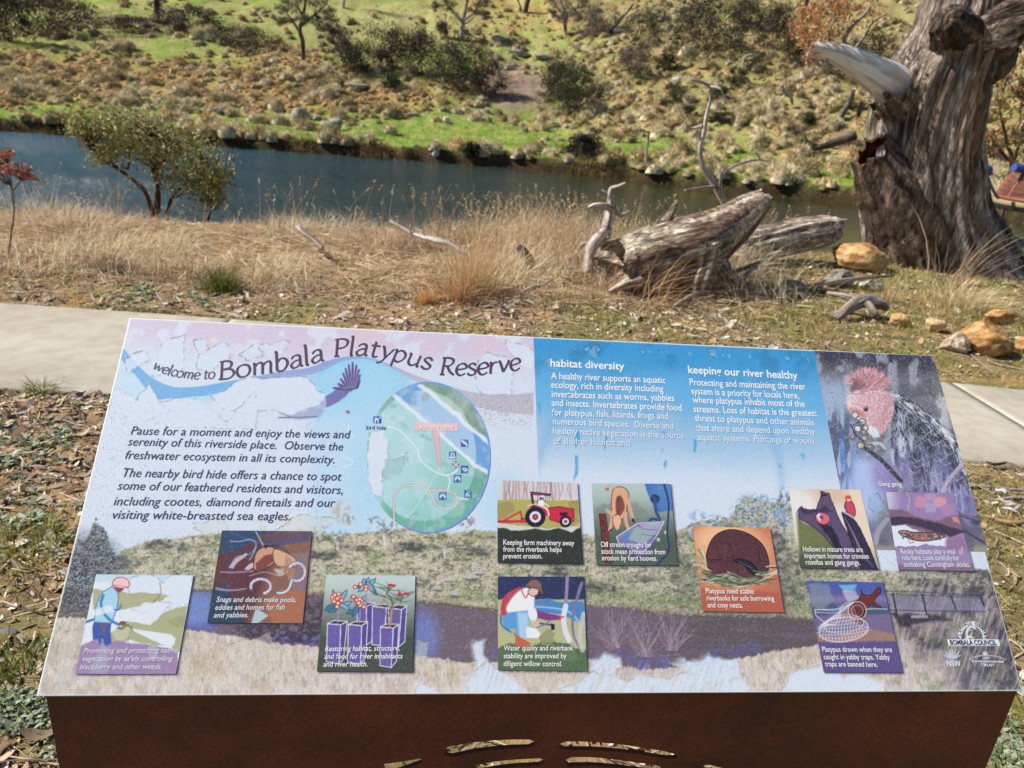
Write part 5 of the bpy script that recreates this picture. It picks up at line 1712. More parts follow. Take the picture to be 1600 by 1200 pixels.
def art_map(P):
    X, Y = P.X, P.Y
    cx, cy, rx, ry_ = 669.0, 714.5, 97.5, 118.0
    q = np.hypot((X - cx) / rx, (Y - cy) / ry_)
    qi = np.hypot((X - 660) / 84, (Y - 712) / 102)
    n = fbm(X / 20, Y / 20, 3, 2)
    sd = ((X - 640) * 0.64 - (Y - 640) * 0.77)             # across the river, + towards the upper right
    c = rgb(164, 210, 220) + 0 * X[..., None]
    c = lay(c, sstep(650, 740, X + 0.5 * (Y - 700)), rgb(134, 194, 190))
    c = lay(c, (1 - sstep(600, 650, X)) * 0.7, rgb(168, 214, 226))
    c = lay(c, sstep(770, 800, Y) * 0.5, rgb(132, 198, 206))
    ring = sstep(-0.01, 0.01, qi - 1)
    rc = rgb(96, 172, 152) + 0 * X[..., None]
    rc = lay(rc, sstep(0.0, 0.3, (X - 690) / 100 + (720 - Y) / 200) * 0.6, rgb(98, 150, 140))
    c = lay(c, ring, rc)
    # far bank greens
    up = sstep(-0.6, 0.6, sd - 40 - 5 * (fbm(X / 14, Y / 14, 2, 4) - 0.5))
    g = rgb(158, 192, 176) + 0 * X[..., None]
    g = lay(g, ring, rgb(112, 146, 128))
    g = lay(g, sstep(0.5, 0.7, n) * 0.3, rgb(176, 200, 188))
    # river
    riv = sstep(-0.6, 0.6, sd - 0)
    r_ = rgb(158, 194, 234) + 0 * X[..., None]
    r_ = lay(r_, ring, rgb(96, 152, 218))
    r_ = lay(r_, (1 - sstep(640, 655, X)) * (1 - sstep(625, 645, Y)), rgb(104, 158, 218))
    c = lay(c, riv, r_)
    c = lay(c, up, g)
    # pale river margins
    wv = 4 * (fbm(X / 18, Y / 18, 3, 5) - 0.5)
    c = lay(c, np.exp(-((sd - 40 + 2 * wv) / 3.6) ** 4) * 0.95, rgb(222, 231, 243))
    c = lay(c, np.exp(-((sd + 2 * wv) / 3.4) ** 4) * 0.95, rgb(222, 231, 240))
    # gone print at the left of the disc
    fade = (1 - sstep(585, 612, X)) * sstep(640, 660, Y)
    P.C = c
    P.over(fade * 0.5, (190, 220, 240))
    P.over(sstep(1.0 - 0.035, 1.0 - 0.02, q) * sstep(600, 660, X), (98, 150, 222))
    P.over((q > 0.9) * (1 - sstep(585, 600, X)) * 0.8, (178, 216, 244))
    P.flake(zm([(90, 430), (170, 440), (205, 500), (205, 600), (180, 700), (175, 800), (160, 900), (100, 880), (65, 760), (65, 560)]), (208, 221, 242), 1, 4, (140, 140, 130), 0.6, 0.5)
    P.flake(zm([(190, 640), (260, 650), (330, 610), (345, 640), (290, 760), (180, 790)]), (150, 190, 196), 0.7, 4, (120, 140, 140), 0.5)
    P.flake(zm([(330, 600), (358, 600), (350, 660), (330, 660)]), (160, 190, 190), 0.6, 3, (90, 110, 110), 0.7)
    for qd in ([(310, 130), (360, 120), (350, 170), (320, 170)], [(385, 180), (410, 190), (400, 230)], [(470, 150), (500, 180), (480, 240), (460, 200)], [(350, 1060), (410, 1010), (400, 1110), (360, 1130)],
               [(90, 900), (150, 910), (140, 1000), (100, 980)], [(730, 940), (780, 950), (770, 1010), (740, 1020)], [(560, 1040), (590, 1050), (580, 1110)], [(110, 230), (160, 180), (250, 180), (260, 240), (180, 280), (120, 270)]):
        P.flake(zm(qd), (150, 172, 176), 0.55, 4, (110, 120, 110), 0.5)
    # tree shapes
    for (a, b, s) in ((250, 340, 30), (330, 385, 30), (350, 410, 22), (470, 470, 30), (510, 490, 30), (620, 670, 30), (790, 760, 36), (770, 790, 34), (770, 850, 30), (620, 950, 34), (490, 910, 30), (660, 940, 30)):
        P.poly(zm([(a - s, b), (a - s * .3, b - s * .7), (a + s * .2, b - s * .3), (a + s, b - s * .2), (a + s * .5, b + s * .5), (a - s * .4, b + s * .5)]), (128, 186, 188) if a > 400 else (150, 190, 200), 0.75, 0.9, 1.5)
    # walking trail
    tr = smooth_path(zm([(220, 400), (300, 430), (370, 500), (430, 570), (440, 630), (500, 690), (570, 735), (640, 750), (700, 725), (715, 705)]), 160)
    for k in range(0, 158, 4):
        P.line(tr[k:k + 3], 2.0, (226, 238, 244), 0.9)
    tr = smooth_path(zm([(640, 750), (660, 790), (650, 840), (640, 860)]), 30)
    for k in range(0, 28, 4):
        P.line(tr[k:k + 3], 2.0, (226, 238, 244), 0.9)
    P.line(zm([(720, 915), (790, 925)]), 2, (226, 238, 244), 0.9)
    # sealed road
    rd = smooth_path(zm([(258, 1115), (256, 960), (270, 880), (340, 828), (430, 830), (510, 858), (620, 858), (690, 880), (715, 930), (690, 975), (630, 992), (560, 960), (520, 880), (510, 858)]), 90)
    P.line(rd, 3.2, (132, 108, 110), 0.9)
    P.line(rd, 1.7, (240, 226, 220), 1)
    P.line(zm([(590, 680), (500, 850), (385, 1020)]), 0.9, (214, 224, 224), 0.9)
    P.line(zm([(636, 300), (630, 450), (600, 640), (470, 1130)]), 0.7, (196, 206, 206), 0.7)
    # marker
    P.poly(zm([(405, 380), (722, 384), (722, 437), (405, 431)]), (120, 150, 170), 0.5, 1.2)
    P.poly(zm([(402, 373), (717, 377), (716, 431), (403, 426)]), (232, 186, 196), 1, 0.6)
    P.poly(zm([(530, 428), (579, 430), (598, 705), (590, 705)]), (224, 176, 186), 1, 0.6, 0, (190, 160, 170), 0.5)
    # shelter rosette
    P.ell(*zm([(703, 675)])[0], 5.4, 5.6, (138, 112, 130), 1)
    for a in (0.8, 2.36):
        dx, dy = 24 * math.cos(a), 24 * math.sin(a)
        P.line(zm([(703 - dx, 675 - dy), (703 + dx, 675 + dy)]), 2.2, (206, 196, 208), 1)
    # service symbols
    bl, wh = (36, 74, 160), (228, 236, 246)

    def sym(x, y, s=27):
        P.poly(zm([(x - s, y - s), (x + s, y - s), (x + s, y + s), (x - s, y + s)]), bl, 1, 0.5)
        return lambda pts, w=1.3: P.line(zm([(x + a * s, y + b * s) for a, b in pts]), w, wh, 1)
    for (x, y) in ((715, 776), (608, 902)):
        s = sym(x, y)
        s([(-.7, -.1), (.7, -.1)])
        s([(-.45, -.5), (.45, -.5)], 1.6)
        s([(-.3, -.4), (-.6, .6)])
        s([(.3, -.4), (.6, .6)])
        s([(-.75, .1), (-.4, .1)])
        s([(.75, .1), (.4, .1)])
    s = sym(766, 519)
    s([(-.7, -.6), (.1, 0), (.6, .6)], 2.6)
    s([(-.3, .1), (.4, -.1)], 1.4)
    s = sym(678, 607)
    s([(-.7, .6), (.7, .6)], 2.2)
    s([(-.4, .3), (-.2, -.5), (.3, -.5), (.5, .3)], 1.4)
    s = sym(766, 709)
    s([(-.6, -.2), (.2, -.3), (.6, .1), (.1, .4), (-.3, .2)], 1.9)
    s = sym(790, 886)
    s([(-.5, .6), (-.4, -.1), (.1, .1), (.3, .6)], 2.0)
    s([(-.1, -.5), (.5, -.6)], 1.3)


# bird hide symbol sits beside the disc, on the panel
def paint_hide_symbol(P):
    bl, wh = (36, 74, 160), (228, 236, 246)
    P.poly(zm([(108, 326), (166, 326), (166, 378), (108, 378)]), bl, 1, 0.5)
    P.line(zm([(120, 372), (122, 345), (140, 350), (142, 368)]), 2.2, wh)
    P.ell(*zm([(126, 340)])[0], 1.4, 1.4, wh)
    P.line(zm([(140, 345), (158, 338)]), 1.5, wh)
    P.ell(*zm([(158, 332)])[0], 1.0, 0.7, wh)
PRINT_K = np.array([0.98, 0.95, 0.90])
sign = empty("information_sign", (float(SIGN_O[0] + 0.75), float(SIGN_O[1] + 0.2), 0.0))
tag(sign, "weathered reserve information sign with peeling printed panel on a rusty steel base", "sign")
SIGN_AT = np.array(sign.location)
M_print = mat_attr("printed_panel", 0.42, 0.35)
M_ink = mat_attr("printed_lettering", 0.5, 0.3)


def local(P):
    return np.asarray(P) - SIGN_AT


def grid_faces(nx_, ny_):
    k = (np.arange(ny_ - 1)[:, None] * nx_ + np.arange(nx_ - 1)[None]).reshape(-1, 1)
    return np.hstack([k, k + 1, k + nx_ + 1, k + nx_])


def print_cols(P):
    return lin(np.clip(P.C, 0, 1)).reshape(-1, 3) * PRINT_K


# --- printed sheet
NU, NV = 1080, 440
uu, vv = np.meshgrid(np.linspace(0, PANEL_W, NU), np.linspace(0, PANEL_S, NV))
UV = np.stack([uu, vv], -1)
W3 = sign_pt(UV, np.zeros(uu.shape))
PX, PY, _ = project(W3)
PP = paint_panel(PX, PY)
paint_hide_symbol(PP)
edge = np.minimum.reduce([uu, PANEL_W - uu, vv, PANEL_S - vv])
PP.over((edge < 0.0022) * 0.8, (222, 226, 232))
hgt = np.clip(PP.R, -0.4, 0.9) * 0.00042
W3 = sign_pt(UV, hgt).reshape(-1, 3)
T_ = 0.006
skirt = []
SV = []
ring = np.concatenate([np.arange(NU), (np.arange(1, NV) * NU + NU - 1), ((NV - 1) * NU + np.arange(NU - 2, -1, -1)), (np.arange(NV - 2, 0, -1) * NU)])
lowring = W3[ring] - T_ * SIGN_N
nb = len(W3)
kk = np.arange(len(ring))
k2 = (kk + 1) % len(ring)
SF = np.stack([ring[kk], nb + kk, nb + k2, ring[k2]], -1)
corner = [0, NU - 1, NU - 1 + NV - 1, 2 * (NU - 1) + NV - 1]
BF = np.array([[nb + corner[3], nb + corner[2], nb + corner[1], nb + corner[0]]])
cols = np.vstack([print_cols(PP), np.tile(lin(rgb(214, 214, 212)), (len(ring), 1))])
panel = mesh_obj("panel", local(np.vstack([W3, lowring])), np.vstack([grid_faces(NU, NV), SF, BF]), M_print, sign, cols)


def print_sheet(name, quad_uv, n, base, art, lift, parent):
    q = np.asarray(quad_uv)                        # TL TR BR BL in panel metres
    s, t = np.meshgrid(np.linspace(0, 1, n), np.linspace(0, 1, n))
    uv = ((1 - s) * (1 - t))[..., None] * q[3] + (s * (1 - t))[..., None] * q[2] + (s * t)[..., None] * q[1] + ((1 - s) * t)[..., None] * q[0]
    w = sign_pt(uv, np.zeros(s.shape))
    X, Y, _ = project(w)
    P = Paint(X, Y, base)
    art(P)
    P.R += 0.05 * sstep(0.5, 0.75, wobf(X, Y, 7, 1))
    P.grain(0.014, 5)
    P.speck(np.ones(X.shape) * 0.35, (200, 204, 220), 0.03, 7)
    w = sign_pt(uv, lift + np.clip(P.R, -0.4, 0.9) * 0.0003).reshape(-1, 3)
    return mesh_obj(name, local(w), grid_faces(n, n), M_print, parent, print_cols(P))


# --- lettering
def glyph_mesh(txt, bold=0.0, res=3):
    cu = bpy.data.curves.new("tmp", 'FONT')
    cu.body = txt
    cu.size = 1
    cu.offset = bold
    cu.resolution_u = res
    o = bpy.data.objects.new("tmp", cu)
    COL.objects.link(o)
    dg = bpy.context.evaluated_depsgraph_get()
    me = bpy.data.meshes.new_from_object(o.evaluated_get(dg))
    V = np.zeros(len(me.vertices) * 3)
    me.vertices.foreach_get("co", V)
    V = V.reshape(-1, 3)
    me.calc_loop_triangles()
    T = np.zeros(len(me.loop_triangles) * 3, int)
    me.loop_triangles.foreach_get("vertices", T)
    bpy.data.objects.remove(o)
    bpy.data.curves.remove(cu)
    bpy.data.meshes.remove(me)
    return V, T.reshape(-1, 3)


CAPH = float(glyph_mesh("H")[0][:, 1].max())


def text_line(mb, txt, p0, p1, cap_px, col, lift=0.00045, bold=0.0, shear=0.0, fade=None, k=1.0):
    """one line of lettering from baseline start p0 to baseline end p1 (photograph points on the panel)"""
    V, T = glyph_mesh(txt, bold)
    a, b = on_sign(*p0), on_sign(*p1)
    ex = b - a
    top = on_sign(p0[0], p0[1] - cap_px) - a
    e = unit(ex)
    ny_ = np.array([-e[1], e[0]])
    hcap = abs(top @ ny_)
    x = (V[:, 0] - V[:, 0].min()) / (V[:, 0].max() - V[:, 0].min())
    y = V[:, 1] / CAPH * hcap
    uv = a + x[:, None] * ex + y[:, None] * ny_ + (shear * y)[:, None] * e
    c = np.tile(lin(np.array(col) / 255) * PRINT_K, (len(V), 1))
    if fade is not None:
        g = np.clip((x * 0.3 + fade[0]), 0, 1)[:, None] * fade[1]
        c = c * (1 - g) + lin(np.array(fade[2]) / 255) * PRINT_K * g
    mb.add(local(sign_pt(uv, np.full(len(uv), lift))), F3=T, C=c)


DARK = (62, 60, 100)
mb = MB()
for tx, p0, p1 in (("Pause for a moment and enjoy the views and", (204, 679), (545, 685)), ("serenity of this riverside place.  Observe the", (199, 696), (535, 704)),
                   ("freshwater ecosystem in all its complexity.", (194, 717), (522, 724))):
    text_line(mb, tx, p0, p1, 13.0, DARK, bold=0.0, shear=0.15)
mb.build("paragraph_lettering", M_ink, sign)
mb = MB()
for tx, p0, p1 in (("The nearby bird hide offers a chance to spot", (189, 745), (532, 751)), ("some of our feathered residents and visitors,", (183, 765), (535, 772)),
                   ("including cootes, diamond firetails and our", (177, 789.5), (522, 792)), ("visiting white-breasted sea eagles.", (173, 810.5), (453, 813))):
    text_line(mb, tx, p0, p1, 13.6, DARK, bold=0.0, shear=0.15)
mb.build("paragraph_lettering", M_ink, sign)
WHT = (232, 238, 246)
mb = MB()
text_line(mb, "habitat diversity", (860, 572.5), (976, 578), 11.5, WHT, bold=0.02)
BLUEBG = (196, 214, 238)
for i, (tx, p0, p1) in enumerate((("A healthy river supports an aquatic", (861, 592), (1040, 599)), ("ecology, rich in diversity including", (861, 606), (1037, 612.5)), ("invertebrates such as worms, yabbies", (862, 620.5), (1054, 627)),
                                  ("and insects. Invertebrates provide food", (862, 634), (1065.5, 642)), ("for platypus, fish, lizards, frogs and", (862.5, 649), (1044.5, 655)),
                                  ("numerous bird species.  Diverse and", (864, 663), (1052.5, 670.5)), ("healthy native vegetation is the source", (864, 678), (1069.5, 685.5)),
                                  ("of shelter habitat and", (865, 694), (985, 697)))):
    f = max(0, (i - 3) * 0.2)
    text_line(mb, tx, p0, p1, 10.2, WHT, bold=0.014, fade=(f, 0.85 if i > 3 else 0.1, BLUEBG))
mb.build("habitat_lettering", M_ink, sign)
mb = MB()
text_line(mb, "keeping our river healthy", (1075.5, 583), (1247, 592.5), 11.5, WHT, bold=0.02)
for i, (tx, p0, p1) in enumerate((("Protecting and maintaining the river", (1078, 602), (1259, 609)), ("system is a priority for locals here,", (1080.5, 616), (1249, 623)), ("where platypus inhabit most of the", (1082.5, 629.5), (1258, 636)),
                                  ("streams. Loss of habitat is the greatest", (1084, 644), (1277, 650.5)), ("threat to platypus and other animals", (1086, 658), (1272, 665)),
                                  ("that share and depend upon healthy", (1088, 673), (1274, 679.5)), ("aquatic systems. Plantings of woolly", (1090, 687.5), (1274, 694)))):
    f = max(0, (i - 3) * 0.22)
    text_line(mb, tx, p0, p1, 10.2, WHT, bold=0.014, fade=(f, 0.85 if i > 3 else 0.1, BLUEBG))
mb.build("river_lettering", M_ink, sign)
mb = MB()
text_line(mb, "Gang gang", (1373, 759), (1409, 760), 6.5, (222, 230, 240), lift=0.0007, bold=0.012)
mb.build("bird_name_lettering", M_ink, sign)
mb = MB()
text_line(mb, "bird hide", zm([(55, 420)])[0], zm([(197, 424)])[0], 6.4, (70, 84, 130), lift=0.0009, bold=0.004)
mb.build("place_name_lettering", M_ink, sign)

# logos' words
LG = (222, 232, 246)
for nm, rows in (("council_lettering", [("BOMBALA COUNCIL", (300, 715), (782, 716), 7.2, (58, 62, 96))]), ("state_lettering", [("NSW", (268, 938), (412, 940), 8.4, LG)]),
                 ("trust_lettering", [("NSW", (640, 862), (715, 864), 2.6, LG), ("Environmental", (525, 898), (855, 902), 3.6, LG), ("TRUST", (618, 940), (768, 942), 3.8, LG)])):
    mb = MB()
    for tx, p0, p1, cp, cl_ in rows:
        text_line(mb, tx, zl([p0])[0], zl([p1])[0], cp, cl_, bold=0.02)
    mb.build(nm, M_ink, sign)
mb = MB()
word = "PLATYPUS COUNTRY"
for k, ch in enumerate(word):
    if ch == " ":
        continue
    t = math.pi * (0.97 - 0.94 * k / (len(word) - 1))
    V, T = glyph_mesh(ch, 0.015)
    cx, cy = 1440 + (523 + 118 * 1.08 * math.cos(t)) / 6.668, 900 + (655 - 150 * math.sin(t)) / 6.668
    V = V[:, :2] - [(V[:, 0].min() + V[:, 0].max()) / 2, 0]
    V = V / CAPH * 4.2
    rr_ = t - math.pi / 2
    x = cx + V[:, 0] * math.cos(rr_) + V[:, 1] * -math.sin(rr_)
    y = cy - (V[:, 0] * math.sin(rr_) + V[:, 1] * math.cos(rr_))
    mb.add(local(sign_pt(on_sign(x, y), np.full(len(V), 0.0005))), F3=T, C=lin(rgb(58, 62, 96)))
mb.build("arch_lettering", M_ink, sign)

# title, drawn with a broad pen along the wave
GLY = {
    'B': (.56, [[(.10, 0), (.10, .82)], [(.02, .82), (.24, .83), (.40, .74), (.36, .52), (.12, .44)], [(.12, .44), (.40, .42), (.50, .22), (.38, .02), (.16, -.01), (.01, .01)]]),
    'o': (.54, [[(.25, .57), (.09, .48), (.04, .27), (.11, .05), (.25, -.01), (.40, .08), (.46, .29), (.40, .50), (.25, .57)]]),
    'm': (.74, [[(.08, 0), (.08, .50), (.03, .55)], [(.08, .38), (.18, .53), (.29, .55), (.34, .42), (.34, 0)], [(.34, .38), (.45, .53), (.56, .55), (.61, .42), (.61, .05), (.67, 0)]]),
    'b': (.50, [[(.02, .90), (.08, .86), (.08, .04)], [(.08, .40), (.22, .57), (.38, .50), (.43, .28), (.33, .05), (.20, -.01), (.08, .05)]]),
    'a': (.48, [[(.07, .44), (.18, .56), (.32, .54), (.36, .40), (.36, .08), (.44, 0)], [(.36, .34), (.18, .30), (.06, .17), (.10, .02), (.22, .01), (.36, .13)]]),
    'l': (.22, [[(.03, .90), (.09, .86), (.09, .05), (.16, 0)]]),
    'P': (.52, [[(.10, 0), (.10, .82)], [(.01, .82), (.26, .83), (.45, .74), (.45, .54), (.32, .40), (.12, .38)], [(.02, 0), (.20, 0)]]),
    't': (.34, [[(.15, .74), (.15, .10), (.22, -.01), (.32, .04)], [(.02, .54), (.33, .55)]]),
    'y': (.47, [[(.03, .56), (.10, .53), (.26, .03)], [(.46, .56), (.28, .10), (.16, -.20), (.02, -.28)]]),
    'p': (.52, [[(.02, .54), (.08, .50), (.08, -.29)], [(.08, .40), (.22, .57), (.38, .50), (.43, .28), (.33, .05), (.20, -.01), (.08, .08)]]),
    'u': (.52, [[(.02, .55), (.08, .50), (.08, .15), (.17, .0), (.28, .02), (.40, .17)], [(.41, .56), (.41, .06), (.48, 0)]]),
    's': (.40, [[(.34, .47), (.22, .57), (.10, .51), (.09, .39), (.22, .29), (.34, .19), (.31, .03), (.17, -.01), (.04, .08)]]),
    'R': (.58, [[(.10, 0), (.10, .82)], [(.01, .82), (.26, .83), (.43, .75), (.43, .57), (.31, .44), (.12, .42)], [(.24, .43), (.40, .14), (.56, 0)], [(.02, 0), (.20, 0)]]),
    'e': (.46, [[(.06, .27), (.24, .29), (.41, .36), (.37, .52), (.24, .57), (.09, .46), (.05, .24), (.13, .04), (.27, -.01), (.41, .09)]]),
    'r': (.36, [[(.03, .55), (.08, .50), (.08, 0)], [(.08, .34), (.19, .52), (.33, .54)]]),
    'v': (.46, [[(.02, .56), (.09, .52), (.22, .02)], [(.22, .02), (.38, .36), (.44, .56)]]),
    'w': (.68, [[(.02, .56), (.08, .52), (.18, .02)], [(.18, .02), (.33, .50)], [(.33, .52), (.46, .02)], [(.46, .02), (.58, .34), (.64, .56)]]),
    'c': (.42, [[(.39, .47), (.26, .57), (.10, .47), (.05, .25), (.13, .04), (.27, -.01), (.39, .08)]]),
}


def pen_text(mb, txt, base_px, cap, slant, nib, thin, col):
    """letters along a baseline given in photograph points, filling its whole length"""
    Bp = smooth_path(base_px, 160)
    seg = np.hypot(*np.diff(Bp, axis=0).T)
    S = np.concatenate([[0], np.cumsum(seg)])
    adv = [0.24 if ch == ' ' else GLY[ch][0] for ch in txt]
    tot = sum(adv)
    sx = S[-1] / tot
    sy = cap / 0.82
    x0 = 0
    j = 0
    for ch, w in zip(txt, adv):
        if ch != ' ':
            for st in GLY[ch][1]:
                q = np.array(st, float)
                if len(q) > 2:
                    q = smooth_path(q, 7 * len(q))
                s_ = (x0 + q[:, 0]) * sx
                bx = np.interp(s_, S, Bp[:, 0])
                by = np.interp(s_, S, Bp[:, 1])
                mid = np.clip((x0 + w * 0.5) * sx, 3, S[-1] - 3)
                tx = np.interp(mid + 3, S, Bp[:, 0]) - np.interp(mid - 3, S, Bp[:, 0])
                ty = np.interp(mid + 3, S, Bp[:, 1]) - np.interp(mid - 3, S, Bp[:, 1])
                L = math.hypot(tx, ty)
                tx, ty = tx / L, ty / L
                h = q[:, 1] * sy
                px = bx + tx * slant * h + ty * h
                py = by + ty * slant * h - tx * h
                d = np.gradient(np.stack([px, py], -1), axis=0)
                phi = np.arctan2(-d[:, 1], d[:, 0])
                al = math.radians(28)
                hw = 0.5 * np.sqrt((nib * np.sin(phi - al)) ** 2 + (thin * np.cos(phi - al)) ** 2)
                n_ = unit(np.stack([-d[:, 1], d[:, 0]], -1))
                A = np.stack([px, py], -1) + n_ * hw[:, None]
                B = np.stack([px, py], -1) - n_ * hw[:, None]
                m = len(px)
                uv = on_sign(np.concatenate([A[:, 0], B[:, 0]]), np.concatenate([A[:, 1], B[:, 1]]))
                k = np.arange(m - 1)[:, None]
                F4 = np.hstack([k, k + 1, k + 1 + m, k + m])
                mb.add(local(sign_pt(uv, np.full(2 * m, 0.0005 + 0.00001 * (j % 9)))), F4=F4, C=lin(np.array(col) / 255) * PRINT_K)
                j += 1
        x0 += w


mb = MB()
TC = (88, 66, 92)
pen_text(mb, "Bombala", [(341, 593), (400, 586), (450, 577), (508, 563)], 27, 0.16, 4.4, 1.6, TC)
pen_text(mb, "Platypus", [(521, 557), (555, 555), (590, 558), (625, 566), (672, 578)], 26, 0.16, 4.2, 1.6, TC)
pen_text(mb, "Reserve", [(686, 585), (730, 586), (775, 583), (814, 577)], 26, 0.16, 4.2, 1.6, TC)
mb.build("title_lettering", M_ink, sign)
mb = MB()
pen_text(mb, "welcome to", [(237, 576), (265, 586), (300, 592), (336, 591)], 14.5, 0.22, 2.2, 1.0, (96, 84, 110))
mb.build("welcome_lettering", M_ink, sign)

# --- the ten printed cards with their captions
CAPTIONS = {
    "weeds": ([("Promoting and protecting native", z5([(522, 962), (1108, 958)])), ("vegetation by safely controlling", z5([(512, 1012), (1077, 1010)])), ("blackberry and other weeds.", z5([(498, 1063), (1010, 1060)]))], 0.2),
    "yabby": ([("Snags and debris make pools,", [(338, 940.5), (462.5, 941)]), ("eddies and homes for fish", [(336, 953), (444.5, 952.5)]), ("and yabbies.", [(334, 965), (388, 964.5)])], 0.15),
    "pots": ([("Restoring habitat, structure,", z6([(432, 950), (898, 945)])), ("and food for river inhabitants", z6([(427, 998), (915, 995)])), ("and river health.", z6([(420, 1047), (697, 1045)]))], 0.1),
    "tractor": ([("Keeping farm machinery away", z7([(163, 428), (555, 432)])), ("from the riverbank helps", z7([(163, 466), (485, 468)])), ("prevent erosion.", z7([(163, 504), (377, 504)]))], 0.03),
    "trough": ([("Off stream troughs for", z7([(702, 440), (982, 443)])), ("stock mean protection from", z7([(705, 478), (1057, 481)])), ("erosion by hard hooves.", z7([(708, 514), (1012, 517)]))], 0.0),
    "willow": ([("Water quality and riverbank", z7([(165, 1011), (550, 1011)])), ("stability are improved by", z7([(165, 1054), (512, 1054)])), ("diligent willow control.", z7([(165, 1096), (488, 1098)]))], 0.05),
    "nest": ([("Platypus need stable", z8([(150, 660), (415, 663)])), ("riverbanks for safe burrowing", z8([(155, 700), (528, 702)])), ("and cosy nests.", z8([(160, 738), (355, 740)]))], 0.0),
    "hollow": ([("Hollows in mature trees are", z8([(688, 430), (1017, 433)])), ("important homes for crimson", z8([(695, 467), (1050, 470)])), ("rosellas and gang gangs.", z8([(702, 502), (1003, 505)]))], 0.0),
    "skink": ([("Rocky habitats play a vital", z9([(358, 418), (642, 419)])), ("role here. Look carefully for", z9([(366, 451), (663, 452)])), ("sunbaking Cunningham skinks.", z9([(374, 485), (720, 487)]))], 0.0),
    "trap": ([("Platypus drown when they are", z8([(793, 983), (1178, 984)])), ("caught in yabby traps. Yabby", z8([(801, 1024), (1166, 1026)])), ("traps are banned here.", z8([(808, 1063), (1098, 1066)]))], 0.0),
}
for key, qd in CARD_QUADS.items():
    art, base = ARTS[key]
    quv = on_sign(np.array([a for a, b in qd]), np.array([b for a, b in qd]))
    card = print_sheet("picture_card", quv, 150, base, art, 0.0007, sign)
    mb = MB()
    lines, sh = CAPTIONS[key]
    for tx, (p0, p1) in lines:
        text_line(mb, tx, p0, p1, 8.0, (218, 222, 236) if key in ("weeds", "yabby", "skink") else (232, 234, 240), lift=0.0011, bold=0.010, shear=sh)
    mb.build("caption", M_ink, card)

# --- the cockatoo photograph, a finer sheet of its own
bq = on_sign(np.array([a for a, b in BIRD_QUAD]), np.array([b for a, b in BIRD_QUAD]))
bird = print_sheet("bird_photograph", bq, 330, (104, 108, 124), art_bird, 0.0003, sign)

# --- the oval map
nr, ns = 150, 440
rr_, tt_ = np.meshgrid(np.linspace(0.004, 1, nr), np.linspace(0, 2 * np.pi, ns, endpoint=False), indexing='ij')
mx_, my_ = 669 + 97.5 * rr_ * np.cos(tt_), 714.5 + 118 * rr_ * np.sin(tt_)
mp_ = Paint(mx_, my_, (150, 204, 214))
art_map(mp_)
mp_.over(0.12 + 0.25 * sstep(0.5, 0.7, wobf(mx_, my_, 16, 3)), (216, 228, 240))
paint_hide_symbol(mp_)
mp_.grain(0.012, 6)
muv = on_sign(mx_, my_)
k = (np.arange(nr - 1)[:, None] * ns + np.arange(ns)[None]).reshape(-1, 1)
kn = (np.arange(nr - 1)[:, None] * ns + (np.arange(ns)[None] + 1) % ns).reshape(-1, 1)
omap = mesh_obj("map", local(sign_pt(muv, 0.0005 + np.clip(mp_.R, -0.4, 0.9) * 0.0003).reshape(-1, 3)), np.hstack([k, kn, kn + ns, k + ns]), M_print, sign, print_cols(mp_))
mb = MB()
text_line(mb, "you are here", zm([(440, 411)])[0], zm([(685, 416)])[0], 6.8, (240, 236, 244), lift=0.0009, bold=0.016)
mb.build("map_lettering", M_ink, omap)


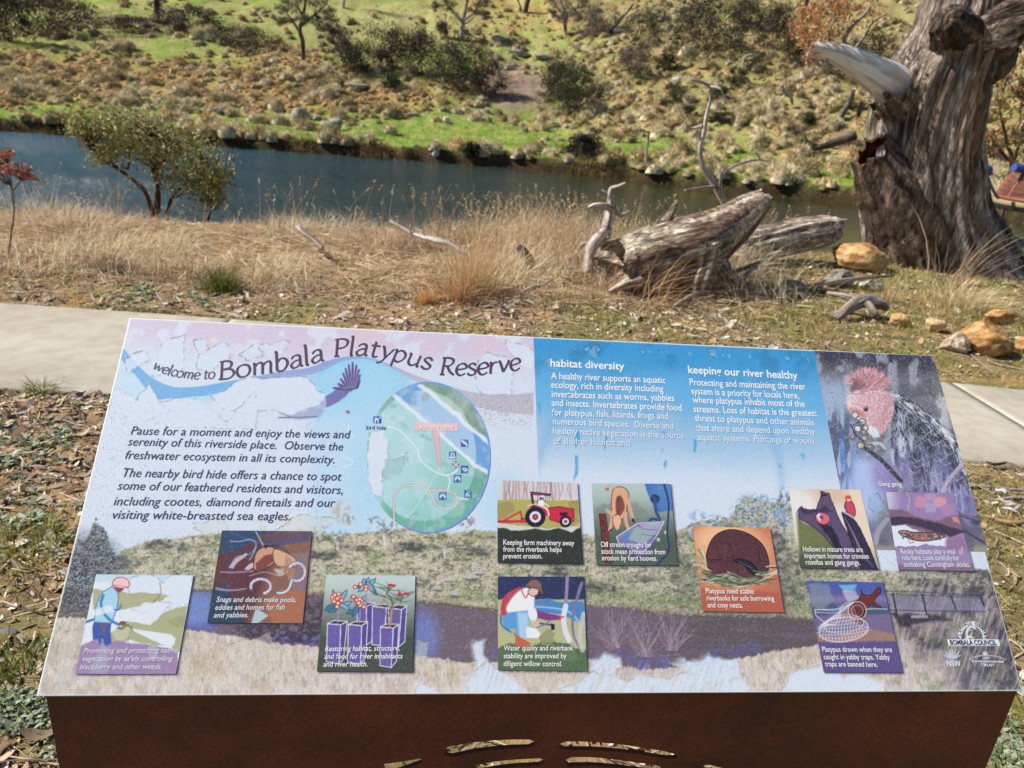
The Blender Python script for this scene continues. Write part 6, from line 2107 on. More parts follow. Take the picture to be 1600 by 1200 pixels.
# --- rusty steel base: front plate with cut-out slots, two side plates, open at the back
def make_base():
    m, nt, b = new_mat("rusty_steel")
    tc = node(nt, "ShaderNodeTexCoord")

    def nz(scale, det):
        n = node(nt, "ShaderNodeTexNoise")
        n.inputs["Scale"].default_value = scale
        n.inputs["Detail"].default_value = det
        n.inputs["Roughness"].default_value = 0.65
        nt.links.new(tc.outputs["Object"], n.inputs["Vector"])
        return n
    n1, n2 = nz(5, 6), nz(240, 4)
    r1 = node(nt, "ShaderNodeValToRGB")
    e = r1.color_ramp.elements
    e[0].position, e[0].color = 0.3, (*lin(rgb(64, 37, 24)), 1)
    e[1].position, e[1].color = 0.72, (*lin(rgb(126, 66, 34)), 1)
    nt.links.new(n1.outputs["Fac"], r1.inputs[0])
    r2 = node(nt, "ShaderNodeValToRGB")
    e = r2.color_ramp.elements
    e[0].position, e[0].color = 0.32, (0.55, 0.5, 0.48, 1)
    e[1].position, e[1].color = 0.66, (1.25, 1.15, 1.1, 1)
    nt.links.new(n2.outputs["Fac"], r2.inputs[0])
    mx = node(nt, "ShaderNodeMix", data_type='RGBA', blend_type='MULTIPLY')
    mx.inputs[0].default_value = 1
    nt.links.new(r1.outputs[0], mx.inputs[6])
    nt.links.new(r2.outputs[0], mx.inputs[7])
    nt.links.new(mx.outputs[2], b.inputs["Base Color"])
    b.inputs["Roughness"].default_value = 0.8
    bp = node(nt, "ShaderNodeBump")
    bp.inputs["Strength"].default_value = 0.4
    bp.inputs["Distance"].default_value = 0.002
    nt.links.new(n2.outputs["Fac"], bp.inputs["Height"])
    nt.links.new(bp.outputs[0], b.inputs["Normal"])

    tilt = math.atan2(SIGN_Y[2], SIGN_Y[1])
    yf = float(SIGN_O[1]) + 0.014
    th = 0.007
    zt = float(SIGN_O[2]) - 0.007 / math.cos(tilt) + 0.014 * math.tan(tilt) - 0.0015
    A, A2 = on_y(72, 1090, yf), on_y(93, 1200, yf)
    B, B2 = on_y(1589, 1081, yf), on_y(1540, 1200, yf)

    def atz(p, q, z):
        return float(p[0] + (q[0] - p[0]) * (z - p[2]) / (q[2] - p[2]))
    zb = -0.05
    xl_t, xr_t = atz(A, A2, zt), atz(B, B2, zt)
    xl_b, xr_b = atz(A, A2, zb), atz(B, B2, zb)

    def prism(poly, y0, y1):
        n = len(poly)
        V = [(x, y0, z) for x, z in poly] + [(x, y1, z) for x, z in poly]
        F = [list(range(n)), list(range(2 * n - 1, n - 1, -1))] + [[i, i + n, (i + 1) % n + n, (i + 1) % n] for i in range(n)]
        return V, F
    V, F_ = prism([(xl_t, zt), (xr_t, zt), (xr_b, zb), (xl_b, zb)][::-1], yf, yf + th)
    me = bpy.data.meshes.new("front_plate")
    me.from_pydata([tuple(np.array(v) - SIGN_AT) for v in V], [], F_)
    front = bpy.data.objects.new("front_plate", me)
    COL.objects.link(front)
    # slots of the cut-out picture, read along their centre lines
    slots = [([(694, 1177), (740, 1168), (790, 1163), (836, 1162)], 7.5, 5.5), ([(874, 1165), (930, 1166), (990, 1172), (1058, 1183)], 6.0, 4.5),
             ([(600, 1203), (630, 1196), (661, 1188)], 8.0, 3.0), ([(740, 1202), (790, 1194), (851, 1190)], 5.5, 5.0), ([(884, 1190), (940, 1191), (1036, 1203)], 6.5, 5.0), ([(1099, 1198), (1150, 1212)], 4.0, 6.0),
             ([(560, 1240), (640, 1225), (720, 1218)], 7, 6), ([(760, 1226), (830, 1222), (900, 1226), (980, 1236)], 7, 6), ([(1010, 1228), (1090, 1240), (1160, 1262)], 7, 6)]
    cv, cf = [], []
    for pts, w0, w1 in slots:
        q = smooth_path(pts, 16)
        q3 = np.array([on_y(a, b_, yf) for a, b_ in q])[:, [0, 2]]
        d = unit(np.gradient(q3, axis=0))
        n_ = np.stack([-d[:, 1], d[:, 0]], -1)
        hw = np.linspace(w0, w1, 16) * 0.00165
        hw[0] *= 0.4
        hw[-1] *= 0.4
        poly = np.vstack([q3 + n_ * hw[:, None], (q3 - n_ * hw[:, None])[::-1]])
        v, f = prism([tuple(p) for p in poly[::-1]], yf - 0.02, yf + 0.03)
        o = len(cv)
        cv += [tuple(np.array(p) - SIGN_AT) for p in v]
        cf += [[i + o for i in ff] for ff in f]
    cm = bpy.data.meshes.new("cutter")
    cm.from_pydata(cv, [], cf)
    cut = bpy.data.objects.new("cutter", cm)
    COL.objects.link(cut)
    md = front.modifiers.new("slots", 'BOOLEAN')
    md.operation = 'DIFFERENCE'
    md.solver = 'EXACT'
    md.object = cut
    dg = bpy.context.evaluated_depsgraph_get()
    res = bpy.data.meshes.new_from_object(front.evaluated_get(dg))
    front.modifiers.clear()
    front.data = res
    bpy.data.objects.remove(cut)
    res.materials.clear()
    res.materials.append(m)
    front.parent = sign
    # side plates
    dep = 0.385
    for sgn, (xt, xb) in ((1, (xl_t, xl_b)), (-1, (xr_t, xr_b))):
        zback = zt + (dep) * math.tan(tilt)
        P = [(xt, yf + th, zt + th * math.tan(tilt) - .002), (xt, yf + dep, zback - 0.004), (xb, yf + dep, zb), (xb, yf + th, zb)]
        V = P + [(x + sgn * th, y, z) for x, y, z in P]
        F4 = [[0, 1, 2, 3], [7, 6, 5, 4], [0, 4, 5, 1], [1, 5, 6, 2], [2, 6, 7, 3], [3, 7, 4, 0]]
        mesh_obj("side_plate", local(V), np.array(F4), m, sign)


make_base()
# ------------------------------------------------------------------ ground cover on the near side
def scatter(n, x0, x1, y0, y1):
    return rng.uniform(x0, x1, n), rng.uniform(y0, y1, n)


def off_path(x, y, g=0.03):
    return path_mask(x, y, 0.001, g) < 0.5


def in_base(x, y):
    return (np.abs(x - SIGN_AT[0]) < 0.8) & (y > SIGN_O[1] + 0.0) & (y < SIGN_O[1] + 0.03)


def seen(x, y, pad=120):
    px, py, d = project(np.stack([x, y, np.zeros_like(x)], -1))
    return (d > 0.2) & (px > -pad - 600) & (px < 2200 + pad) & (py < 1500 + pad * 2)


def make_litter():
    mb = MB()
    parts = []
    for n, box in ((26000, (-3.6, 0.2, 0.25, 3.75)), (22000, (-3.0, -0.5, 0.3, 3.6)), (14000, (0.2, 4.2, 0.25, 3.4)), (12000, (-6, 3, 4.3, 5.7)), (12000, (1.5, 8.5, 4.1, 8.2))):
        x, y = scatter(n, *box)
        k = off_path(x, y, 0.0) & seen(x, y) & ~in_base(x, y)
        # pieces lie in drifts
        k &= rng.random(n) < 0.3 + 0.9 * sstep(0.35, 0.6, fbm(x * 2.3, y * 2.3, 3, 3))
        parts.append(np.stack([x[k], y[k]], -1))
    p = np.concatenate(parts)
    n = len(p)
    z = gz(p[:, 0], p[:, 1])
    L = np.exp(rng.normal(math.log(0.0185), 0.55, n)) * (0.8 + 0.12 * p[:, 1])
    L = np.clip(L, 0.007, 0.12)
    Wd = L * rng.uniform(0.18, 0.55, n)
    a = rng.random(n) * 2 * np.pi
    d = np.stack([np.cos(a), np.sin(a), rng.normal(0, 0.25, n)], -1)
    d = unit(d)
    s = unit(np.cross(d, np.stack([rng.normal(0, 0.4, n), rng.normal(0, 0.4, n), np.ones(n)], -1)))
    up = np.cross(s, d)
    up *= np.sign(up[:, 2:3] + 1e-9)
    c = np.stack([p[:, 0], p[:, 1], z + 0.004 + L * 0.12], -1)
    curl = rng.uniform(-0.1, 0.28, n)[:, None]
    tw = rng.normal(0, 0.3, n)[:, None]
    rows = []
    for t, w in ((-0.5, 0.45), (-0.15, 1.0), (0.2, 0.9), (0.5, 0.25)):
        ctr = c + d * (L[:, None] * t) + up * (L[:, None] * curl * (4 * t * t - 0.4))
        off = (s + up * tw * t) * (Wd[:, None] * w * 0.5)
        rows.append(ctr - off)
        rows.append(ctr + off)
    V = np.stack(rows, 1).reshape(-1, 3)
    o = np.arange(n)[:, None] * 8
    F4 = np.concatenate([o + np.array([0, 1, 3, 2]), o + np.array([2, 3, 5, 4]), o + np.array([4, 5, 7, 6])])
    col = pick([(200, 186, 166), (176, 156, 132), (142, 118, 96), (108, 86, 70), (220, 210, 196), (164, 150, 132), (184, 154, 116)], n, 0.16,
               [.18, .2, .17, .13, .1, .14, .08])
    mb.add(V, F4=F4, C=np.repeat(col, 8, 0))
    # thin twigs and straws
    for n, box, lmax in ((3200, (-3.6, 0.2, 0.25, 3.75), 0.16), (2600, (0.3, 4.2, 0.25, 3.4), 0.2), (1800, (-6, 8.5, 4.1, 6.5), 0.3)):
        x, y = scatter(n, *box)
        k = off_path(x, y, 0.0) & seen(x, y) & ~in_base(x, y)
        x, y = x[k], y[k]
        n = len(x)
        L = rng.uniform(0.03, lmax, n)
        a = rng.random(n) * 2 * np.pi
        d = np.stack([np.cos(a), np.sin(a), rng.normal(0, 0.12, n)], -1)
        w = np.stack([-np.sin(a), np.cos(a), np.zeros(n)], -1) * (rng.uniform(0.0012, 0.003, n) * (0.6 + 0.25 * y))[:, None]
        h = np.array([0, 0, 1.0]) * rng.uniform(0.001, 0.003, n)[:, None]
        c = np.stack([x, y, gz(x, y) + rng.uniform(0.004, 0.02, n)], -1)
        bend = np.stack([rng.normal(0, 0.1, n), rng.normal(0, 0.1, n), rng.normal(0.02, 0.05, n)], -1) * L[:, None]
        V = []
        for t in (-0.5, 0, 0.5):
            q = c + d * (L * t)[:, None] + bend * (1 - 4 * t * t)
            V += [q - w, q + h, q + w]
        V = np.stack(V, 1).reshape(-1, 3)
        o = np.arange(n)[:, None] * 9
        F4 = np.concatenate([o + np.array([0, 1, 4, 3]), o + np.array([1, 2, 5, 4]), o + np.array([3, 4, 7, 6]), o + np.array([4, 5, 8, 7])])
        mb.add(V, F4=F4, C=np.repeat(pick([(196, 182, 156), (120, 98, 78), (168, 148, 120), (90, 72, 58)], n, 0.15), 9, 0))
    tag(mb.build("leaf_litter", M_chip), "brown leaf litter and bark chips scattered over the soil", None, None, "stuff")


make_litter()


def make_turf():
    mb = MB()

    def patch(n, box, dens, hmin, hmax, cols, w, wj=None, lean=0.5, seg=3):
        x, y = scatter(n, *box)
        k = off_path(x, y, -0.01) & seen(x, y) & ~in_base(x, y)
        k &= rng.random(n) < dens(x, y)
        x, y = x[k], y[k]
        n = len(x)
        h = rng.uniform(hmin, hmax, n) * (0.6 + 0.8 * fbm(x * 3, y * 3, 2, 2))
        ln = rng.normal(0, lean, (n, 2))
        col = pick(cols, n, 0.16, wj)
        V, F3, F4, C = blades_geo(np.stack([x, y, gz(x, y) - 0.004], -1), h, ln, w * (0.7 + 0.15 * y), seg, 1.0, col, col * 1.15)
        mb.add(V, F3, F4, C)
    G = [(96, 116, 42), (124, 136, 58), (80, 98, 36), (150, 146, 76), (186, 164, 108), (206, 188, 140)]
    gl = lambda x, y: sstep(0.5, 0.6, fbm(x * 2.1, y * 2.1, 3, 7))
    patch(30000, (-3.7, 0.2, 0.25, 3.8), lambda x, y: gl(x, y) * 0.75 + 0.03, 0.015, 0.05, G, 0.0032, [.26, .22, .2, .12, .12, .08])
    patch(60000, (0.5, 4.4, 0.25, 3.5), lambda x, y: 0.25 + 0.75 * sstep(0.4, 0.6, fbm(x * 1.7, y * 1.7, 3, 5)), 0.02, 0.075, G, 0.0034, [.2, .18, .14, .14, .19, .15], 0.7)
    gb = lambda x, y: sstep(0.44, 0.58, fbm(x * 1.6, y * 2.2, 3, 7)) * (0.5 + 0.5 * sstep(0, 2, x)) + 0.12
    patch(30000, (-6.5, 9, 4.2, 5.9), gb, 0.02, 0.07, G, 0.004, [.26, .24, .16, .12, .13, .09], 0.6)
    # the worn grass between the footpath and the logs, half green and half straw
    patch(34000, (0.8, 10.0, 4.1, 8.8), lambda x, y: (0.35 + 0.65 * sstep(0.42, 0.6, fbm(x * 1.3, y * 1.3, 3, 2))) * sstep(0.6, 1.6, x + 0.3 * (y - 5)), 0.03, 0.11,
          [(118, 128, 62), (150, 146, 84), (186, 164, 112), (206, 184, 132), (150, 118, 82)], 0.0045, [.2, .2, .24, .2, .16], 0.8)
    # fringe that leans over the concrete
    xs = rng.uniform(-6, 6, 5200)
    for f, sgn in ((0, -1), (1, 1)):
        yy = np.array(path_edges(xs)[f]) + sgn * np.abs(rng.normal(0.0, 0.035, len(xs))) + sgn * 0.004
        kk = rng.random(len(xs)) < 0.25 + 0.75 * sstep(0.45, 0.6, fbm(xs * 2.5, yy * 2.5, 2, 1))
        x, y = xs[kk], yy[kk]
        n = len(x)
        col = pick(G, n, 0.15, [.22, .2, .18, .14, .16, .1])
        V, F3, F4, C = blades_geo(np.stack([x, y, gz(x, y) - 0.006], -1), rng.uniform(0.02, 0.055, n), rng.normal(0, 0.6, (n, 2)), 0.0045, 3, 1, col, col * 1.1)
        mb.add(V, F3, F4, C)
    tag(mb.build("grass", M_grass), "short patchy green and straw grass around the footpath", None, None, "stuff")


make_turf()


def make_weeds():
    """low grey-green rosettes"""
    mb = MB()
    pts = []
    for (px, py, n, s) in ((30, 1115, 60, 60), (20, 715, 22, 60), (60, 700, 30, 60), (90, 1160, 20, 40), (30, 830, 26, 60), (70, 820, 20, 60), (1560, 1150, 20, 50), (1590, 1180, 20, 40), (225, 455, 12, 20), (320, 470, 16, 40), (200, 470, 14, 40)):
        for k in range(n):
            a, b = px + rng.normal(0, s * 0.5), py + rng.normal(0, s * 0.3)
            p = on_z(a, b, 0.0)
            if off_path(p[0], p[1], 0.02) and not in_base(p[0], p[1]):
                pts.append(p)
    P = np.array(pts)
    P[:, 2] = gz(P[:, 0], P[:, 1])
    m = 12
    C0 = np.repeat(P, m, 0)
    n = len(C0)
    a = rng.random(n) * 2 * np.pi
    L = rng.uniform(0.012, 0.035, n) * (0.8 + 0.12 * C0[:, 1])
    d = np.stack([np.cos(a), np.sin(a), rng.uniform(0.2, 1.0, n)], -1)
    q = C0 + d * L[:, None] * 0.6
    s = np.stack([-np.sin(a), np.cos(a), np.zeros(n)], -1) * (L * 0.22)[:, None]
    V = np.stack([C0, q + s, C0 + d * L[:, None] * np.array([1.2, 1.2, 0.8]), q - s], 1).reshape(-1, 3)
    mb.add(V, F4=np.arange(4 * n).reshape(-1, 4), C=np.repeat(pick([(152, 162, 140), (128, 144, 116), (176, 182, 160), (126, 140, 84)], n, 0.12), 4, 0))
    tag(mb.build("ground_cover_weeds", M_leaf), "low grey green weeds growing through the litter", None, None, "stuff")


make_weeds()


def make_dry_grass():
    mb = MB()
    n = 95000
    x, y = scatter(n, -10.5, 4.2, 5.3, 10.2)
    ne = near_edge(x)
    edge0 = 5.45 + 0.35 * (fbm(x * 0.9, 0.3, 3, 2) - 0.5) + 0.5 * sstep(0.5, 3.5, x)
    k = (y > edge0) & (y < ne + 2.0) & seen(x, y, 200)
    k &= rng.random(n) < (0.55 + 0.45 * sstep(0.35, 0.55, fbm(x * 1.1, y * 1.1, 3, 4))) * (1 - sstep(2.6, 3.8, x - 0.15 * (y - 6)))
    x, y = x[k], y[k]
    n = len(x)
    cl = fbm(x * 1.4, y * 1.4, 3, 6)
    h = (0.10 + 0.34 * sstep(0.3, 0.72, cl)) * rng.uniform(0.6, 1.25, n) * sstep(-0.05, 0.5, y - 5.4 + 0.1)
    h *= 0.75 + 0.5 * sstep(-1.8, 1.0, x)
    ang = 2 * np.pi * fbm(x * 0.8, y * 0.8, 2, 1) * 2 + rng.normal(0, 0.9, n)
    lm = rng.gamma(2.2, 0.42, n)
    lean = np.stack([np.cos(ang), np.sin(ang)], -1) * lm[:, None]
    mixv = fbm(x * 0.55, y * 0.8, 3, 3)
    ca = pick([(222, 204, 168), (232, 218, 188), (208, 186, 148), (238, 226, 202)], n, 0.13)
    cb = pick([(206, 182, 152), (192, 160, 132), (216, 192, 164), (176, 144, 116)], n, 0.13)
    wmix = np.clip(sstep(0.4, 0.62, mixv) * 0.75 + 0.5 * (1 - sstep(-6, -1, x)) * (1 - sstep(6.6, 7.6, y)), 0, 1)
    col = np.where((rng.random(n) < wmix)[:, None], cb, ca)
    gr = rng.random(n) < 0.05
    col[gr] = pick([(150, 150, 84), (128, 132, 66)], int(gr.sum()), 0.1)
    V, F3, F4, C = blades_geo(np.stack([x, y, gz(x, y) - 0.01], -1), h, lean, rng.uniform(0.004, 0.010, n), 3, 1.0, col, col * 1.1)
    mb.add(V, F3, F4, C)
    # tall seed stalks along the bank and by the logs
    n = 2600
    x, y = scatter(n, -8, 4.6, 6.2, 9.3)
    k = rng.random(n) < 0.06 + 0.95 * np.exp(-((x - 0.9 - 0.15 * (y - 6.5)) / 1.1) ** 2) + 0.15 * sstep(7.2, 8.2, y)
    x, y = x[k], y[k]
    n = len(x)
    h = rng.uniform(0.35, 0.75, n)
    col = pick([(206, 178, 132), (190, 154, 110), (222, 200, 156)], n, 0.1)
    V, F3, F4, C = blades_geo(np.stack([x, y, gz(x, y)], -1), h, rng.normal(0, 0.32, (n, 2)), 0.006, 4, 0.6, col)
    mb.add(V, F3, F4, C)
    hd = V.reshape(n, 9, 3)[:, 8]
    d = unit(hd - V.reshape(n, 9, 3)[:, 6] + 1e-6)
    for j in range(5):
        q = hd - d * (0.02 * j)[..., None] if False else hd - d * 0.02 * j
        Vl, Fl, Cl = leaves_geo(q + rng.normal(0, 0.006, q.shape), 0.034, col * 0.9, 0.35)
        mb.add(Vl, F4=Fl, C=Cl)
    # fallen thatch lying under the blades
    n = 30000
    x, y = scatter(n, -10, 4.0, 5.4, 9.4)
    k = (y < near_edge(x) + 1.4) & seen(x, y, 200) & (rng.random(n) < 1 - sstep(2.4, 3.8, x))
    x, y = x[k], y[k]
    n = len(x)
    a = rng.normal(0.2, 0.9, n)
    L = rng.uniform(0.08, 0.30, n)
    d = np.stack([np.cos(a), np.sin(a), rng.normal(0, 0.2, n)], -1) * L[:, None]
    w = np.stack([-np.sin(a), np.cos(a), rng.normal(0, 0.7, n)], -1) * 0.004
    c = np.stack([x, y, gz(x, y) + rng.uniform(0.01, 0.10, n) * sstep(5.4, 6, y)], -1)
    V = np.stack([c - d * .5 - w, c - d * .5 + w, c + d * .5 + w * .4, c + d * .5 - w * .4], 1).reshape(-1, 3)
    mb.add(V, F4=np.arange(4 * n).reshape(-1, 4), C=np.repeat(pick([(212, 186, 150), (226, 206, 170), (188, 156, 124), (202, 176, 144)], n, 0.13), 4, 0))
    tag(mb.build("dry_grass", M_grass), "tangled tan dry grass along the near riverbank", None, None, "stuff")


make_dry_grass()


def tuft(name, px, py, n, h, spread, cols, w, label, cat="grass tuft", lean=0.35, group=None, bias=(0, 0)):
    p = on_z(px, py, 0.0)
    p[2] = float(gz(p[0], p[1]))
    b = np.zeros((n, 3))
    b[:, :2] = rng.normal(0, spread, (n, 2))
    hh = h * rng.uniform(0.45, 1.15, n)
    ln = b[:, :2] / max(spread, 1e-6) * lean * 0.6 + rng.normal(0, lean * 0.6, (n, 2)) + np.array(bias)
    col = pick(cols, n, 0.14)
    V, F3, F4, C = blades_geo(b, hh, ln, w, 4, 1.0, col, col * 1.1)
    mb = MB()
    mb.add(V, F3, F4, C)
    o = mb.build(name, M_grass)
    o.location = p
    tag(o, label, cat, group)
    return o


tuft("grass_tuft", 346, 452, 420, 0.24, 0.06, [(104, 116, 44), (84, 96, 36), (134, 134, 64)], 0.006, "dense green grass tuft at the edge of the dry grass", lean=0.7)
tuft("grass_tuft", 664, 474, 240, 0.15, 0.03, [(208, 160, 100), (194, 142, 82), (222, 184, 128)], 0.005, "small orange grass tuft on the verge behind the sign", lean=0.5)
tuft("grass_tuft", 715, 468, 420, 0.30, 0.08, [(188, 142, 106), (172, 124, 90), (212, 188, 146)], 0.006, "reddish brown dry grass clump beside the orange tuft", lean=0.9)
tuft("grass_tuft", 735, 460, 300, 0.62, 0.10, [(206, 178, 132), (190, 152, 106), (222, 200, 156)], 0.006, "tall straw coloured grass clump rising in front of the river", lean=0.45)
tuft("grass_tuft", 1010, 465, 160, 0.55, 0.16, [(206, 178, 132), (184, 146, 100), (170, 124, 82)], 0.007, "long straw grass stems leaning across the big fallen log", lean=0.7, bias=(0.5, 0))
tuft("grass_tuft", 1500, 480, 520, 0.36, 0.13, [(206, 188, 142), (188, 164, 116), (222, 206, 164)], 0.006, "pale dry grass tuft in front of the dead tree trunk", lean=0.9, bias=(0.4, -0.2))
tuft("reed_clump", 1490, 458, 46, 0.95, 0.10, [(150, 122, 96), (178, 150, 118), (120, 96, 78)], 0.012, "stiff brown reed stems fanning out before the dead tree trunk", "reeds", lean=0.45, bias=(0.55, 0.0))
tuft("grass_tuft", 1385, 470, 150, 0.22, 0.06, [(206, 188, 142), (178, 150, 104)], 0.005, "small pale grass tuft beside the grey root stump", lean=0.6)
tuft("grass_tuft", 64, 612, 130, 0.10, 0.035, [(104, 124, 50), (128, 140, 62), (150, 120, 76)], 0.006, "small green weed tuft at the near edge of the footpath", lean=0.8)
tuft("grass_tuft", 48, 860, 420, 0.085, 0.09, [(110, 128, 44), (150, 150, 62), (176, 146, 70)], 0.004, "yellow green grass tuft among the bark chips left of the sign", lean=0.7)
tuft("grass_tuft", 25, 1060, 300, 0.07, 0.07, [(104, 132, 50), (84, 110, 40), (140, 150, 70)], 0.004, "bright green grass tuft near the lower left sign corner", lean=0.8)
# ------------------------------------------------------------------ near objects
def woody(amp, k, ks, seed=0, lump=0.0):
    def f(s, t):
        x = k * np.cos(t) + 0 * s + 11
        y = k * np.sin(t) + ks * s
        r = 1 + amp * 2 * (fbm(x, y, 4, seed) - 0.5)
        if lump:
            r = r + lump * 2 * (fbm(1.1 * np.cos(t) + 3 * s + 4, 1.1 * np.sin(t) + 5 * s, 2, seed + 2) - 0.5)
        return r
    return f


def wood_cols(V, a, b, seed=0, sc=6.0, c=None):
    n1 = fbm(V[:, 0] * sc + V[:, 1] * 3, V[:, 2] * sc * 0.5, 4, seed)[:, None]
    n2 = fbm(V[:, 0] * 2.2 + 5, V[:, 2] * 2.2 + V[:, 1], 3, seed + 1)[:, None]
    A, B = lin(np.array(a) / 255), lin(np.array(b) / 255)
    col = A * (1 - sstep(0.38, 0.62, n1)) + B * sstep(0.38, 0.62, n1)
    if c is not None:
        k = sstep(0.55, 0.68, n2)
        col = col * (1 - k) + lin(np.array(c) / 255) * k
    return np.clip(col, 0.004, 0.85)


def grain_color(ss, tt, length, seed, a, b, c=None):
    """weathered wood: streaks that follow the grain"""
    kk = 4.5
    g1 = fbm(kk * np.cos(tt) + 13, kk * np.sin(tt) + length * 1.3 * ss + seed, 4, seed)
    g2 = fbm(2.6 * kk * np.cos(tt) + 3, 2.6 * kk * np.sin(tt) + length * 1.8 * ss, 3, seed + 1)
    g3 = fbm(1.3 * np.cos(tt) + 31 + 3 * ss * length, 1.3 * np.sin(tt) + 5 * ss * length, 3, seed + 2)
    A, B = lin(np.array(a) / 255), lin(np.array(b) / 255)
    D = lin(np.array(c if c is not None else b) / 255)
    col = A + 0 * ss[..., None]
    col = lay(col, sstep(0.42, 0.62, g1), B)
    col = lay(col, sstep(0.56, 0.68, g2) * 0.75, B * 0.42)
    col = lay(col, sstep(0.56, 0.66, g3) * 0.55, D)
    return col


def limb(mb, pts, rad, seg=12, n=None, amp=0.12, k=1.6, ks=1.5, seed=0, lump=0.0, a=(190, 180, 168), b=(120, 104, 92), c=None, cap=True, sc=6.0, jag=0.0):
    P = smooth_path(np.hstack([np.asarray(pts, float), np.asarray(rad, float)[:, None]]), n or 8 * len(pts))
    m = len(P)
    length = np.linalg.norm(np.diff(P[:, :3], axis=0), axis=1).sum()
    V, F3, F4 = tube_geo(P[:, :3], np.maximum(P[:, 3], 0.002), seg, woody(amp, k, ks, seed, lump), cap)
    ss, tt = np.meshgrid(np.linspace(0, 1, m), np.linspace(0, 2 * np.pi, seg, endpoint=False), indexing='ij')
    if jag:
        for row, sg_ in ((m - 1, 1), (0, -1)):
            t = tt[row]
            d = unit(P[row, :3] - P[row - sg_, :3])
            j = jag * P[row, 3] * ((fbm(3.5 * np.cos(t) + 9, 3.5 * np.sin(t) + seed, 3, seed) - 0.5) * 4)
            for q, wgt in ((0, 1.0), (1, 0.6), (2, 0.25)):
                o = (row - sg_ * q) * seg
                V[o:o + seg] += d * (j * wgt)[:, None]
            if cap:
                o = m * seg + (seg if sg_ == 1 else 0)
                V[o:o + seg] = V[row * seg:(row + 1) * seg]
                V[m * seg + 2 * seg + (1 if sg_ == 1 else 0)] -= d * P[row, 3] * 0.5
    col = grain_color(ss, tt, length, seed, a, b, c)
    col = col.reshape(-1, 3)
    if len(V) > len(col):
        col = np.vstack([col, np.tile((lin(np.array(a) / 255) + lin(np.array(b) / 255)) * 0.4, (len(V) - len(col), 1))])
    mb.add(V, F3 if cap else None, F4, np.clip(col, 0.004, 0.85))


def px_pts(px, Y, dy=None):
    return np.array([on_y(a, b, Y + (dy[i] if dy is not None else 0)) for i, (a, b) in enumerate(px)])


def mpp(Y, px=800, py=400):
    """metres per photograph pixel at depth Y"""
    p = on_y(px, py, Y)
    return float((p - CAMLOC) @ (CAM2W @ np.array([0, 0, 1.0]))) / F


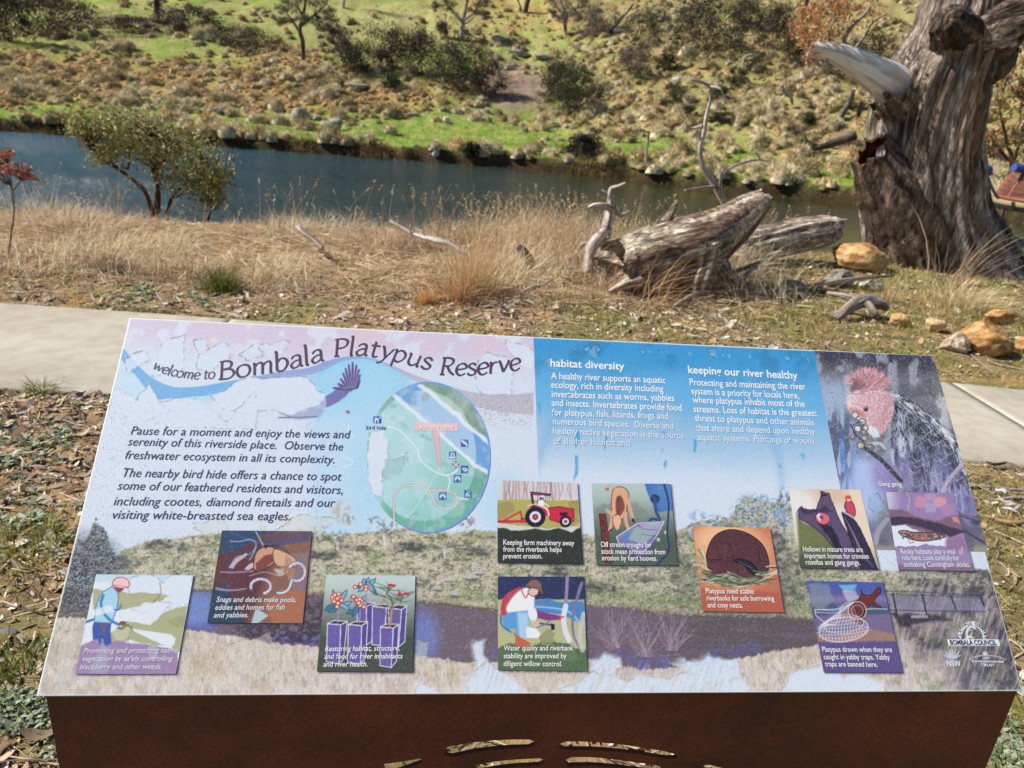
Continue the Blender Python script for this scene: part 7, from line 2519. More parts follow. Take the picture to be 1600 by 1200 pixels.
# --- the big dead tree
def dead_tree():
    b0 = on_z(1462, 412, 0.0)
    Yt = b0[1]
    s = mpp(Yt, 1460, 300)
    root = empty("dead_tree", (b0[0], b0[1], float(gz(b0[0], b0[1]))))
    tag(root, "huge grey dead gum tree trunk with one white limb and a broken hollow stub", "tree")
    R0 = np.array(root.location)
    spine = [(1470, 425, 112), (1464, 395, 104), (1456, 360, 94), (1450, 320, 88), (1448, 275, 86), (1450, 230, 79), (1456, 180, 76), (1467, 135, 75), (1484, 95, 70), (1500, 55, 64), (1512, 15, 60), (1522, -40, 54), (1545, -140, 46), (1580, -260, 36), (1600, -360, 26)]
    pts = px_pts([(a, b) for a, b, _ in spine], Yt)
    pts[:, 1] += np.linspace(0.15, 0.0, len(pts))
    pts[0, 2] = -0.15
    rad = np.array([c for _, _, c in spine]) * s
    P = smooth_path(np.hstack([pts, rad[:, None]]), 240)

    def disp(ss, t):
        w = woody(0.10, 5.0, 2.6, 3, 0.08)(ss, t)
        w = w + 0.05 * (np.abs(2 * vn(8.5 * np.cos(t) + 31 + 1.2 * ss, 8.5 * np.sin(t) + 2.5 * ss, 5) - 1) - 0.5)
        w = w + 0.06 * (fbm(15 * np.cos(t) + 5, 15 * np.sin(t) + 5 * ss, 3, 6) - 0.5) * 2
        fl = np.exp(-ss / 0.05)
        return w + fl * (0.10 + 0.16 * np.maximum(0, np.cos(4 * t + 0.6)) + 0.12 * np.cos(t * 7 + 1))
    V, F3, F4 = tube_geo(P[:, :3], P[:, 3], 260, disp, True)
    col = wood_cols(V, (150, 135, 122), (106, 92, 82), 2, 5.0)
    px, py, _ = project(V)
    th = V[:, 0] - np.interp(V[:, 2], P[:, 2], P[:, 0])
    streak = fbm(th * 16 + V[:, 1] * 5, V[:, 2] * 1.1, 4, 5)
    col = lay(col, sstep(0.54, 0.68, streak) * 0.8, lin(rgb(196, 184, 172)))
    col = lay(col, (1 - sstep(0.30, 0.42, streak)) * 0.8, lin(rgb(62, 48, 42)))
    st2 = fbm(th * 9 + 7, V[:, 2] * 0.7, 3, 1)
    col = lay(col, sstep(0.52, 0.64, st2) * 0.7 * sstep(1.0, 1.6, V[:, 2]) * sstep(-0.2, 0.25, th), lin(rgb(168, 126, 82)))
    # fire scar and hollow at the foot, pale rot on its left flank
    scar = blob(px, py, 1462, 385, 36, 52, 0.5) * (V[:, 1] < Yt)
    col = lay(col, scar * sstep(0.32, 0.5, fbm(V[:, 0] * 9, V[:, 2] * 9, 3, 3)), lin(rgb(30, 25, 24)))
    col = lay(col, blob(px, py, 1474, 374, 8, 12, 0.5) * (V[:, 1] < Yt), lin(rgb(150, 76, 34)))
    col = lay(col, blob(px, py, 1372, 345, 24, 52, 0.5) * sstep(0.4, 0.6, fbm(V[:, 0] * 20, V[:, 2] * 12, 3, 6)), lin(rgb(206, 190, 168)))
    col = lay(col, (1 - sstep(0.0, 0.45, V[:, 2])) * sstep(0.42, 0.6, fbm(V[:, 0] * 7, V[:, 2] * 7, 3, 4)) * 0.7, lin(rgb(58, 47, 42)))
    mb = MB()
    mb.add(V, F3, F4, np.clip(col, 0.004, 0.8))
    mb.build("trunk", M_trunkw, root, True, R0)
    # burls and the right limb
    mb = MB()
    q = px_pts([(1505, 55), (1548, 40), (1592, 22), (1650, 10), (1740, -30), (1840, -120)], Yt, [0, -.2, -.3, -.4, -.5, -.6])
    limb(mb, q, np.array([54, 46, 38, 34, 28, 20]) * s, 80, 120, 0.16, 4.5, 1.6, 1, 0.10, (140, 122, 110), (88, 72, 64), (196, 188, 182))
    mb.build("limb", M_logw, root, True, R0)
    mb = MB()
    q = px_pts([(1500, 110), (1540, 100), (1566, 86), (1578, 74)], Yt, [0, -.1, -.1, -.1])
    limb(mb, q, np.array([44, 32, 22, 12]) * s, 48, 50, 0.25, 3.2, 2, 4, 0.16, (126, 108, 94), (80, 66, 58), jag=0.8)
    mb.build("burl", M_trunkw, root, True, R0)
    mb = MB()
    q = px_pts([(1496, 60), (1486, 42), (1480, 33), (1476, 30), (1475, 29)], Yt, [-.15, -.42, -.52, -.57, -.59])
    limb(mb, q, np.array([36, 26, 20, 13, 4]) * s, 48, 60, 0.2, 3.0, 3, 6, 0.12, (126, 108, 96), (76, 62, 54), (50, 41, 37))
    mb.build("burl", M_trunkw, root, True, R0)
    # broken hollow stub on the left
    mb = MB()
    q = px_pts([(1452, 420), (1428, 345), (1396, 288), (1364, 240)], Yt, [.1, 0, -.08, -.12])
    P = smooth_path(np.hstack([q, (np.array([92, 74, 50, 28]) * s)[:, None]]), 40)
    V, _, F4 = tube_geo(P[:, :3], P[:, 3], 44, woody(0.2, 5, 2.5, 2, 0.1), False)
    jag = fbm(np.arange(44) * 0.3, 0.5, 2, 3) - 0.5 + 0.25 * rng.random(44)
    ax = unit(P[-1, :3] - P[-4, :3])
    for j in range(44):
        V[-44 + j] += ax * (0.28 * jag[j] + 0.02)
        V[-88 + j] += ax * (0.14 * jag[j])
    sg, tg = np.meshgrid(np.linspace(0, 1, 40), np.linspace(0, 2 * np.pi, 44, endpoint=False), indexing='ij')
    mb.add(V, None, F4, grain_color(sg, tg, 1.6, 1, (150, 130, 114), (98, 80, 68), (70, 56, 48)).reshape(-1, 3))
    Pin = P.copy()
    Pin[:, 3] *= 0.74
    Vi, _, Fi = tube_geo(Pin[22:, :3], Pin[22:, 3], 44, woody(0.15, 4, 4, 5, 0.05), False)
    Vi[-44:] = V[-44:] * 0.82 + P[-1, :3] * 0.18
    ci = wood_cols(Vi, (120, 52, 28), (48, 24, 18), 4, 14.0, (186, 88, 40))
    mb.add(Vi, None, Fi[:, ::-1], ci)
    n0 = mb.n
    k = np.arange(44)
    mb.add(np.vstack([V[-44:], Vi[-44:]]), None, np.stack([k, (k + 1) % 44, 44 + (k + 1) % 44, 44 + k], -1), lin(rgb(112, 84, 66)))
    mb.add(np.vstack([Vi[:44], Pin[22:23, :3]]), np.stack([k, (k + 1) % 44, np.full(44, 44)], -1), None, lin(rgb(60, 28, 20)))
    mb.build("broken_stub", M_trunkw, root, True, R0)
    # smooth white limb with its dead twigs
    mb = MB()
    q = px_pts([(1446, 178), (1402, 138), (1362, 112), (1326, 93), (1296, 80), (1272, 76), (1262, 78)], Yt, [.15, 0, -.06, -.1, -.12, -.14, -.15])
    limb(mb, q, np.array([34, 28, 22, 17, 12, 9, 7]) * s, 36, 90, 0.05, 1.2, 3, 2, 0.05, (228, 227, 226), (214, 210, 206), (206, 186, 160), jag=0.5)
    m_white = M_bark
    wb = mb.build("white_limb", mat_attr("white_gum_bark", 0.6, 0.3, noise=0.06, nscale=12, bump=0.15, bscale=20), root, True, R0)
    mb = MB()
    q = px_pts([(1452, 194), (1432, 172), (1414, 152), (1398, 136)], Yt, [.15, .06, .01, -.01])
    limb(mb, q, np.array([60, 51, 43, 37]) * s, 56, 50, 0.12, 5, 2, 2, 0.04, (150, 132, 116), (96, 80, 68), (70, 56, 48), False, jag=0.5)
    mb.build("bark_collar", M_trunkw, root, True, R0)
    for k, (pl, r_) in enumerate((([(1322, 82), (1320, 62), (1332, 40), (1352, 20), (1366, -6)], 4.0), ([(1340, 80), (1352, 58), (1362, 36), (1380, 22)], 2.6), ([(1292, 84), (1290, 100), (1305, 116), (1318, 122)], 2.2), ([(1282, 84), (1276, 66), (1262, 52), (1250, 28)], 2.0), ([(1300, 78), (1296, 52), (1306, 26), (1300, 0)], 1.8),
                                  ([(1268, 88), (1270, 104), (1272, 124), (1271, 140)], 1.0))):
        mb = MB()
        q = px_pts(pl, Yt - 0.12)
        q[:, 1] += rng.normal(0, 0.08, len(q))
        limb(mb, q, np.linspace(1, 0.35, len(pl)) * r_ * s, 8, 24, 0.1, 1, 3, k, 0.0, (170, 160, 150), (120, 106, 96))
        mb.build("twig", M_wood, root, True, R0)
    L = []
    for (cx, cy, sx, sy, n) in ((1262, 70, 16, 14, 240), (1250, 45, 14, 16, 240), (1272, 25, 22, 18, 420), (1310, 8, 26, 14, 420), (1330, 30, 20, 14, 200), (1295, 52, 20, 14, 260), (1362, 10, 14, 10, 120), (1282, -30, 40, 24, 400), (1270, 100, 8, 12, 50)):
        for _ in range(6):
            ax_, ay_ = cx + rng.normal(0, sx * 0.6), cy + rng.normal(0, sy * 0.6)
            m = n // 6
            q = np.array([on_y(ax_, ay_, Yt - 0.15 + rng.normal(0, 0.3))]) + rng.normal(0, 0.055, (m, 3))
            L.append(q)
    L = np.concatenate(L)
    V, F4, C = leaves_geo(L, rng.uniform(0.03, 0.075, len(L)), pick([(176, 112, 64), (190, 136, 84), (146, 92, 54), (150, 120, 76), (206, 160, 112)], len(L), 0.15), 0.3)
    mb = MB()
    mb.add(V, None, F4, C)
    mb.build("dead_leaves", M_leaf, root, False, R0)


dead_tree()


# --- fallen logs, snags and sticks
def log_thing(name, label, cat, parts, Y, group=None, a=(206, 194, 180), b=(140, 120, 106), c=(96, 78, 68), seg=26, amp=0.2, lump=0.13, partname=None):
    """parts: (name, [(px,py)...], [half widths px], [depth offsets]) ; the first one is the thing itself"""
    s = mpp(Y, parts[0][1][0][0], parts[0][1][0][1])
    objs = []
    p0 = None
    root = None
    for i, (nm, pl, hw, dy) in enumerate(parts):
        q = px_pts(pl, Y, dy)
        mb = MB()
        limb(mb, q, np.array(hw, float) * s, (2 * seg if max(hw) > 12 else seg) if max(hw) > 5 else 9, max(14, (18 if max(hw) > 12 else 12) * len(pl)), amp, 5.0, 1.1, int(abs(pl[0][0])) % 7, lump, a, b, c, True, 7.0, 0.3 if max(hw) > 5 else 0)
        if i == 0:
            p0 = q[0].copy()
            p0[2] = float(gz(p0[0], p0[1]))
            if len(parts) > 1:
                root = empty(name, p0)
                tag(root, label, cat, group)
                mb.build(nm, M_logw if max(hw) > 12 else M_wood, root, True, p0)
            else:
                root = mb.build(name, M_wood, None, True, p0)
                tag(root, label, cat, group)
        else:
            mb.build(nm, M_logw if max(hw) > 12 else M_wood, root, True, p0)
    return root


Y1 = float(on_z(1000, 452, 0)[1])
log_thing("fallen_log", "big weathered fallen log tilted up to the right in the dry grass", "log", [
    ("log_body", [(958, 420), (976, 416), (1008, 408), (1048, 398), (1092, 380), (1132, 356), (1166, 332), (1190, 316)], [44, 47, 49, 50, 49, 37, 28, 20], [-.1, -.05, 0, .05, .1, .25, .45, .6]),
    ("root", [(1096, 396), (1094, 420), (1088, 440), (1084, 458)], [36, 28, 24, 20], [-.05, -.12, -.2, -.25]),
    ("root", [(1120, 410), (1142, 436), (1168, 446)], [16, 9, 5], [-.05, -.1, -.1]),
    ("broken_spike", [(1028, 368), (1040, 348), (1049, 330), (1058, 314)], [13, 9, 6, 2.5], [.1, .1, .1, .1]),
    ("root", [(1000, 440), (975, 446), (952, 456)], [12, 8, 3], [-.35, -.4, -.4])], Y1, a=(212, 196, 174), b=(134, 110, 92), c=(92, 70, 56), amp=0.17, lump=0.10)
Y2 = float(on_z(1230, 412, 0)[1])
log_thing("fallen_log", "pale fallen log lying between the tilted log and the sandstone boulder", "log", [
    ("log_body", [(1136, 392), (1180, 382), (1230, 372), (1280, 362), (1308, 356)], [24, 27, 28, 25, 17], [0, 0, .1, .15, .2]),
    ("root", [(1170, 392), (1150, 400), (1136, 396)], [16, 14, 8], [-.3, -.4, -.4]),
    ("twig", [(1250, 388), (1225, 392), (1200, 398), (1190, 408)], [2, 2, 2, 1.5], [-.35, -.4, -.4, -.4])], Y2, a=(214, 200, 184), b=(156, 134, 116))
Y3 = float(on_z(930, 440, 0)[1]) + 0.25
log_thing("root_snag", "bleached gnarled root snag standing upright left of the big log", "snag", [
    ("stem", [(938, 440), (944, 404), (946, 372), (952, 344), (955, 322), (954, 304)], [8, 9, 9, 9, 6, 4], [0, 0, 0, 0, 0, 0]),
    ("branch", [(955, 318), (953, 304), (956, 294), (966, 291), (978, 286)], [4.4, 4, 3.4, 3, 1.8], [0, 0, 0, -.05, -.1]), ("branch", [(954, 306), (947, 302), (941, 297)], [3, 2.2, 1.4], [0, 0, 0]),
    ("branch", [(958, 326), (944, 322), (930, 321), (919, 325)], [6, 4.6, 4, 2], [0, -.1, -.1, -.1]), ("branch", [(962, 332), (972, 336), (984, 330)], [4, 3, 1.6], [0, .1, .2]),
    ("branch", [(946, 362), (930, 378), (922, 394), (918, 424)], [9, 9, 8, 8], [-.1, -.2, -.25, -.3]), ("branch", [(940, 380), (956, 396), (962, 420)], [5, 4.5, 4], [-.05, -.15, -.2]), ("branch", [(928, 384), (914, 380), (904, 386)], [4, 3, 1.6], [-.2, -.2, -.2])],
    Y3, a=(216, 206, 194), b=(166, 150, 138), amp=0.3, lump=0.22, seg=16)
Y4 = Y1 + 1.3
log_thing("dead_sapling", "thin bleached dead sapling with bare forked twigs behind the big log", "dead tree", [
    ("stem", [(1150, 372), (1138, 330), (1126, 306), (1112, 282), (1098, 258), (1094, 234), (1100, 208), (1103, 186), (1106, 172), (1111, 152), (1110, 135)], [6.5, 6, 5.2, 4.6, 3.8, 3.4, 3, 2.6, 2.3, 2.1, 1.7], [0] * 11),
    ("twig", [(1098, 196), (1084, 200), (1075, 200), (1071, 190)], [2.4, 2, 2, 1.6], [0, .1, .1, .1]), ("twig", [(1096, 226), (1092, 212), (1087, 204)], [2.2, 1.8, 1.2], [0, 0, 0]),
    ("twig", [(1111, 136), (1096, 128), (1079, 125)], [2.6, 2.2, 1.8], [0, 0, 0]), ("twig", [(1110, 135), (1124, 138), (1129, 146), (1130, 155)], [2.4, 2, 1.8, 1.3], [0, -.1, -.1, -.1]),
    ("twig", [(1126, 302), (1126, 280), (1128, 266)], [3.4, 2.6, 1.6], [0, -.1, -.15]), ("twig", [(1118, 292), (1096, 294), (1070, 297)], [3, 2.4, 1.4], [0, -.2, -.3]),
    ("twig", [(1128, 272), (1150, 258), (1180, 250), (1200, 252)], [2, 1.8, 1.6, 1.2], [0, .1, .2, .3]), ("twig", [(1186, 250), (1184, 242), (1179, 237)], [1.8, 1.4, 1], [.2, .2, .2])],
    Y4, a=(206, 196, 188), b=(150, 136, 128), c=(120, 104, 96), amp=0.1, lump=0.05, seg=12)
Y5 = float(on_z(710, 412, 0)[1])
log_thing("dead_branch", "long pale dead branch lying across the dry grass with a raised left tip", "branch", [
    ("stem", [(600, 336), (608, 344), (625, 354), (648, 366), (676, 374), (700, 380), (728, 396)], [2.4, 2.8, 3, 4, 5.5, 5, 4], [.6, .6, .5, .4, .2, .1, 0]),
    ("twig", [(632, 357), (625, 346), (616, 338)], [1.4, 1.2, .9], [.5, .5, .5]), ("twig", [(640, 362), (642, 346), (634, 336)], [1.4, 1.1, .8], [.4, .4, .4])], Y5, a=(222, 212, 204), b=(170, 156, 146))
log_thing("dead_branch", "short bleached branch stub poking out of the dry grass at left", "branch", [
    ("branch_stub", [(466, 354), (476, 364), (490, 374), (504, 388)], [4.6, 4.4, 4, 3.4], [.5, .3, .15, 0])], float(on_z(500, 418, 0)[1]), a=(222, 212, 204), b=(150, 130, 116))
log_thing("tree_stump", "small split stump with a pale top in the dry grass left of the snag", "stump", [
    ("stump", [(836, 424), (828, 408), (818, 394), (808, 384)], [8, 8.5, 8, 5], [0, 0, 0, 0])], float(on_z(832, 430, 0)[1]), a=(190, 172, 158), b=(104, 84, 72))
log_thing("dead_branch", "curved bare root arching over the soil below the big log", "branch", [
    ("stem", [(1116, 440), (1136, 434), (1150, 424), (1166, 418), (1186, 410)], [4, 4.5, 4, 3.4, 3], [-.1, -.1, 0, 0, .1]), ("twig", [(1158, 450), (1162, 436), (1172, 424), (1182, 418)], [4, 3.8, 3.4, 2.4], [-.1, -.1, -.1, 0])],
    float(on_z(1140, 450, 0)[1]), a=(206, 190, 170), b=(150, 128, 108))
log_thing("dead_branch", "pale curved stick lying on the grass in front of the big log", "branch", [
    ("stick", [(1052, 480), (1066, 470), (1084, 460), (1102, 456)], [2.6, 3, 3, 2.4], [0, .1, .2, .3])], float(on_z(1060, 482, 0)[1]), a=(214, 202, 188), b=(166, 150, 134))
log_thing("dead_branch", "thin pale stick at the foot of the dry grass left of the root snag", "branch", [
    ("stick", [(812, 458), (832, 448), (848, 446), (862, 436)], [2.2, 2.6, 2.4, 1.6], [0, .05, .1, .2])], float(on_z(815, 460, 0)[1]), a=(214, 202, 188), b=(166, 150, 134))
log_thing("tree_stump", "low grey splayed root stump on the verge below the sandstone boulder", "stump", [
    ("stump", [(1302, 500), (1326, 482), (1348, 470), (1372, 474), (1386, 482)], [7, 9, 11, 9, 5], [0, .1, .2, .2, .2]), ("root", [(1346, 470), (1318, 462), (1292, 458)], [7, 5, 3], [.2, .3, .4]), ("root", [(1356, 474), (1366, 488), (1372, 496)], [6, 5, 3], [.1, 0, 0])],
    float(on_z(1310, 502, 0)[1]), a=(186, 176, 164), b=(130, 114, 102))
log_thing("dead_branch", "grey branch lying on the litter between the pale log and the root stump", "branch", [
    ("stick", [(1160, 452), (1210, 450), (1260, 448), (1330, 436), (1396, 430)], [3, 4, 4, 3, 2.4], [0, .02, .04, .3, .45])], float(on_z(1165, 456, 0)[1]), a=(190, 180, 168), b=(130, 114, 100))
# sticks right of the sign
for (nm, lab, pl, hw, a) in (("stick", "long grey stick lying on the grass at the right edge of the sign", [(1512, 757), (1545, 758), (1580, 762), (1640, 768)], [2.4, 2.8, 2.6, 2], (196, 186, 172)),
                             ("stick", "short grey stick lying just below the long grey one", [(1566, 778), (1590, 776), (1625, 780)], [2.4, 2.6, 2], (206, 198, 186)),
                             ("stick", "dark curved twig lying on the concrete footpath", [(1541, 721), (1552, 725), (1566, 724), (1573, 723)], [1.2, 2.2, 2.2, 1.2], (96, 78, 64)),
                             ("stick", "slender stick on the grass between the rocks and the footpath", [(1520, 556), (1540, 572), (1562, 586)], [1.2, 1.5, 1.2], (186, 172, 150)),
                             ("stick", "pale slender stick pointing right below the large orange rock", [(1548, 566), (1580, 574), (1620, 580)], [1.3, 1.5, 1.2], (206, 194, 172)),
                             ("stick", "tan bark strip lying below the bleached bark pile", [(1555, 812), (1580, 818), (1612, 816)], [4, 5, 4], (196, 160, 116))):
    z = 0.03 if "concrete" in lab else 0.012
    q = np.array([on_z(a_, b_, z) for a_, b_ in pl])
    if "concrete" not in lab:
        q[:, 2] = gz(q[:, 0], q[:, 1]) + 0.012
    s = float((q[0] - CAMLOC) @ (CAM2W @ np.array([0, 0, 1.0]))) / F
    mb = MB()
    limb(mb, q, np.array(hw) * s, 9, 30, 0.12, 1.2, 4, 3, 0.05, a, tuple(int(v * 0.72) for v in a), None, True, 20)
    tag(mb.build(nm, M_wood, None, True, q[0]), lab, "stick")
mbp = empty("bark_pile", on_z(1568, 795, 0.0))
tag(mbp, "little pile of bleached white bark pieces beside the sign's right edge", "bark pieces")
r0 = np.array(mbp.location)
for k in range(7):
    c = on_z(1562 + 3.2 * k + rng.normal(0, 3), 778 + 4 * k + rng.normal(0, 6), 0.0)
    c[2] = float(gz(c[0], c[1])) + 0.02
    d = unit(np.array([rng.normal(0.3, 0.5), rng.normal(-0.6, 0.5), rng.normal(0.2, 0.2)])) * 0.03
    mb = MB()
    limb(mb, [c - d, c + [0.004, 0, 0.006], c + d], [0.004, 0.009, 0.003], 8, 12, 0.2, 1, 2, k, 0, (222, 214, 206), (170, 158, 148))
    mb.build("bark_piece", M_wood, mbp, True, r0)


# --- rocks
def rock_geo(rx, ry, rz, seed, rough=0.15, n=5, facets=13):
    import bmesh
    bm = bmesh.new()
    bmesh.ops.create_icosphere(bm, subdivisions=n, radius=1.0)
    V = np.array([v.co[:] for v in bm.verts])
    Fc = np.array([[v.index for v in f.verts] for f in bm.faces])
    bm.free()
    r = np.random.default_rng(seed)
    # cut with random planes for broken faces
    for _ in range(facets):
        nrm = unit(r.normal(size=3) * [1, 1, 0.8])
        dcut = r.uniform(0.58, 0.86)
        e = np.maximum(V @ nrm - dcut, 0)
        V = V - e[:, None] * nrm * 0.98
    a = fbm(V[:, 0] * 2 + seed * 3.1, V[:, 1] * 2 + V[:, 2] * 1.7, 4, seed % 5)
    b = fbm(V[:, 2] * 5 + seed, V[:, 0] * 5 + V[:, 1] * 4, 4, seed % 3 + 2)
    c = fbm(V[:, 0] * 11 + seed, V[:, 2] * 12 + V[:, 1] * 9, 3, 1)
    V = V * (1 + rough * (a - 0.5) * 1.6 + rough * 0.7 * (b - 0.5) + rough * 0.35 * (c - 0.5))[:, None]
    return V * [rx, ry, rz], Fc, a, b


def rock(px, py, w, h, cols, label, group=None, seed=1, lift=0.0, cat="rock", ground=None, depth=0.8, name="rock", n=5):
    """px,py = bottom middle of the rock in the photograph, w/h its size in photograph pixels"""
    p = on_ground(px, py) if ground is None else ground
    s = float((p - CAMLOC) @ (CAM2W @ np.array([0, 0, 1.0]))) / F
    rx, rz = w * 0.5 * s, h * 0.55 * s
    V, Fc, a, b = rock_geo(rx, rx * depth, rz, seed, n=n)
    c0, c1, c2 = (lin(np.array(c) / 255) for c in cols)
    col = c0 * (1 - sstep(0.4, 0.6, a))[:, None] + c1 * sstep(0.4, 0.6, a)[:, None]
    fine = fbm(V[:, 0] / rx * 9 + seed, V[:, 1] / rx * 9 + V[:, 2] / rx * 11, 4, 2)
    k = (sstep(0.5, 0.66, fine) * 0.5)[:, None]
    col = col * (1 - k) + c2 * k
    k = (1 - sstep(0.32, 0.46, fine))[:, None] * 0.5
    col = col * (1 - k) + c1 * 0.5 * k
    o = mesh_obj(name, V, Fc, M_rock, None, col, True)
    o.location = (p[0], p[1] + rx * depth * 0.5, p[2] + rz * 0.6 + lift)
    tag(o, label, cat, group)
    return o


SAND = [(206, 166, 112), (190, 142, 88), (222, 196, 152)]
SANDD = [(198, 152, 96), (172, 122, 70), (216, 188, 144)]
GREYR = [(160, 152, 138), (130, 122, 108), (190, 184, 168)]
rock(1352, 424, 96, 50, [(206, 166, 112), (178, 128, 78), (222, 200, 160)], "large tan sandstone boulder at the foot of the dead tree trunk", seed=3, cat="boulder")
rock(1405, 511, 38, 22, SAND, "small flat yellow rock, leftmost of the loose rocks on the verge", seed=5)
rock(1462, 519, 36, 25, [(222, 190, 146), (206, 166, 112), (228, 210, 176)], "pale angular yellow rock between the flat one and the whitish one", seed=8)
rock(1496, 552, 46, 40, [(206, 186, 158), (176, 150, 122), (226, 220, 206)], "whitish mottled rock against the left of the big orange rock", seed=11)
rock(1548, 556, 84, 58, SANDD, "big blocky orange rock, largest of the group by the footpath", seed=14, cat="boulder")
pt = on_ground(1560, 548)
rock(1572, 508, 52, 26, SANDD, "small orange rock resting on top of the big blocky one", seed=17, ground=np.array([pt[0] + 0.06, pt[1] + 0.12, pt[2] + 0.18]))
rock(1604, 552, 40, 30, SANDD, "orange rock half cut off at the right edge of the photo", seed=19)
rock(1312, 450, 56, 30, GREYR, "grey rock half buried in litter left of the sandstone boulder", seed=21)
rock(1366, 456, 46, 18, [(176, 174, 158), (150, 146, 128), (200, 198, 184)], "low pale grey rock half buried below the sandstone boulder", seed=23)
rock(1240, 452, 40, 18, GREYR, "small dark grey rock under the grey branch", seed=24)
rock(1568, 378, 30, 26, [(222, 190, 140), (206, 166, 110), (230, 210, 170)], "tan rock seen right behind the dead tree's roots", seed=27)
rock(1594, 388, 32, 26, [(222, 190, 140), (206, 166, 110), (230, 210, 170)], "tan rock at the right photo edge below the red basket", seed=29)
rock(1520, 448, 36, 12, SAND, "flat tan stone lying between the dead trunk and the pale grass tuft", seed=31)


# --- trees and shrubs with leaves
def leafy(name, label, cat, base, stems, clumps, leaf, cols, group=None, n_per=44, sub=9, bark=((120, 100, 84), (80, 64, 54)), depth=0.35, twig=True, aspect=0.35, cw=None, crown_name="crown", origin=None, trunk_seg=10, spread=0.22):
    """stems: (points (world), radii); clumps: (centre world, radius xyz)"""
    root = empty(name, base)
    tag(root, label, cat, group)
    R0 = np.array(base, float)
    for i, (pts, rad) in enumerate(stems):
        mb = MB()
        limb(mb, pts, rad, trunk_seg, 10 * len(pts), 0.1, 1.4, 3, i, 0.04, bark[0], bark[1], None, True, 8.0)
        mb.build("trunk" if i == 0 else "branch", M_bark, root, True, R0)
    L = []
    mbt = MB()
    allst = np.concatenate([np.asarray(p, float) for p, _ in stems]) if stems else np.array([R0])
    for (c, r) in clumps:
        c = np.asarray(c, float)
        r = np.asarray(r, float)
        for _ in range(sub):
            u = unit(rng.normal(size=3)) * rng.random() ** 0.45
            q = c + u * r
            L.append(q + rng.normal(0, spread, (n_per, 3)) * r * [1, 1, 0.8])
            if twig:
                a = allst[np.argmin(((allst - q) ** 2).sum(1) + 0.6 * np.maximum(0, allst[:, 2] - q[2]))]
                mid = (a + q) / 2 + rng.normal(0, 0.05, 3) * np.linalg.norm(q - a)
                P = smooth_path([a, mid, q], 7)
                w = max(0.006, leaf * 0.13)
                V, F3, F4 = tube_geo(P, np.linspace(w, w * 0.35, 7), 4, None, False)
                mbt.add(V, None, F4, lin(np.array(bark[1]) / 255))
    L = np.concatenate(L)
    V, F4, C = leaves_geo(L, leaf * rng.uniform(0.6, 1.3, len(L)), pick(cols, len(L), 0.16, cw), aspect)
    mb = MB()
    mb.add(V, None, F4, C)
    mb.build(crown_name, M_leaf, root, False, R0)
    if twig and mbt.n:
        mbt.build("twigs", M_bark, root, False, R0)
    return root


Yg = 9.3
sg = mpp(Yg, 240, 260)
bg = on_y(242, 332, Yg)
bg[2] = float(gz(bg[0], Yg))


def gpts(pl, Y, dz=None):
    q = px_pts(pl, Y)
    q[:, 1] += np.linspace(0, 0.35, len(pl)) * (dz or 0)
    return q


stems = [(gpts([(241, 345), (232, 300), (206, 270), (185, 252), (165, 232)], Yg, -1), np.array([4.08, 3.4, 2.72, 2.04, 1.36]) * sg),
         (gpts([(243, 345), (240, 295), (233, 250), (226, 205)], Yg, 1), np.array([4.08, 2.99, 2.18, 1.22]) * sg), (gpts([(247, 345), (250, 295), (244, 262), (258, 215)], Yg, -.5), np.array([3.4, 2.72, 2.04, 1.09]) * sg),
         (gpts([(260, 345), (263, 312), (282, 288), (308, 262)], Yg, 1), np.array([3.13, 2.45, 1.77, 1.09]) * sg), (gpts([(200, 265), (196, 235), (188, 205)], Yg, .6), np.array([1.77, 1.36, 0.82]) * sg),
         (gpts([(325, 345), (330, 318), (338, 298)], Yg, .3), np.array([1.77, 1.36, 0.82]) * sg)]
cl = []
for (cx, cy, rx, ry_) in ((145, 200, 34, 24), (178, 192, 38, 26), (215, 198, 40, 30), (250, 212, 42, 34), (290, 232, 42, 32), (322, 248, 30, 34), (275, 268, 36, 26), (160, 238, 24, 18), (310, 285, 40, 26), (118, 196, 14, 18), (232, 232, 36, 24), (344, 276, 12, 20), (335, 305, 20, 16), (195, 222, 28, 20)):
    for dd in (-0.5, 0.0, 0.45):
        c = on_y(cx + rng.normal(0, 5), cy + rng.normal(0, 4), Yg + dd)
        cl.append((c, np.array([rx, rx * 0.9, ry_]) * sg))
leafy("gum_sapling_tree", "bushy olive green young gum tree growing on the near riverbank at left", "tree", bg, stems, cl, 0.056,
      [(146, 152, 80), (122, 130, 62), (172, 168, 104), (168, 130, 86), (90, 96, 50), (206, 196, 160)], n_per=23, sub=12, spread=0.34, cw=[.28, .22, .2, .1, .12, .08], bark=((112, 84, 70), (70, 52, 46)), aspect=0.32)
Ys = float(on_z(12, 412, 0)[1])
ss = mpp(Ys, 20, 300)
bs = on_z(12, 412, 0)
leafy("red_leaved_sapling", "slender sapling with rust red leaves at the left edge of the photo", "sapling", bs,
      [(px_pts([(12, 414), (17, 370), (22, 330), (18, 290), (12, 255)], Ys), np.array([1.3, 1.2, 1.1, 1.0, .7]) * ss), (px_pts([(19, 300), (34, 282), (46, 272)], Ys), np.array([1, .8, .5]) * ss)],
      [(on_y(a, b, Ys), np.array([r_, r_, r_ * .8]) * ss) for a, b, r_ in ((10, 262, 20), (28, 262, 16), (46, 274, 12), (-8, 270, 22), (10, 240, 10), (-20, 250, 26))], 0.034,
      [(190, 110, 76), (170, 88, 62), (206, 136, 100), (140, 84, 64)], n_per=16, sub=8, bark=((130, 104, 84), (96, 74, 62)), spread=0.3)
Yr = 12.5
sr = mpp(Yr, 1570, 180)
br = on_y(1580, 330, Yr)
br[2] = float(gz(br[0], br[1]))
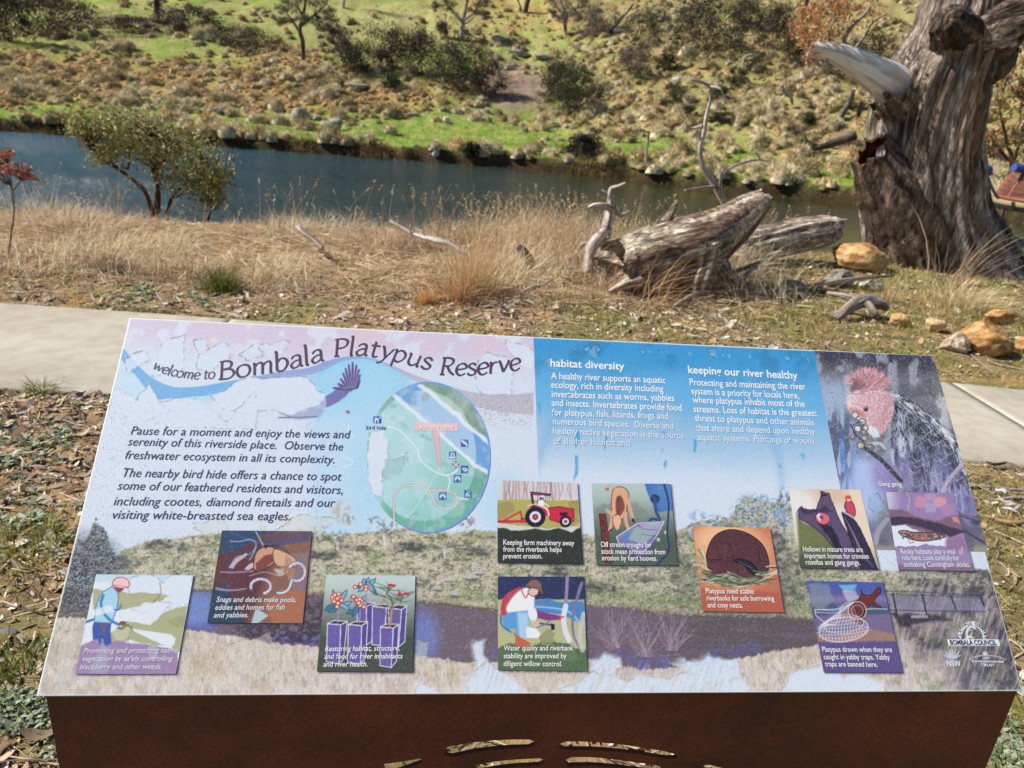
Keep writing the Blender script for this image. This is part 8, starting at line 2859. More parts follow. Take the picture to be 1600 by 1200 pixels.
leafy("orange_leaved_shrub", "leafy orange green shrub growing behind the right of the dead tree", "shrub", br,
      [(np.vstack([[br[0], br[1], br[2] - .1], px_pts([(1578, 280), (1572, 220), (1562, 170)], Yr)]), np.array([4, 3.4, 2.6, 1.6]) * sr), (px_pts([(1578, 270), (1594, 220), (1610, 160)], Yr), np.array([3, 2.2, 1.4]) * sr), (px_pts([(1576, 250), (1550, 220), (1535, 190)], Yr), np.array([2.6, 2, 1.2]) * sr)],
      [(on_y(a, b, Yr + rng.normal(0, .35)), np.array([r_, r_, r_ * .8]) * sr) for a, b, r_ in ((1545, 175, 28), (1575, 145, 30), (1605, 130, 32), (1560, 210, 30), (1595, 200, 34), (1540, 220, 24), (1620, 170, 34), (1570, 115, 22), (1600, 235, 24), (1555, 240, 20), (1640, 220, 30))], 0.085,
      [(170, 128, 70), (130, 118, 62), (150, 100, 56), (104, 104, 52), (186, 150, 96)], n_per=26, sub=9)


# --- play spinner at the right edge
def spinner():
    Yc = 9.4
    s = mpp(Yc, 1600, 300)
    c = on_y(1640, 322, Yc)
    g0 = float(gz(c[0], c[1]))
    root = empty("play_spinner", (c[0], c[1], g0))
    tag(root, "red mesh basket spinner with blue pads at the right edge behind the dead tree", "play equipment")
    R0 = np.array(root.location)

    def painted(name, col, rough=0.45):
        m, nt, b = new_mat(name)
        b.inputs["Base Color"].default_value = (*lin(np.array(col) / 255), 1)
        b.inputs["Roughness"].default_value = rough
        tc = node(nt, "ShaderNodeTexCoord")
        n = node(nt, "ShaderNodeTexNoise")
        n.inputs["Scale"].default_value = 14
        n.inputs["Detail"].default_value = 5
        nt.links.new(tc.outputs["Object"], n.inputs["Vector"])
        r = node(nt, "ShaderNodeMapRange")
        r.inputs[3].default_value = rough - 0.1
        r.inputs[4].default_value = rough + 0.25
        nt.links.new(n.outputs["Fac"], r.inputs[0])
        nt.links.new(r.outputs[0], b.inputs["Roughness"])
        return m
    red, blue, grey, tan, dark = painted("red_paint", (142, 74, 62)), painted("blue_plastic", (52, 84, 146)), painted("grey_steel", (120, 130, 146), 0.4), painted("tan_deck", (146, 134, 92), 0.7), painted("dark_steel", (60, 60, 66))
    rad = 80 * s
    tl = np.linspace(0, 2 * np.pi, 49)

    def lathe(prof, mat, name, n=48):
        V, F4 = [], []
        m = len(prof)
        for j in range(n):
            a = 2 * math.pi * j / n
            for r_, z in prof:
                V.append((c[0] + r_ * math.cos(a), c[1] + r_ * math.sin(a), c[2] + z))
        for j in range(n):
            for i in range(m - 1):
                F4.append([j * m + i, ((j + 1) % n) * m + i, ((j + 1) % n) * m + i + 1, j * m + i + 1])
        return mesh_obj(name, np.array(V) - R0, np.array(F4), mat, root, None, True)

    def bar(name, pts, r_, mat, parent=root, n=24):
        P = smooth_path(pts, n)
        V, F3, F4 = tube_geo(P, np.full(n, r_), 10)
        return mesh_obj(name, V - R0, [F3, F4], mat, parent, None, True)
    lathe([(0.01, 0.04), (rad * 0.96, 0.04), (rad, 0.03), (rad, -0.02), (rad * 0.98, -0.03)], tan, "platform")
    lathe([(rad * 0.97, -0.032), (rad * 0.95, -0.09), (0.12, -0.14), (0.05, -0.16)], dark, "underframe")
    bar("post", [(c[0], c[1], c[2] - 0.14), (c[0], c[1], (c[2] + g0) / 2), (c[0], c[1], g0 - 0.05)], 0.06, grey)
    bar("brace", [(c[0] - rad * 0.45, c[1] - 0.2, c[2] - 0.1), (c[0] - rad * 0.3, c[1] - .15, c[2] - .4), (c[0], c[1], g0 + 0.1)], 0.025, grey)
    rb, rt, h = rad * 0.94, rad * 0.74, 46 * s
    bar("bottom_rail", [(c[0] + rb * math.cos(a), c[1] + rb * math.sin(a), c[2] + 0.07) for a in tl], 0.022, red, n=96)
    bar("top_rail", [(c[0] + rt * math.cos(a), c[1] + rt * math.sin(a), c[2] + 0.07 + h) for a in tl], 0.018, painted("faded_rail", (190, 150, 150)), n=96)
    for k in range(9):
        a = 2 * math.pi * (k + 0.5) / 9
        bar("upright", [(c[0] + rb * math.cos(a), c[1] + rb * math.sin(a), c[2] + .07), (c[0] + (rb + rt) / 2 * math.cos(a), c[1] + (rb + rt) / 2 * math.sin(a), c[2] + .07 + h / 2), (c[0] + rt * math.cos(a), c[1] + rt * math.sin(a), c[2] + .07 + h)], 0.02, red, n=6)
    mb = MB()
    N = 110
    for k in range(N):
        for d in (-3, 3):
            a0, a1 = 2 * math.pi * k / N, 2 * math.pi * (k + d) / N
            am = (a0 + a1) / 2
            V, F3, F4 = tube_geo(np.array([(c[0] + rb * math.cos(a0), c[1] + rb * math.sin(a0), c[2] + .08), (c[0] + (rb + rt) / 2 * math.cos(am), c[1] + (rb + rt) / 2 * math.sin(am), c[2] + .07 + h / 2), (c[0] + rt * math.cos(a1), c[1] + rt * math.sin(a1), c[2] + .06 + h)]), np.full(3, 0.005), 4, None, False)
            mb.add(V, None, F4, lin(rgb(134, 78, 66)))
    mb.build("mesh_panel", mat_attr("red_mesh", 0.5, 0.4), root, False, R0)
    q = px_pts([(1584, 262), (1594, 263), (1606, 264)], Yc)
    bar("backrest_pad", q, 6.5 * s, blue, n=10)
    q = px_pts([(1560, 310), (1552, 298), (1546, 284), (1542, 272), (1540, 262)], Yc - 0.1)
    pole = bar("side_pole", q, 0.02, grey)
    p = on_y(1544, 266, Yc - 0.12)
    ex, ez = np.array([6.5 * s, 0.02, -0.01]), np.array([-0.012, 0.02, 6.2 * s])
    nn = unit(np.cross(ex, ez)) * 0.025
    V = [p + sx * ex + sz * ez + sy * nn for sy in (-1, 1) for sz in (-1, 1) for sx in (-1, 1)]
    F4 = np.array([[0, 1, 3, 2], [4, 6, 7, 5], [0, 4, 5, 1], [2, 3, 7, 6], [0, 2, 6, 4], [1, 5, 7, 3]])
    mesh_obj("hand_pad", np.array(V) - R0, F4, blue, pole)


spinner()
# ------------------------------------------------------------------ the far hillside
def tussock_geo(n, rad, h, cols, droop=1.0, seg=3, wd=0.03):
    """a mop of blades arching out of a dense mound"""
    a = rng.random(n) * 2 * np.pi
    u = np.sqrt(rng.random(n))
    r = rad * 0.62 * u
    ph = rng.random() * 6
    lob = 1 + 0.16 * np.sin(2 * a + ph) + 0.1 * np.sin(5 * a + 2 * ph)
    b = np.stack([r * lob * np.cos(a), r * lob * np.sin(a), h * 0.62 * np.sqrt(np.maximum(0, 1 - u ** 2 * 0.95)) * 0.8], -1)
    a2 = a + rng.normal(0, 0.5, n)
    L = h * rng.uniform(0.35, 0.62, n)
    ln = np.stack([np.cos(a2), np.sin(a2)], -1) * (rng.uniform(0.3, 1.3, n) * (0.35 + u))[:, None] * droop
    col = pick(cols, n, 0.13)
    V, F3, F4, C = blades_geo(b, L, ln, wd, seg, 1.9, col, col * 1.12)
    # the mound of old thatch itself
    k, m = 14, 5
    th = np.arange(k) * 2 * np.pi / k
    mv = []
    for i in range(m):
        e = math.pi / 2 * i / m
        rr_ = rad * 0.66 * math.cos(e) * (1 + 0.16 * np.sin(2 * th + ph) + 0.1 * np.sin(5 * th + 2 * ph)) * rng.uniform(0.88, 1.1, k)
        mv.append(np.stack([rr_ * np.cos(th), rr_ * np.sin(th), np.full(k, h * 0.6 * math.sin(e) - 0.05 * (i == 0)) * rng.uniform(0.9, 1.1, k)], -1))
    mv = np.vstack(mv + [[[0, 0, h * 0.6]]])
    mf = [[i * k + j, i * k + (j + 1) % k, (i + 1) * k + (j + 1) % k, (i + 1) * k + j] for i in range(m - 1) for j in range(k)]
    mt = np.array([[(m - 1) * k + j, (m - 1) * k + (j + 1) % k, m * k] for j in range(k)])
    o = len(V)
    V = np.vstack([V, mv])
    F4 = np.vstack([F4, np.array(mf) + o])
    F3 = np.vstack([F3, mt + o])
    C = np.vstack([C, pick(cols, len(mv), 0.2) * 0.9])
    return V, F3, F4, np.clip(C, 0, .85)


STRAW = [(218, 204, 166), (202, 186, 146), (186, 166, 126), (228, 216, 184), (164, 146, 110)]
DULL = [(178, 160, 118), (160, 142, 100), (146, 132, 86), (194, 176, 132), (130, 122, 78)]
MIXT = [STRAW, DULL, [(206, 182, 136), (190, 160, 112), (172, 142, 98), (216, 196, 152)]]
RUST = [(214, 178, 126), (200, 158, 106), (226, 196, 150), (184, 146, 100)]
protos = []
for k in range(7):
    mb = MB()
    V, F3, F4, C = tussock_geo(230, 0.46 + 0.05 * (k % 3), 0.46 + 0.06 * (k % 4), MIXT[(0, 0, 1, 0, 2, 1, 0)[k]], 1.0, 3, 0.026)
    mb.add(V, F3, F4, C)
    o = mb.build("grass_tussock", M_tussock)
    protos.append(o)

# where tussocks grow, judged from the photograph's zones but scattered on the ground itself
N = 32000
tx = rng.uniform(-75, 60, N)
td = rng.gamma(1.5, 15.0, N)
td[:2600] = rng.uniform(-0.1, 0.9, 2600)
ty = far_edge(tx) + 0.15 + td
tz = gz(tx, ty)
qx, qy, qd = project(np.stack([tx, ty, tz], -1))
ok = (qx > -40) & (qx < 1640) & (qy > -30) & (ty < 110)
dens = 0.25 + 0 * tx
c1 = fbm(tx * 0.35, ty * 0.35, 3, 2)
c2 = fbm(tx * 0.12, ty * 0.12, 3, 6)
dens = 0.03 + 0.36 * sstep(0.48, 0.62, c1)
dens += 0.45 * blob(qx, qy, 260, 140, 300, 60) * sstep(0.35, 0.55, c1)
dens += 0.42 * sstep(830, 980, qx) * (1 - sstep(200, 250, qy - 0.08 * (qx - 900)))
dens *= 1 - 0.85 * blob(qx, qy, 610, 30, 130, 50)
dens *= 1 - 0.9 * blob(qx, qy, 720, 212, 130, 30)
dens *= 1 - 0.8 * blob(qx, qy, 430, 205, 120, 14)
dens *= 1 - 0.95 * blob(qx, qy, 800, 135, 56, 34)
dens *= 1 - 0.7 * blob(qx, qy, 1060, 222, 130, 22)
dens *= 1 - 0.9 * blob(qx, qy, 90, 178, 160, 18)
dens *= 1 - 0.6 * (1 - sstep(5, 8, td)) * (qx < 1000) * (1 - sstep(0.5, 0.6, fbm(tx * 0.3, ty * 0.3, 2, 5)))
dens[:2600] = 0.03 + 0.5 * sstep(0.42, 0.58, fbm(tx[:2600] * 0.5, 0.5, 3, 1))
ok &= rng.random(N) < dens
idx = np.nonzero(ok)[0]
# thin out so that tussocks do not pile up
keep = []
cell = {}
for i in idx:
    key = (int(tx[i] / 0.75), int(ty[i] / 0.75))
    if key in cell:
        continue
    cell[key] = 1
    keep.append(i)
keep = np.array(keep)
big = keep[np.argsort(qd[keep])]
size = np.clip(rng.normal(1.0, 0.38, N), 0.4, 2.0)
order = big[np.argsort(-(size[big] / qd[big]))]
ind, rest = order[:290], order[290:3300]
TUS_LABEL = "pale straw coloured grass tussock on the far riverbank slope"
for j, i in enumerate(ind):
    o = protos[j % 7] if j < 7 else protos[j % 7].copy()
    if j >= 7:
        COL.objects.link(o)
    o.location = (tx[i], ty[i], tz[i] - 0.03)
    o.rotation_euler = (0, 0, rng.random() * 6.28)
    sc_ = size[i]
    o.scale = (sc_, sc_, sc_ * rng.uniform(0.8, 1.1))
    tag(o, TUS_LABEL, "tussock", "straw tussocks on the far bank")
mb = MB()
lib = [tussock_geo(90, 0.46, 0.46, MIXT[(0, 1, 2, 0, 1, 2)[_]], 1.0, 2, 0.04) for _ in range(6)]
for i in rest:
    V, F3, F4, C = lib[int(rng.integers(6))]
    a = rng.random() * 6.28
    ca, sa = math.cos(a), math.sin(a)
    s = size[i]
    W = np.stack([V[:, 0] * ca - V[:, 1] * sa, V[:, 0] * sa + V[:, 1] * ca, V[:, 2]], -1) * s + [tx[i], ty[i], tz[i] - 0.03]
    mb.add(W, F3, F4, C * rng.uniform(0.7, 1.1))
tag(mb.build("tussock_field", M_tussock), "mass of small straw tussocks covering the upper far hillside", None, None, "stuff")

# rust coloured low tufts and green turf
mb = MB()
N2 = 42000
x = rng.uniform(-62, 45, N2)
y = far_edge(x) + 0.3 + rng.gamma(1.7, 11, N2)
z = gz(x, y)
px, py, pd = project(np.stack([x, y, z], -1))
orange = np.maximum.reduce([blob(px, py, 90, 125, 260, 38), blob(px, py, 420, 140, 150, 38), blob(px, py, 620, 150, 90, 22), blob(px, py, 850, 10, 170, 40) * 0.8, blob(px, py, 1300, 80, 160, 60) * 0.6, blob(px, py, 440, 88, 70, 18), blob(px, py, 760, 20, 60, 30) * .7])
k = (px > -40) & (px < 1640) & (py > -30) & (rng.random(N2) < orange * (0.15 + 0.85 * sstep(0.42, 0.56, fbm(x * 0.7, y * 0.7, 3, 5))))
x, y, z = x[k][:1500], y[k][:1500], z[k][:1500]
lib = [tussock_geo(46, 0.26, 0.30, RUST, 1.0, 2, 0.035) for _ in range(4)]
for a, b, c in zip(x, y, z):
    V, F3, F4, C = lib[int(rng.integers(4))]
    s = rng.uniform(0.6, 1.3)
    mb.add(V * s + [a, b, c - 0.02], F3, F4, C * rng.uniform(0.85, 1.12))
tag(mb.build("rusty_grass", M_grass), "low rusty orange grass spread across the far slope", None, None, "stuff")
mb = MB()
n = 190000
x = rng.uniform(-75, 55, n)
y = far_edge(x) + rng.gamma(1.4, 17, n)
z = gz(x, y)
px, py, pd = project(np.stack([x, y, z], -1))
k = (px > -40) & (px < 1640) & (py > -30) & (rng.random(n) < 0.25 + 0.6 * sstep(0.4, 0.6, fbm(x * 0.6, y * 0.6, 3, 1)))
x, y, z = x[k], y[k], z[k]
n = len(x)
f = fbm(x * 0.3, y * 0.3, 3, 4)
col = pick([(112, 144, 48), (132, 156, 60), (96, 122, 42)], n, 0.18)
dry = rng.random(n) < 0.55 * sstep(0.4, 0.6, f) + 0.12
col[dry] = pick([(176, 160, 108), (150, 140, 84), (190, 172, 124)], int(dry.sum()), 0.15)
V, F3, F4, C = blades_geo(np.stack([x, y, z - 0.01], -1), rng.uniform(0.08, 0.28, n), rng.normal(0, 0.6, (n, 2)), 0.05, 1, 1.0, col)
mb.add(V, F3, None, C)
tag(mb.build("hillside_turf", M_grass), "short green and straw turf covering the far hillside", None, None, "stuff")

# reeds and overhanging sedge on the far water's edge
mb = MB()
n = 26000
x = rng.uniform(-50, 45, n)
y = far_edge(x) + rng.normal(-0.05, 0.25, n)
g = fbm(x * 0.45, 3.3, 3, 5)
k = rng.random(n) < 0.2 + 0.8 * sstep(0.42, 0.6, g)
x, y, g = x[k], y[k], g[k]
n = len(x)
z = np.maximum(gz(x, y), WATER_Z - 0.02)
cm = fbm(x * 0.3, 8.8, 2, 2)
col = pick([(166, 134, 100), (126, 100, 70), (104, 100, 52), (84, 74, 44), (186, 160, 122)], n, 0.16)
V, F3, F4, C = blades_geo(np.stack([x, y, z], -1), rng.uniform(0.12, 0.5, n) * (0.5 + sstep(0.4, 0.6, g)), np.stack([rng.normal(0, .5, n), rng.normal(-0.55, .5, n)], -1), 0.028, 3, 1.3, col)
mb.add(V, F3, F4, C)
tag(mb.build("bank_sedge", M_grass), "brown sedge hanging over the far water edge", None, None, "stuff")


def hill_at(px, py):
    p = on_ground(px, py, 20)
    s = float((p - CAMLOC) @ (CAM2W @ np.array([0, 0, 1.0]))) / F
    return p, s


def shrub(px, py, w, h, cols, label, leaf=0.12, dens=1.0, twigs=True, group=None, name="shrub", twiggy=0):
    """px,py = bottom middle, w/h in photograph pixels"""
    p, s = hill_at(px, py)
    W, Hh = w * s * 0.68, h * s * 1.12
    cols = [tuple(int(v * 0.66) for v in c) for c in cols]
    mb = MB()
    root = empty(name, p)
    tag(root, label, "shrub", group)
    R0 = np.array(p)
    ncl = int(12 + 20 * dens)
    L = []
    for _ in range(ncl):
        a = rng.random() * 6.28
        r = math.sqrt(rng.random()) * 0.8
        cz = rng.uniform(0.18, 0.95)
        rr_ = r * math.sqrt(max(0.1, 1 - (cz * 0.95) ** 2.2))
        c = R0 + [W * rr_ * math.cos(a), W * 0.8 * rr_ * math.sin(a), Hh * cz * 0.86]
        rad = np.array([W * 0.34, W * 0.30, Hh * 0.22]) * rng.uniform(0.6, 1.15)
        m = int(120 * min(dens, 1.3))
        u = unit(rng.normal(size=(m, 3))) * (rng.random((m, 1)) ** 0.4)
        L.append(c + u * rad)
        st = R0 + np.array([rng.normal(0, W * 0.15), rng.normal(0, W * 0.15), -0.05])
        P = smooth_path([st, (st + c) / 2 + [0, 0, -Hh * 0.05], c, c + (c - st) * 0.22], 8)
        wv = 0.018 + 0.006 * twiggy
        V, F3, F4 = tube_geo(P, np.linspace(wv, 0.006, 8), 4, None, False)
        mb.add(V, None, F4, lin(rgb(96, 80, 72) if not twiggy else rgb(140, 122, 112)))
        for _ in range(2 + 4 * twiggy):
            q = c + rng.normal(0, 1, 3) * rad * 0.8
            e = q + (q - R0) * rng.uniform(0.1, 0.3) + rng.normal(0, 0.05, 3)
            V, F3, F4 = tube_geo(np.array([c, q, e]), np.array([0.012, 0.009, 0.004]), 3, None, False)
            mb.add(V, None, F4, lin(rgb(110, 92, 84) if not twiggy else rgb(150, 132, 122)))
    L = np.concatenate(L)
    L[:, 2] = np.maximum(L[:, 2], gz(L[:, 0], L[:, 1]) + 0.02)
    V, F4, C = leaves_geo(L, leaf * rng.uniform(0.6, 1.3, len(L)), pick(cols, len(L), 0.18), 0.5)
    mf = MB()
    mf.add(V, None, F4, C)
    mf.build("foliage", M_leaf, root, False, R0)
    mb.build("stems", M_bark, root, False, R0)
    return root


OLV = [(72, 78, 44), (92, 92, 52), (58, 62, 38), (110, 100, 64)]
GRN = [(70, 92, 38), (92, 112, 48), (56, 74, 32), (112, 124, 60)]
BRN = [(110, 92, 76), (84, 70, 60), (134, 114, 92), (70, 62, 48)]
PUR = [(112, 92, 88), (134, 110, 104), (92, 76, 72), (150, 128, 116)]
GRY = [(126, 120, 96), (104, 100, 78), (146, 138, 112), (86, 84, 62)]
shrub(85, 56, 130, 64, BRN, "wide dark brown shrub mass at the top left corner", dens=1.6, leaf=0.16)
shrub(8, 66, 70, 90, OLV, "dark green shrub cut off by the top left photo edge", dens=1.2, leaf=0.16)
shrub(205, 52, 90, 26, BRN, "low brown scrub patch right of the wide brown shrub", dens=0.8, leaf=0.14)
shrub(300, 52, 110, 36, BRN, "long low brown scrub bank under the dark leaning trunk at upper left", dens=1.2, leaf=0.15, name="scrub_bank")
shrub(380, 78, 70, 34, GRY, "greyish brown scrub clump between the two left hillside trees", dens=0.9, leaf=0.14)
shrub(600, 112, 90, 66, OLV, "olive shrub, leftmost of the dark shrub belt in the hill's centre", dens=1.3, leaf=0.14)
shrub(655, 116, 84, 62, BRN, "brown shrub in the middle of the dark central shrub belt", dens=1.2, leaf=0.14)
shrub(718, 142, 96, 84, OLV, "tall dark olive shrub at the right of the central shrub belt", dens=1.6, leaf=0.14)
shrub(762, 150, 70, 52, PUR, "purplish twiggy shrub beside the bare soil patch", dens=0.9, twiggy=1, leaf=0.12)
shrub(540, 112, 70, 38, BRN, "low dark brown shrub beside the grey hillside tree", dens=0.9, leaf=0.13)
shrub(532, 74, 50, 30, PUR, "small purplish brown bush above the central shrub belt", dens=0.7, leaf=0.13)
shrub(612, 140, 36, 24, GRN, "small round dark green bush below the central shrub belt", dens=0.7, leaf=0.12)
shrub(692, 62, 26, 26, PUR, "little reddish brown bush left of the white gum tree on the hill", dens=0.6, leaf=0.12)
shrub(890, 172, 92, 66, GRN, "broad dark green shrub just right of the bare soil patch", dens=1.5, leaf=0.12)
shrub(868, 150, 50, 50, GRN, "upright green bush behind the broad dark green shrub", dens=1.0, leaf=0.12)
shrub(925, 56, 80, 44, GRY, "pale grey twiggy shrub near the top centre of the hill", dens=0.9, twiggy=1, leaf=0.12)
shrub(1012, 74, 70, 54, GRY, "grey olive shrub left of the largest dark shrub on the hill", dens=1.1, leaf=0.13)
shrub(1098, 82, 124, 78, OLV, "largest dark olive shrub near the top right of the hill", dens=2.0, leaf=0.15)
shrub(1166, 44, 54, 44, GRN, "bright green shrub above right of the largest dark shrub", dens=1.0, leaf=0.14)
shrub(1205, 76, 60, 60, OLV, "olive shrub between the dark shrub and the dead tree's white limb", dens=1.0, leaf=0.14)
shrub(992, 118, 60, 44, PUR, "purple grey twiggy bush in the middle of the rough slope", dens=0.8, twiggy=1, leaf=0.12)
shrub(1042, 112, 26, 28, GRN, "narrow green bush right of the purple grey twiggy bush", dens=0.6, leaf=0.12)
for (a, b, w, h, lb) in ((1058, 165, 44, 30, "small green bush above the dead sapling's forked top"), (1120, 160, 34, 24, "small green bush right of the dead sapling's forked top"), (1150, 132, 34, 24, "green bush under the white fallen branch on the rough slope"),
                         (1075, 186, 36, 18, "low green bush left of the dead sapling's stem"), (1128, 192, 40, 18, "low green bush right of the dead sapling's stem"), (1148, 196, 26, 16, "low green bush, rightmost beside the dead sapling's stem"),
                         (1178, 112, 40, 26, "green bush up the slope behind the white fallen branch"), (1262, 196, 34, 18, "low green bush near the dark fallen log on the slope")):
    shrub(a, b, w, h, GRN, lb, dens=0.6, leaf=0.10)
shrub(912, 248, 62, 34, [(40, 46, 26), (54, 58, 32), (34, 36, 24)], "very dark bush overhanging the far water edge right of centre", dens=1.2, leaf=0.10)
shrub(737, 248, 24, 26, [(50, 62, 30), (64, 80, 38)], "small dark bush standing alone on the far bank", dens=0.7, leaf=0.10)
shrub(1300, 118, 90, 40, GRY, "grey green scrub on the slope behind the white limb", dens=0.9, leaf=0.13)
shrub(1360, 96, 80, 40, OLV, "olive scrub on the slope left of the dead trunk", dens=0.9, leaf=0.13)
shrub(1240, 100, 50, 40, OLV, "dark scrub on the slope below the hanging dead leaves", dens=0.8, leaf=0.13)


# --- trees on the hill
def hill_tree(px, py, stems, clumps, cols, label, bark, leaf=0.19, n_per=64, sub=8):
    p, s = hill_at(px, py)
    Y = p[1]
    st = []
    for pl, hw in stems:
        q = px_pts(pl, Y)
        q[:, 1] += np.linspace(0, rng.normal(0, 0.6), len(q))
        if st == []:
            q[0] = p - np.array([0, 0, 0.2])
        st.append((q, np.array(hw) * s))
    cl = [(on_y(a, b, Y + rng.normal(0, r_ * s * 0.5)), np.array([r_, r_, r_ * 0.7]) * s) for a, b, r_ in clumps]
    return leafy("gum_tree", label, "tree", p, st, cl, leaf, cols, None, n_per, sub, bark, aspect=0.34, trunk_seg=8, spread=0.26)


GUM = [(126, 122, 92), (104, 100, 74), (146, 138, 106), (90, 84, 66), (160, 150, 124)]
WB = ((206, 198, 190), (150, 138, 130))
DB = ((96, 82, 74), (66, 56, 52))
hill_tree(474, 96, [([(474, 96), (473, 66), (468, 46), (474, 20), (478, -16)], [4, 3.4, 3, 2.4, 1.4]), ([(470, 52), (456, 34), (444, 20)], [2.4, 1.8, 1]), ([(472, 40), (490, 22), (508, 4)], [2.2, 1.6, 1]), ([(474, 26), (462, 4), (458, -14)], [1.8, 1.3, .8])],
          [(450, 14, 16), (470, 2, 18), (496, 6, 18), (514, 24, 14), (440, 34, 10), (480, 30, 14), (506, 40, 12), (520, 46, 8), (470, -20, 20), (500, -20, 16)], GUM, "grey barked gum tree with an airy crown at the hill's left centre", ((120, 106, 98), (80, 68, 62)))
hill_tree(722, 60, [([(722, 60), (723, 42), (726, 20), (730, 0), (734, -24)], [3.6, 3.2, 2.8, 2.2, 1.4]), ([(724, 36), (708, 18), (698, 6), (690, -10)], [2.4, 2, 1.6, 1]), ([(725, 32), (740, 20), (748, 6), (752, -14)], [2.2, 1.8, 1.3, .9]), ([(722, 40), (735, 32), (744, 22)], [1.6, 1.2, .8])],
          [(690, -8, 16), (712, -16, 18), (740, -14, 18), (758, 2, 12), (700, 8, 12), (744, 14, 12), (725, -34, 22), (680, 10, 8), (762, 22, 8)], GUM, "white barked gum tree with reddish foot near the hill's top centre", WB)
hill_tree(247, 33, [([(247, 33), (244, 14), (243, -6), (246, -40), (250, -90)], [5, 4.6, 4.4, 3.6, 2.4]), ([(244, -10), (262, -40), (280, -70)], [2.6, 2, 1.2])],
          [(240, -60, 30), (280, -80, 34), (215, -80, 30), (250, -110, 36), (300, -60, 24)], GUM, "gum tree whose dark trunk rises past the top edge at upper left", DB, n_per=30)
hill_tree(884, 56, [([(884, 56), (884, 34), (882, 16), (878, -8)], [3, 2.6, 2.2, 1.4]), ([(884, 30), (898, 16), (908, 0)], [1.8, 1.4, .8]), ([(882, 24), (868, 8), (862, -8)], [1.6, 1.2, .8])],
          [(866, -2, 14), (886, 4, 16), (908, -2, 16), (880, 26, 12), (900, 26, 10), (862, 18, 8), (890, -20, 20)], GUM, "slim pale gum tree left of the grey twiggy shrub", ((190, 178, 168), (130, 112, 102)))
hill_tree(820, 20, [([(820, 20), (824, 4), (830, -16), (840, -50)], [4.4, 4, 3.4, 2.4]), ([(816, 20), (812, 6), (806, -10)], [1.6, 1.2, .9])],
          [(840, -60, 30), (810, -50, 26), (870, -70, 28)], GUM, "gum tree with a dark leaning trunk cut off at the top centre", DB, n_per=30)
hill_tree(535, 13, [([(535, 13), (537, 0), (538, -20), (540, -50)], [2.8, 2.6, 2.2, 1.4])], [(530, -50, 24), (555, -60, 24), (515, -66, 22), (540, -84, 26)], GUM, "gum tree with only its white foot showing at the top edge", WB, n_per=30)
hill_tree(1260, 12, [([(1260, 12), (1262, -6), (1266, -30)], [3, 2.6, 1.8])], [(1250, -40, 26), (1285, -44, 26), (1266, -70, 28)], GUM, "gum tree at the top edge above the hanging dead leaves", DB, n_per=30)
hill_tree(40, 10, [([(40, 10), (46, -8), (54, -40)], [3.4, 3, 2])], [(40, -50, 26), (75, -60, 26), (55, -84, 30)], GUM, "gum tree at the top left edge above the brown shrub mass", DB, n_per=30)


# --- fallen timber, boulders and a marker post on the hill
def hill_log(px, py, parts, label, a, b, cat="branch", name="fallen_branch"):
    p, s = hill_at(px, py)
    root = None
    if len(parts) > 1:
        root = empty(name, p)
        tag(root, label, cat)
    for i, (nm, pl, hw) in enumerate(parts):
        q = px_pts(pl, p[1])
        mb = MB()
        limb(mb, q, np.array(hw) * s, 9, 10 * len(pl), 0.15, 1.5, 3, i, 0.05, a, b, None, True, 8)
        o = mb.build(nm if root else name, M_wood, root, True, p)
        if root is None:
            tag(o, label, cat)


PALE, PALE2 = (214, 206, 198), (156, 144, 136)
hill_log(1240, 168, [("stem", [(1221, 132), (1226, 144), (1236, 152), (1238, 164)], [3, 3, 2.6, 1.6]), ("twig", [(1228, 146), (1222, 154), (1218, 160)], [1.6, 1.2, .8])], "bleached forked branch leaning on the slope left of the dead trunk", PALE, PALE2)
hill_log(1162, 108, [("stem", [(1160, 108), (1161, 98), (1166, 88), (1180, 86)], [3, 2.6, 2, 1.2]), ("twig", [(1162, 96), (1174, 94), (1192, 92)], [1.8, 1.4, 1])], "white broken branch on the slope right of the dark shrub", PALE, PALE2)
hill_log(1255, 236, [("log_body", [(1250, 234), (1280, 230), (1308, 222), (1336, 212)], [3, 4.5, 6, 7]), ("twig", [(1280, 228), (1262, 220), (1256, 210)], [2, 1.4, .8])], "dark fallen log on the far slope left of the dead trunk", (96, 84, 78), (60, 52, 50), "log", "fallen_log")
hill_log(950, 52, [("stem", [(950, 52), (958, 42), (968, 32), (978, 20), (990, 6)], [4, 3.4, 3, 2.4, 1.4]), ("twig", [(962, 38), (960, 24), (964, 10)], [1.8, 1.2, .8])], "dead leaning tree with dark foot and pale top on the upper slope", (190, 178, 170), (80, 70, 66), "dead tree", "dead_tree")
hill_log(1320, 186, [("stem", [(1312, 184), (1320, 172), (1328, 158), (1334, 140)], [5, 4.4, 4, 3]), ("branch", [(1340, 184), (1344, 172), (1346, 160)], [4, 3.4, 2.4])], "dark splintered branches leaning beside the dead trunk on the slope", (130, 122, 118), (70, 64, 62))
hill_log(1175, 138, [("stem", [(1150, 140), (1166, 134), (1180, 132), (1200, 134)], [2, 2.6, 2.4, 1.6]), ("twig", [(1168, 134), (1170, 126), (1168, 120)], [1.6, 1.2, .8])], "grey fallen branch lying across the rough slope", (170, 162, 156), (110, 102, 98))
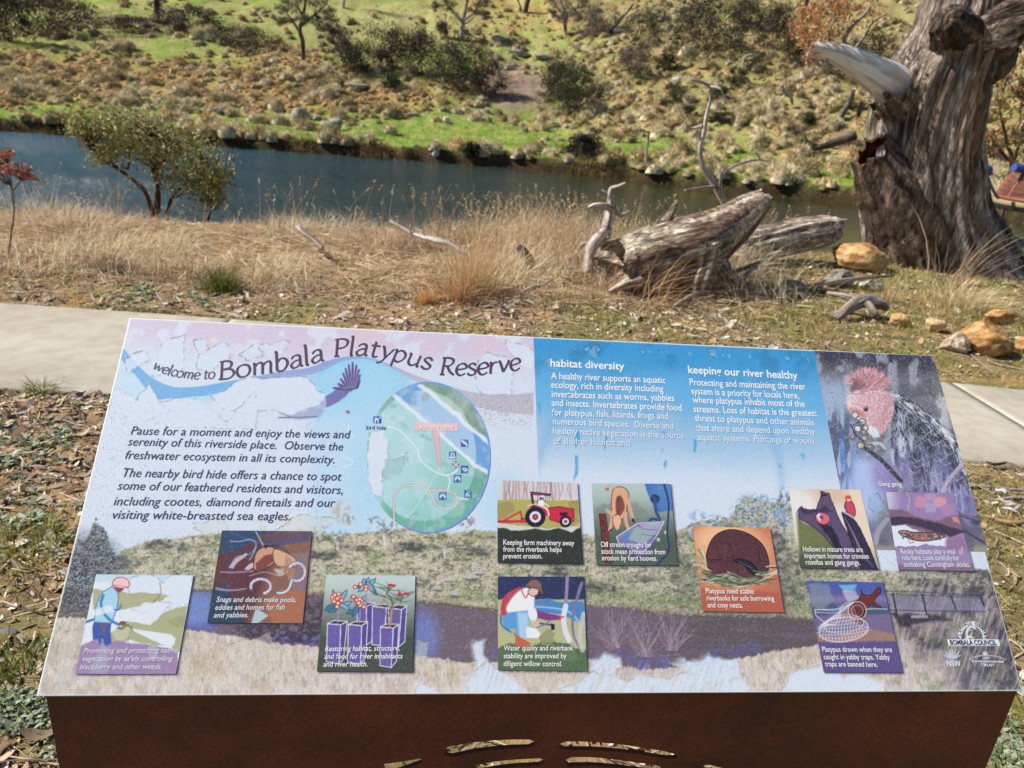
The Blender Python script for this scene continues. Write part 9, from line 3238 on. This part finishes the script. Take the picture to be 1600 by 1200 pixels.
for (px, py, w, h, cols, lb, sd) in ((470, 194, 30, 30, GREYR, "tall grey boulder on the green far bank at left centre", 3), (494, 188, 20, 10, GREYR, "small flat grey boulder tucked against the tall one", 4), (523, 205, 30, 22, [(150, 150, 142), (120, 120, 112), (176, 176, 168)], "pale grey boulder right of the tall one on the green bank", 5),
                                     (490, 156, 30, 18, GREYR, "slanting grey slab above the tall boulder", 6), (516, 148, 34, 12, [(110, 112, 112), (86, 88, 88), (140, 140, 136)], "long dark grey slab right of the slanting slab", 7), (556, 142, 44, 16, GREYR, "long grey outcrop right of the dark slab", 8),
                                     (346, 180, 30, 13, [(96, 100, 104), (76, 78, 80), (120, 122, 122)], "dark boulder on the green bank above the left gum tree", 9), (1058, 130, 15, 11, [(220, 218, 210), (196, 192, 182), (230, 228, 220)], "small white boulder on the rough slope", 10), (1258, 276, 46, 22, [(150, 156, 142), (120, 128, 114), (176, 178, 166)], "pale green grey boulder near the far water edge by the dead trunk", 11),
                                     (782, 66, 36, 12, GREYR, "grey outcrop right of the white gum tree", 12), (812, 88, 40, 12, [(150, 150, 144), (120, 120, 114), (172, 172, 166)], "pale grey outcrop above the bare soil patch", 13), (852, 92, 34, 10, [(150, 150, 144), (120, 120, 114), (172, 172, 166)], "flat pale outcrop right of the one above the bare soil", 14),
                                     (905, 78, 26, 12, GREYR, "grey boulder under the slim pale gum tree", 15), (970, 56, 36, 14, [(120, 124, 128), (96, 98, 102), (150, 152, 152)], "dark grey outcrop at the foot of the dead leaning tree", 16), (540, 186, 12, 7, SAND, "tiny tan boulder beside the pale grey boulder", 17), (1410, 130, 40, 16, GREYR, "grey boulder on the slope just beside the dead trunk", 18), (697, 192, 14, 12, [(222, 214, 196), (200, 188, 166), (230, 226, 214)], "small cream boulder alone on the green bank", 19), (680, 246, 14, 12, [(216, 210, 196), (190, 180, 164), (230, 226, 214)], "small cream boulder close to the far water edge", 20)):
    rock(px, py, w, h, cols, lb, seed=sd, ground=hill_at(px, py)[0], cat="boulder", name="boulder", n=3)
pp, sp_ = hill_at(1008, 262)
post = empty("marker_post", pp)
tag(post, "thin weathered timber post with a short crossbar on the far bank", "post")
for nm, pl, hw in (("post", [(1007, 264), (1010, 240), (1014, 206)], 1.5), ("crossbar", [(1000, 202), (1008, 205), (1016, 207)], 1.7), ("brace", [(1000, 196), (999, 204), (999, 212)], 1.0)):
    q = px_pts(pl, pp[1])
    mb = MB()
    limb(mb, q, np.full(3, hw) * sp_, 7, 12, 0.08, 1, 2, 1, 0, (196, 190, 176), (150, 142, 128))
    mb.build(nm, M_wood, post, True, pp)
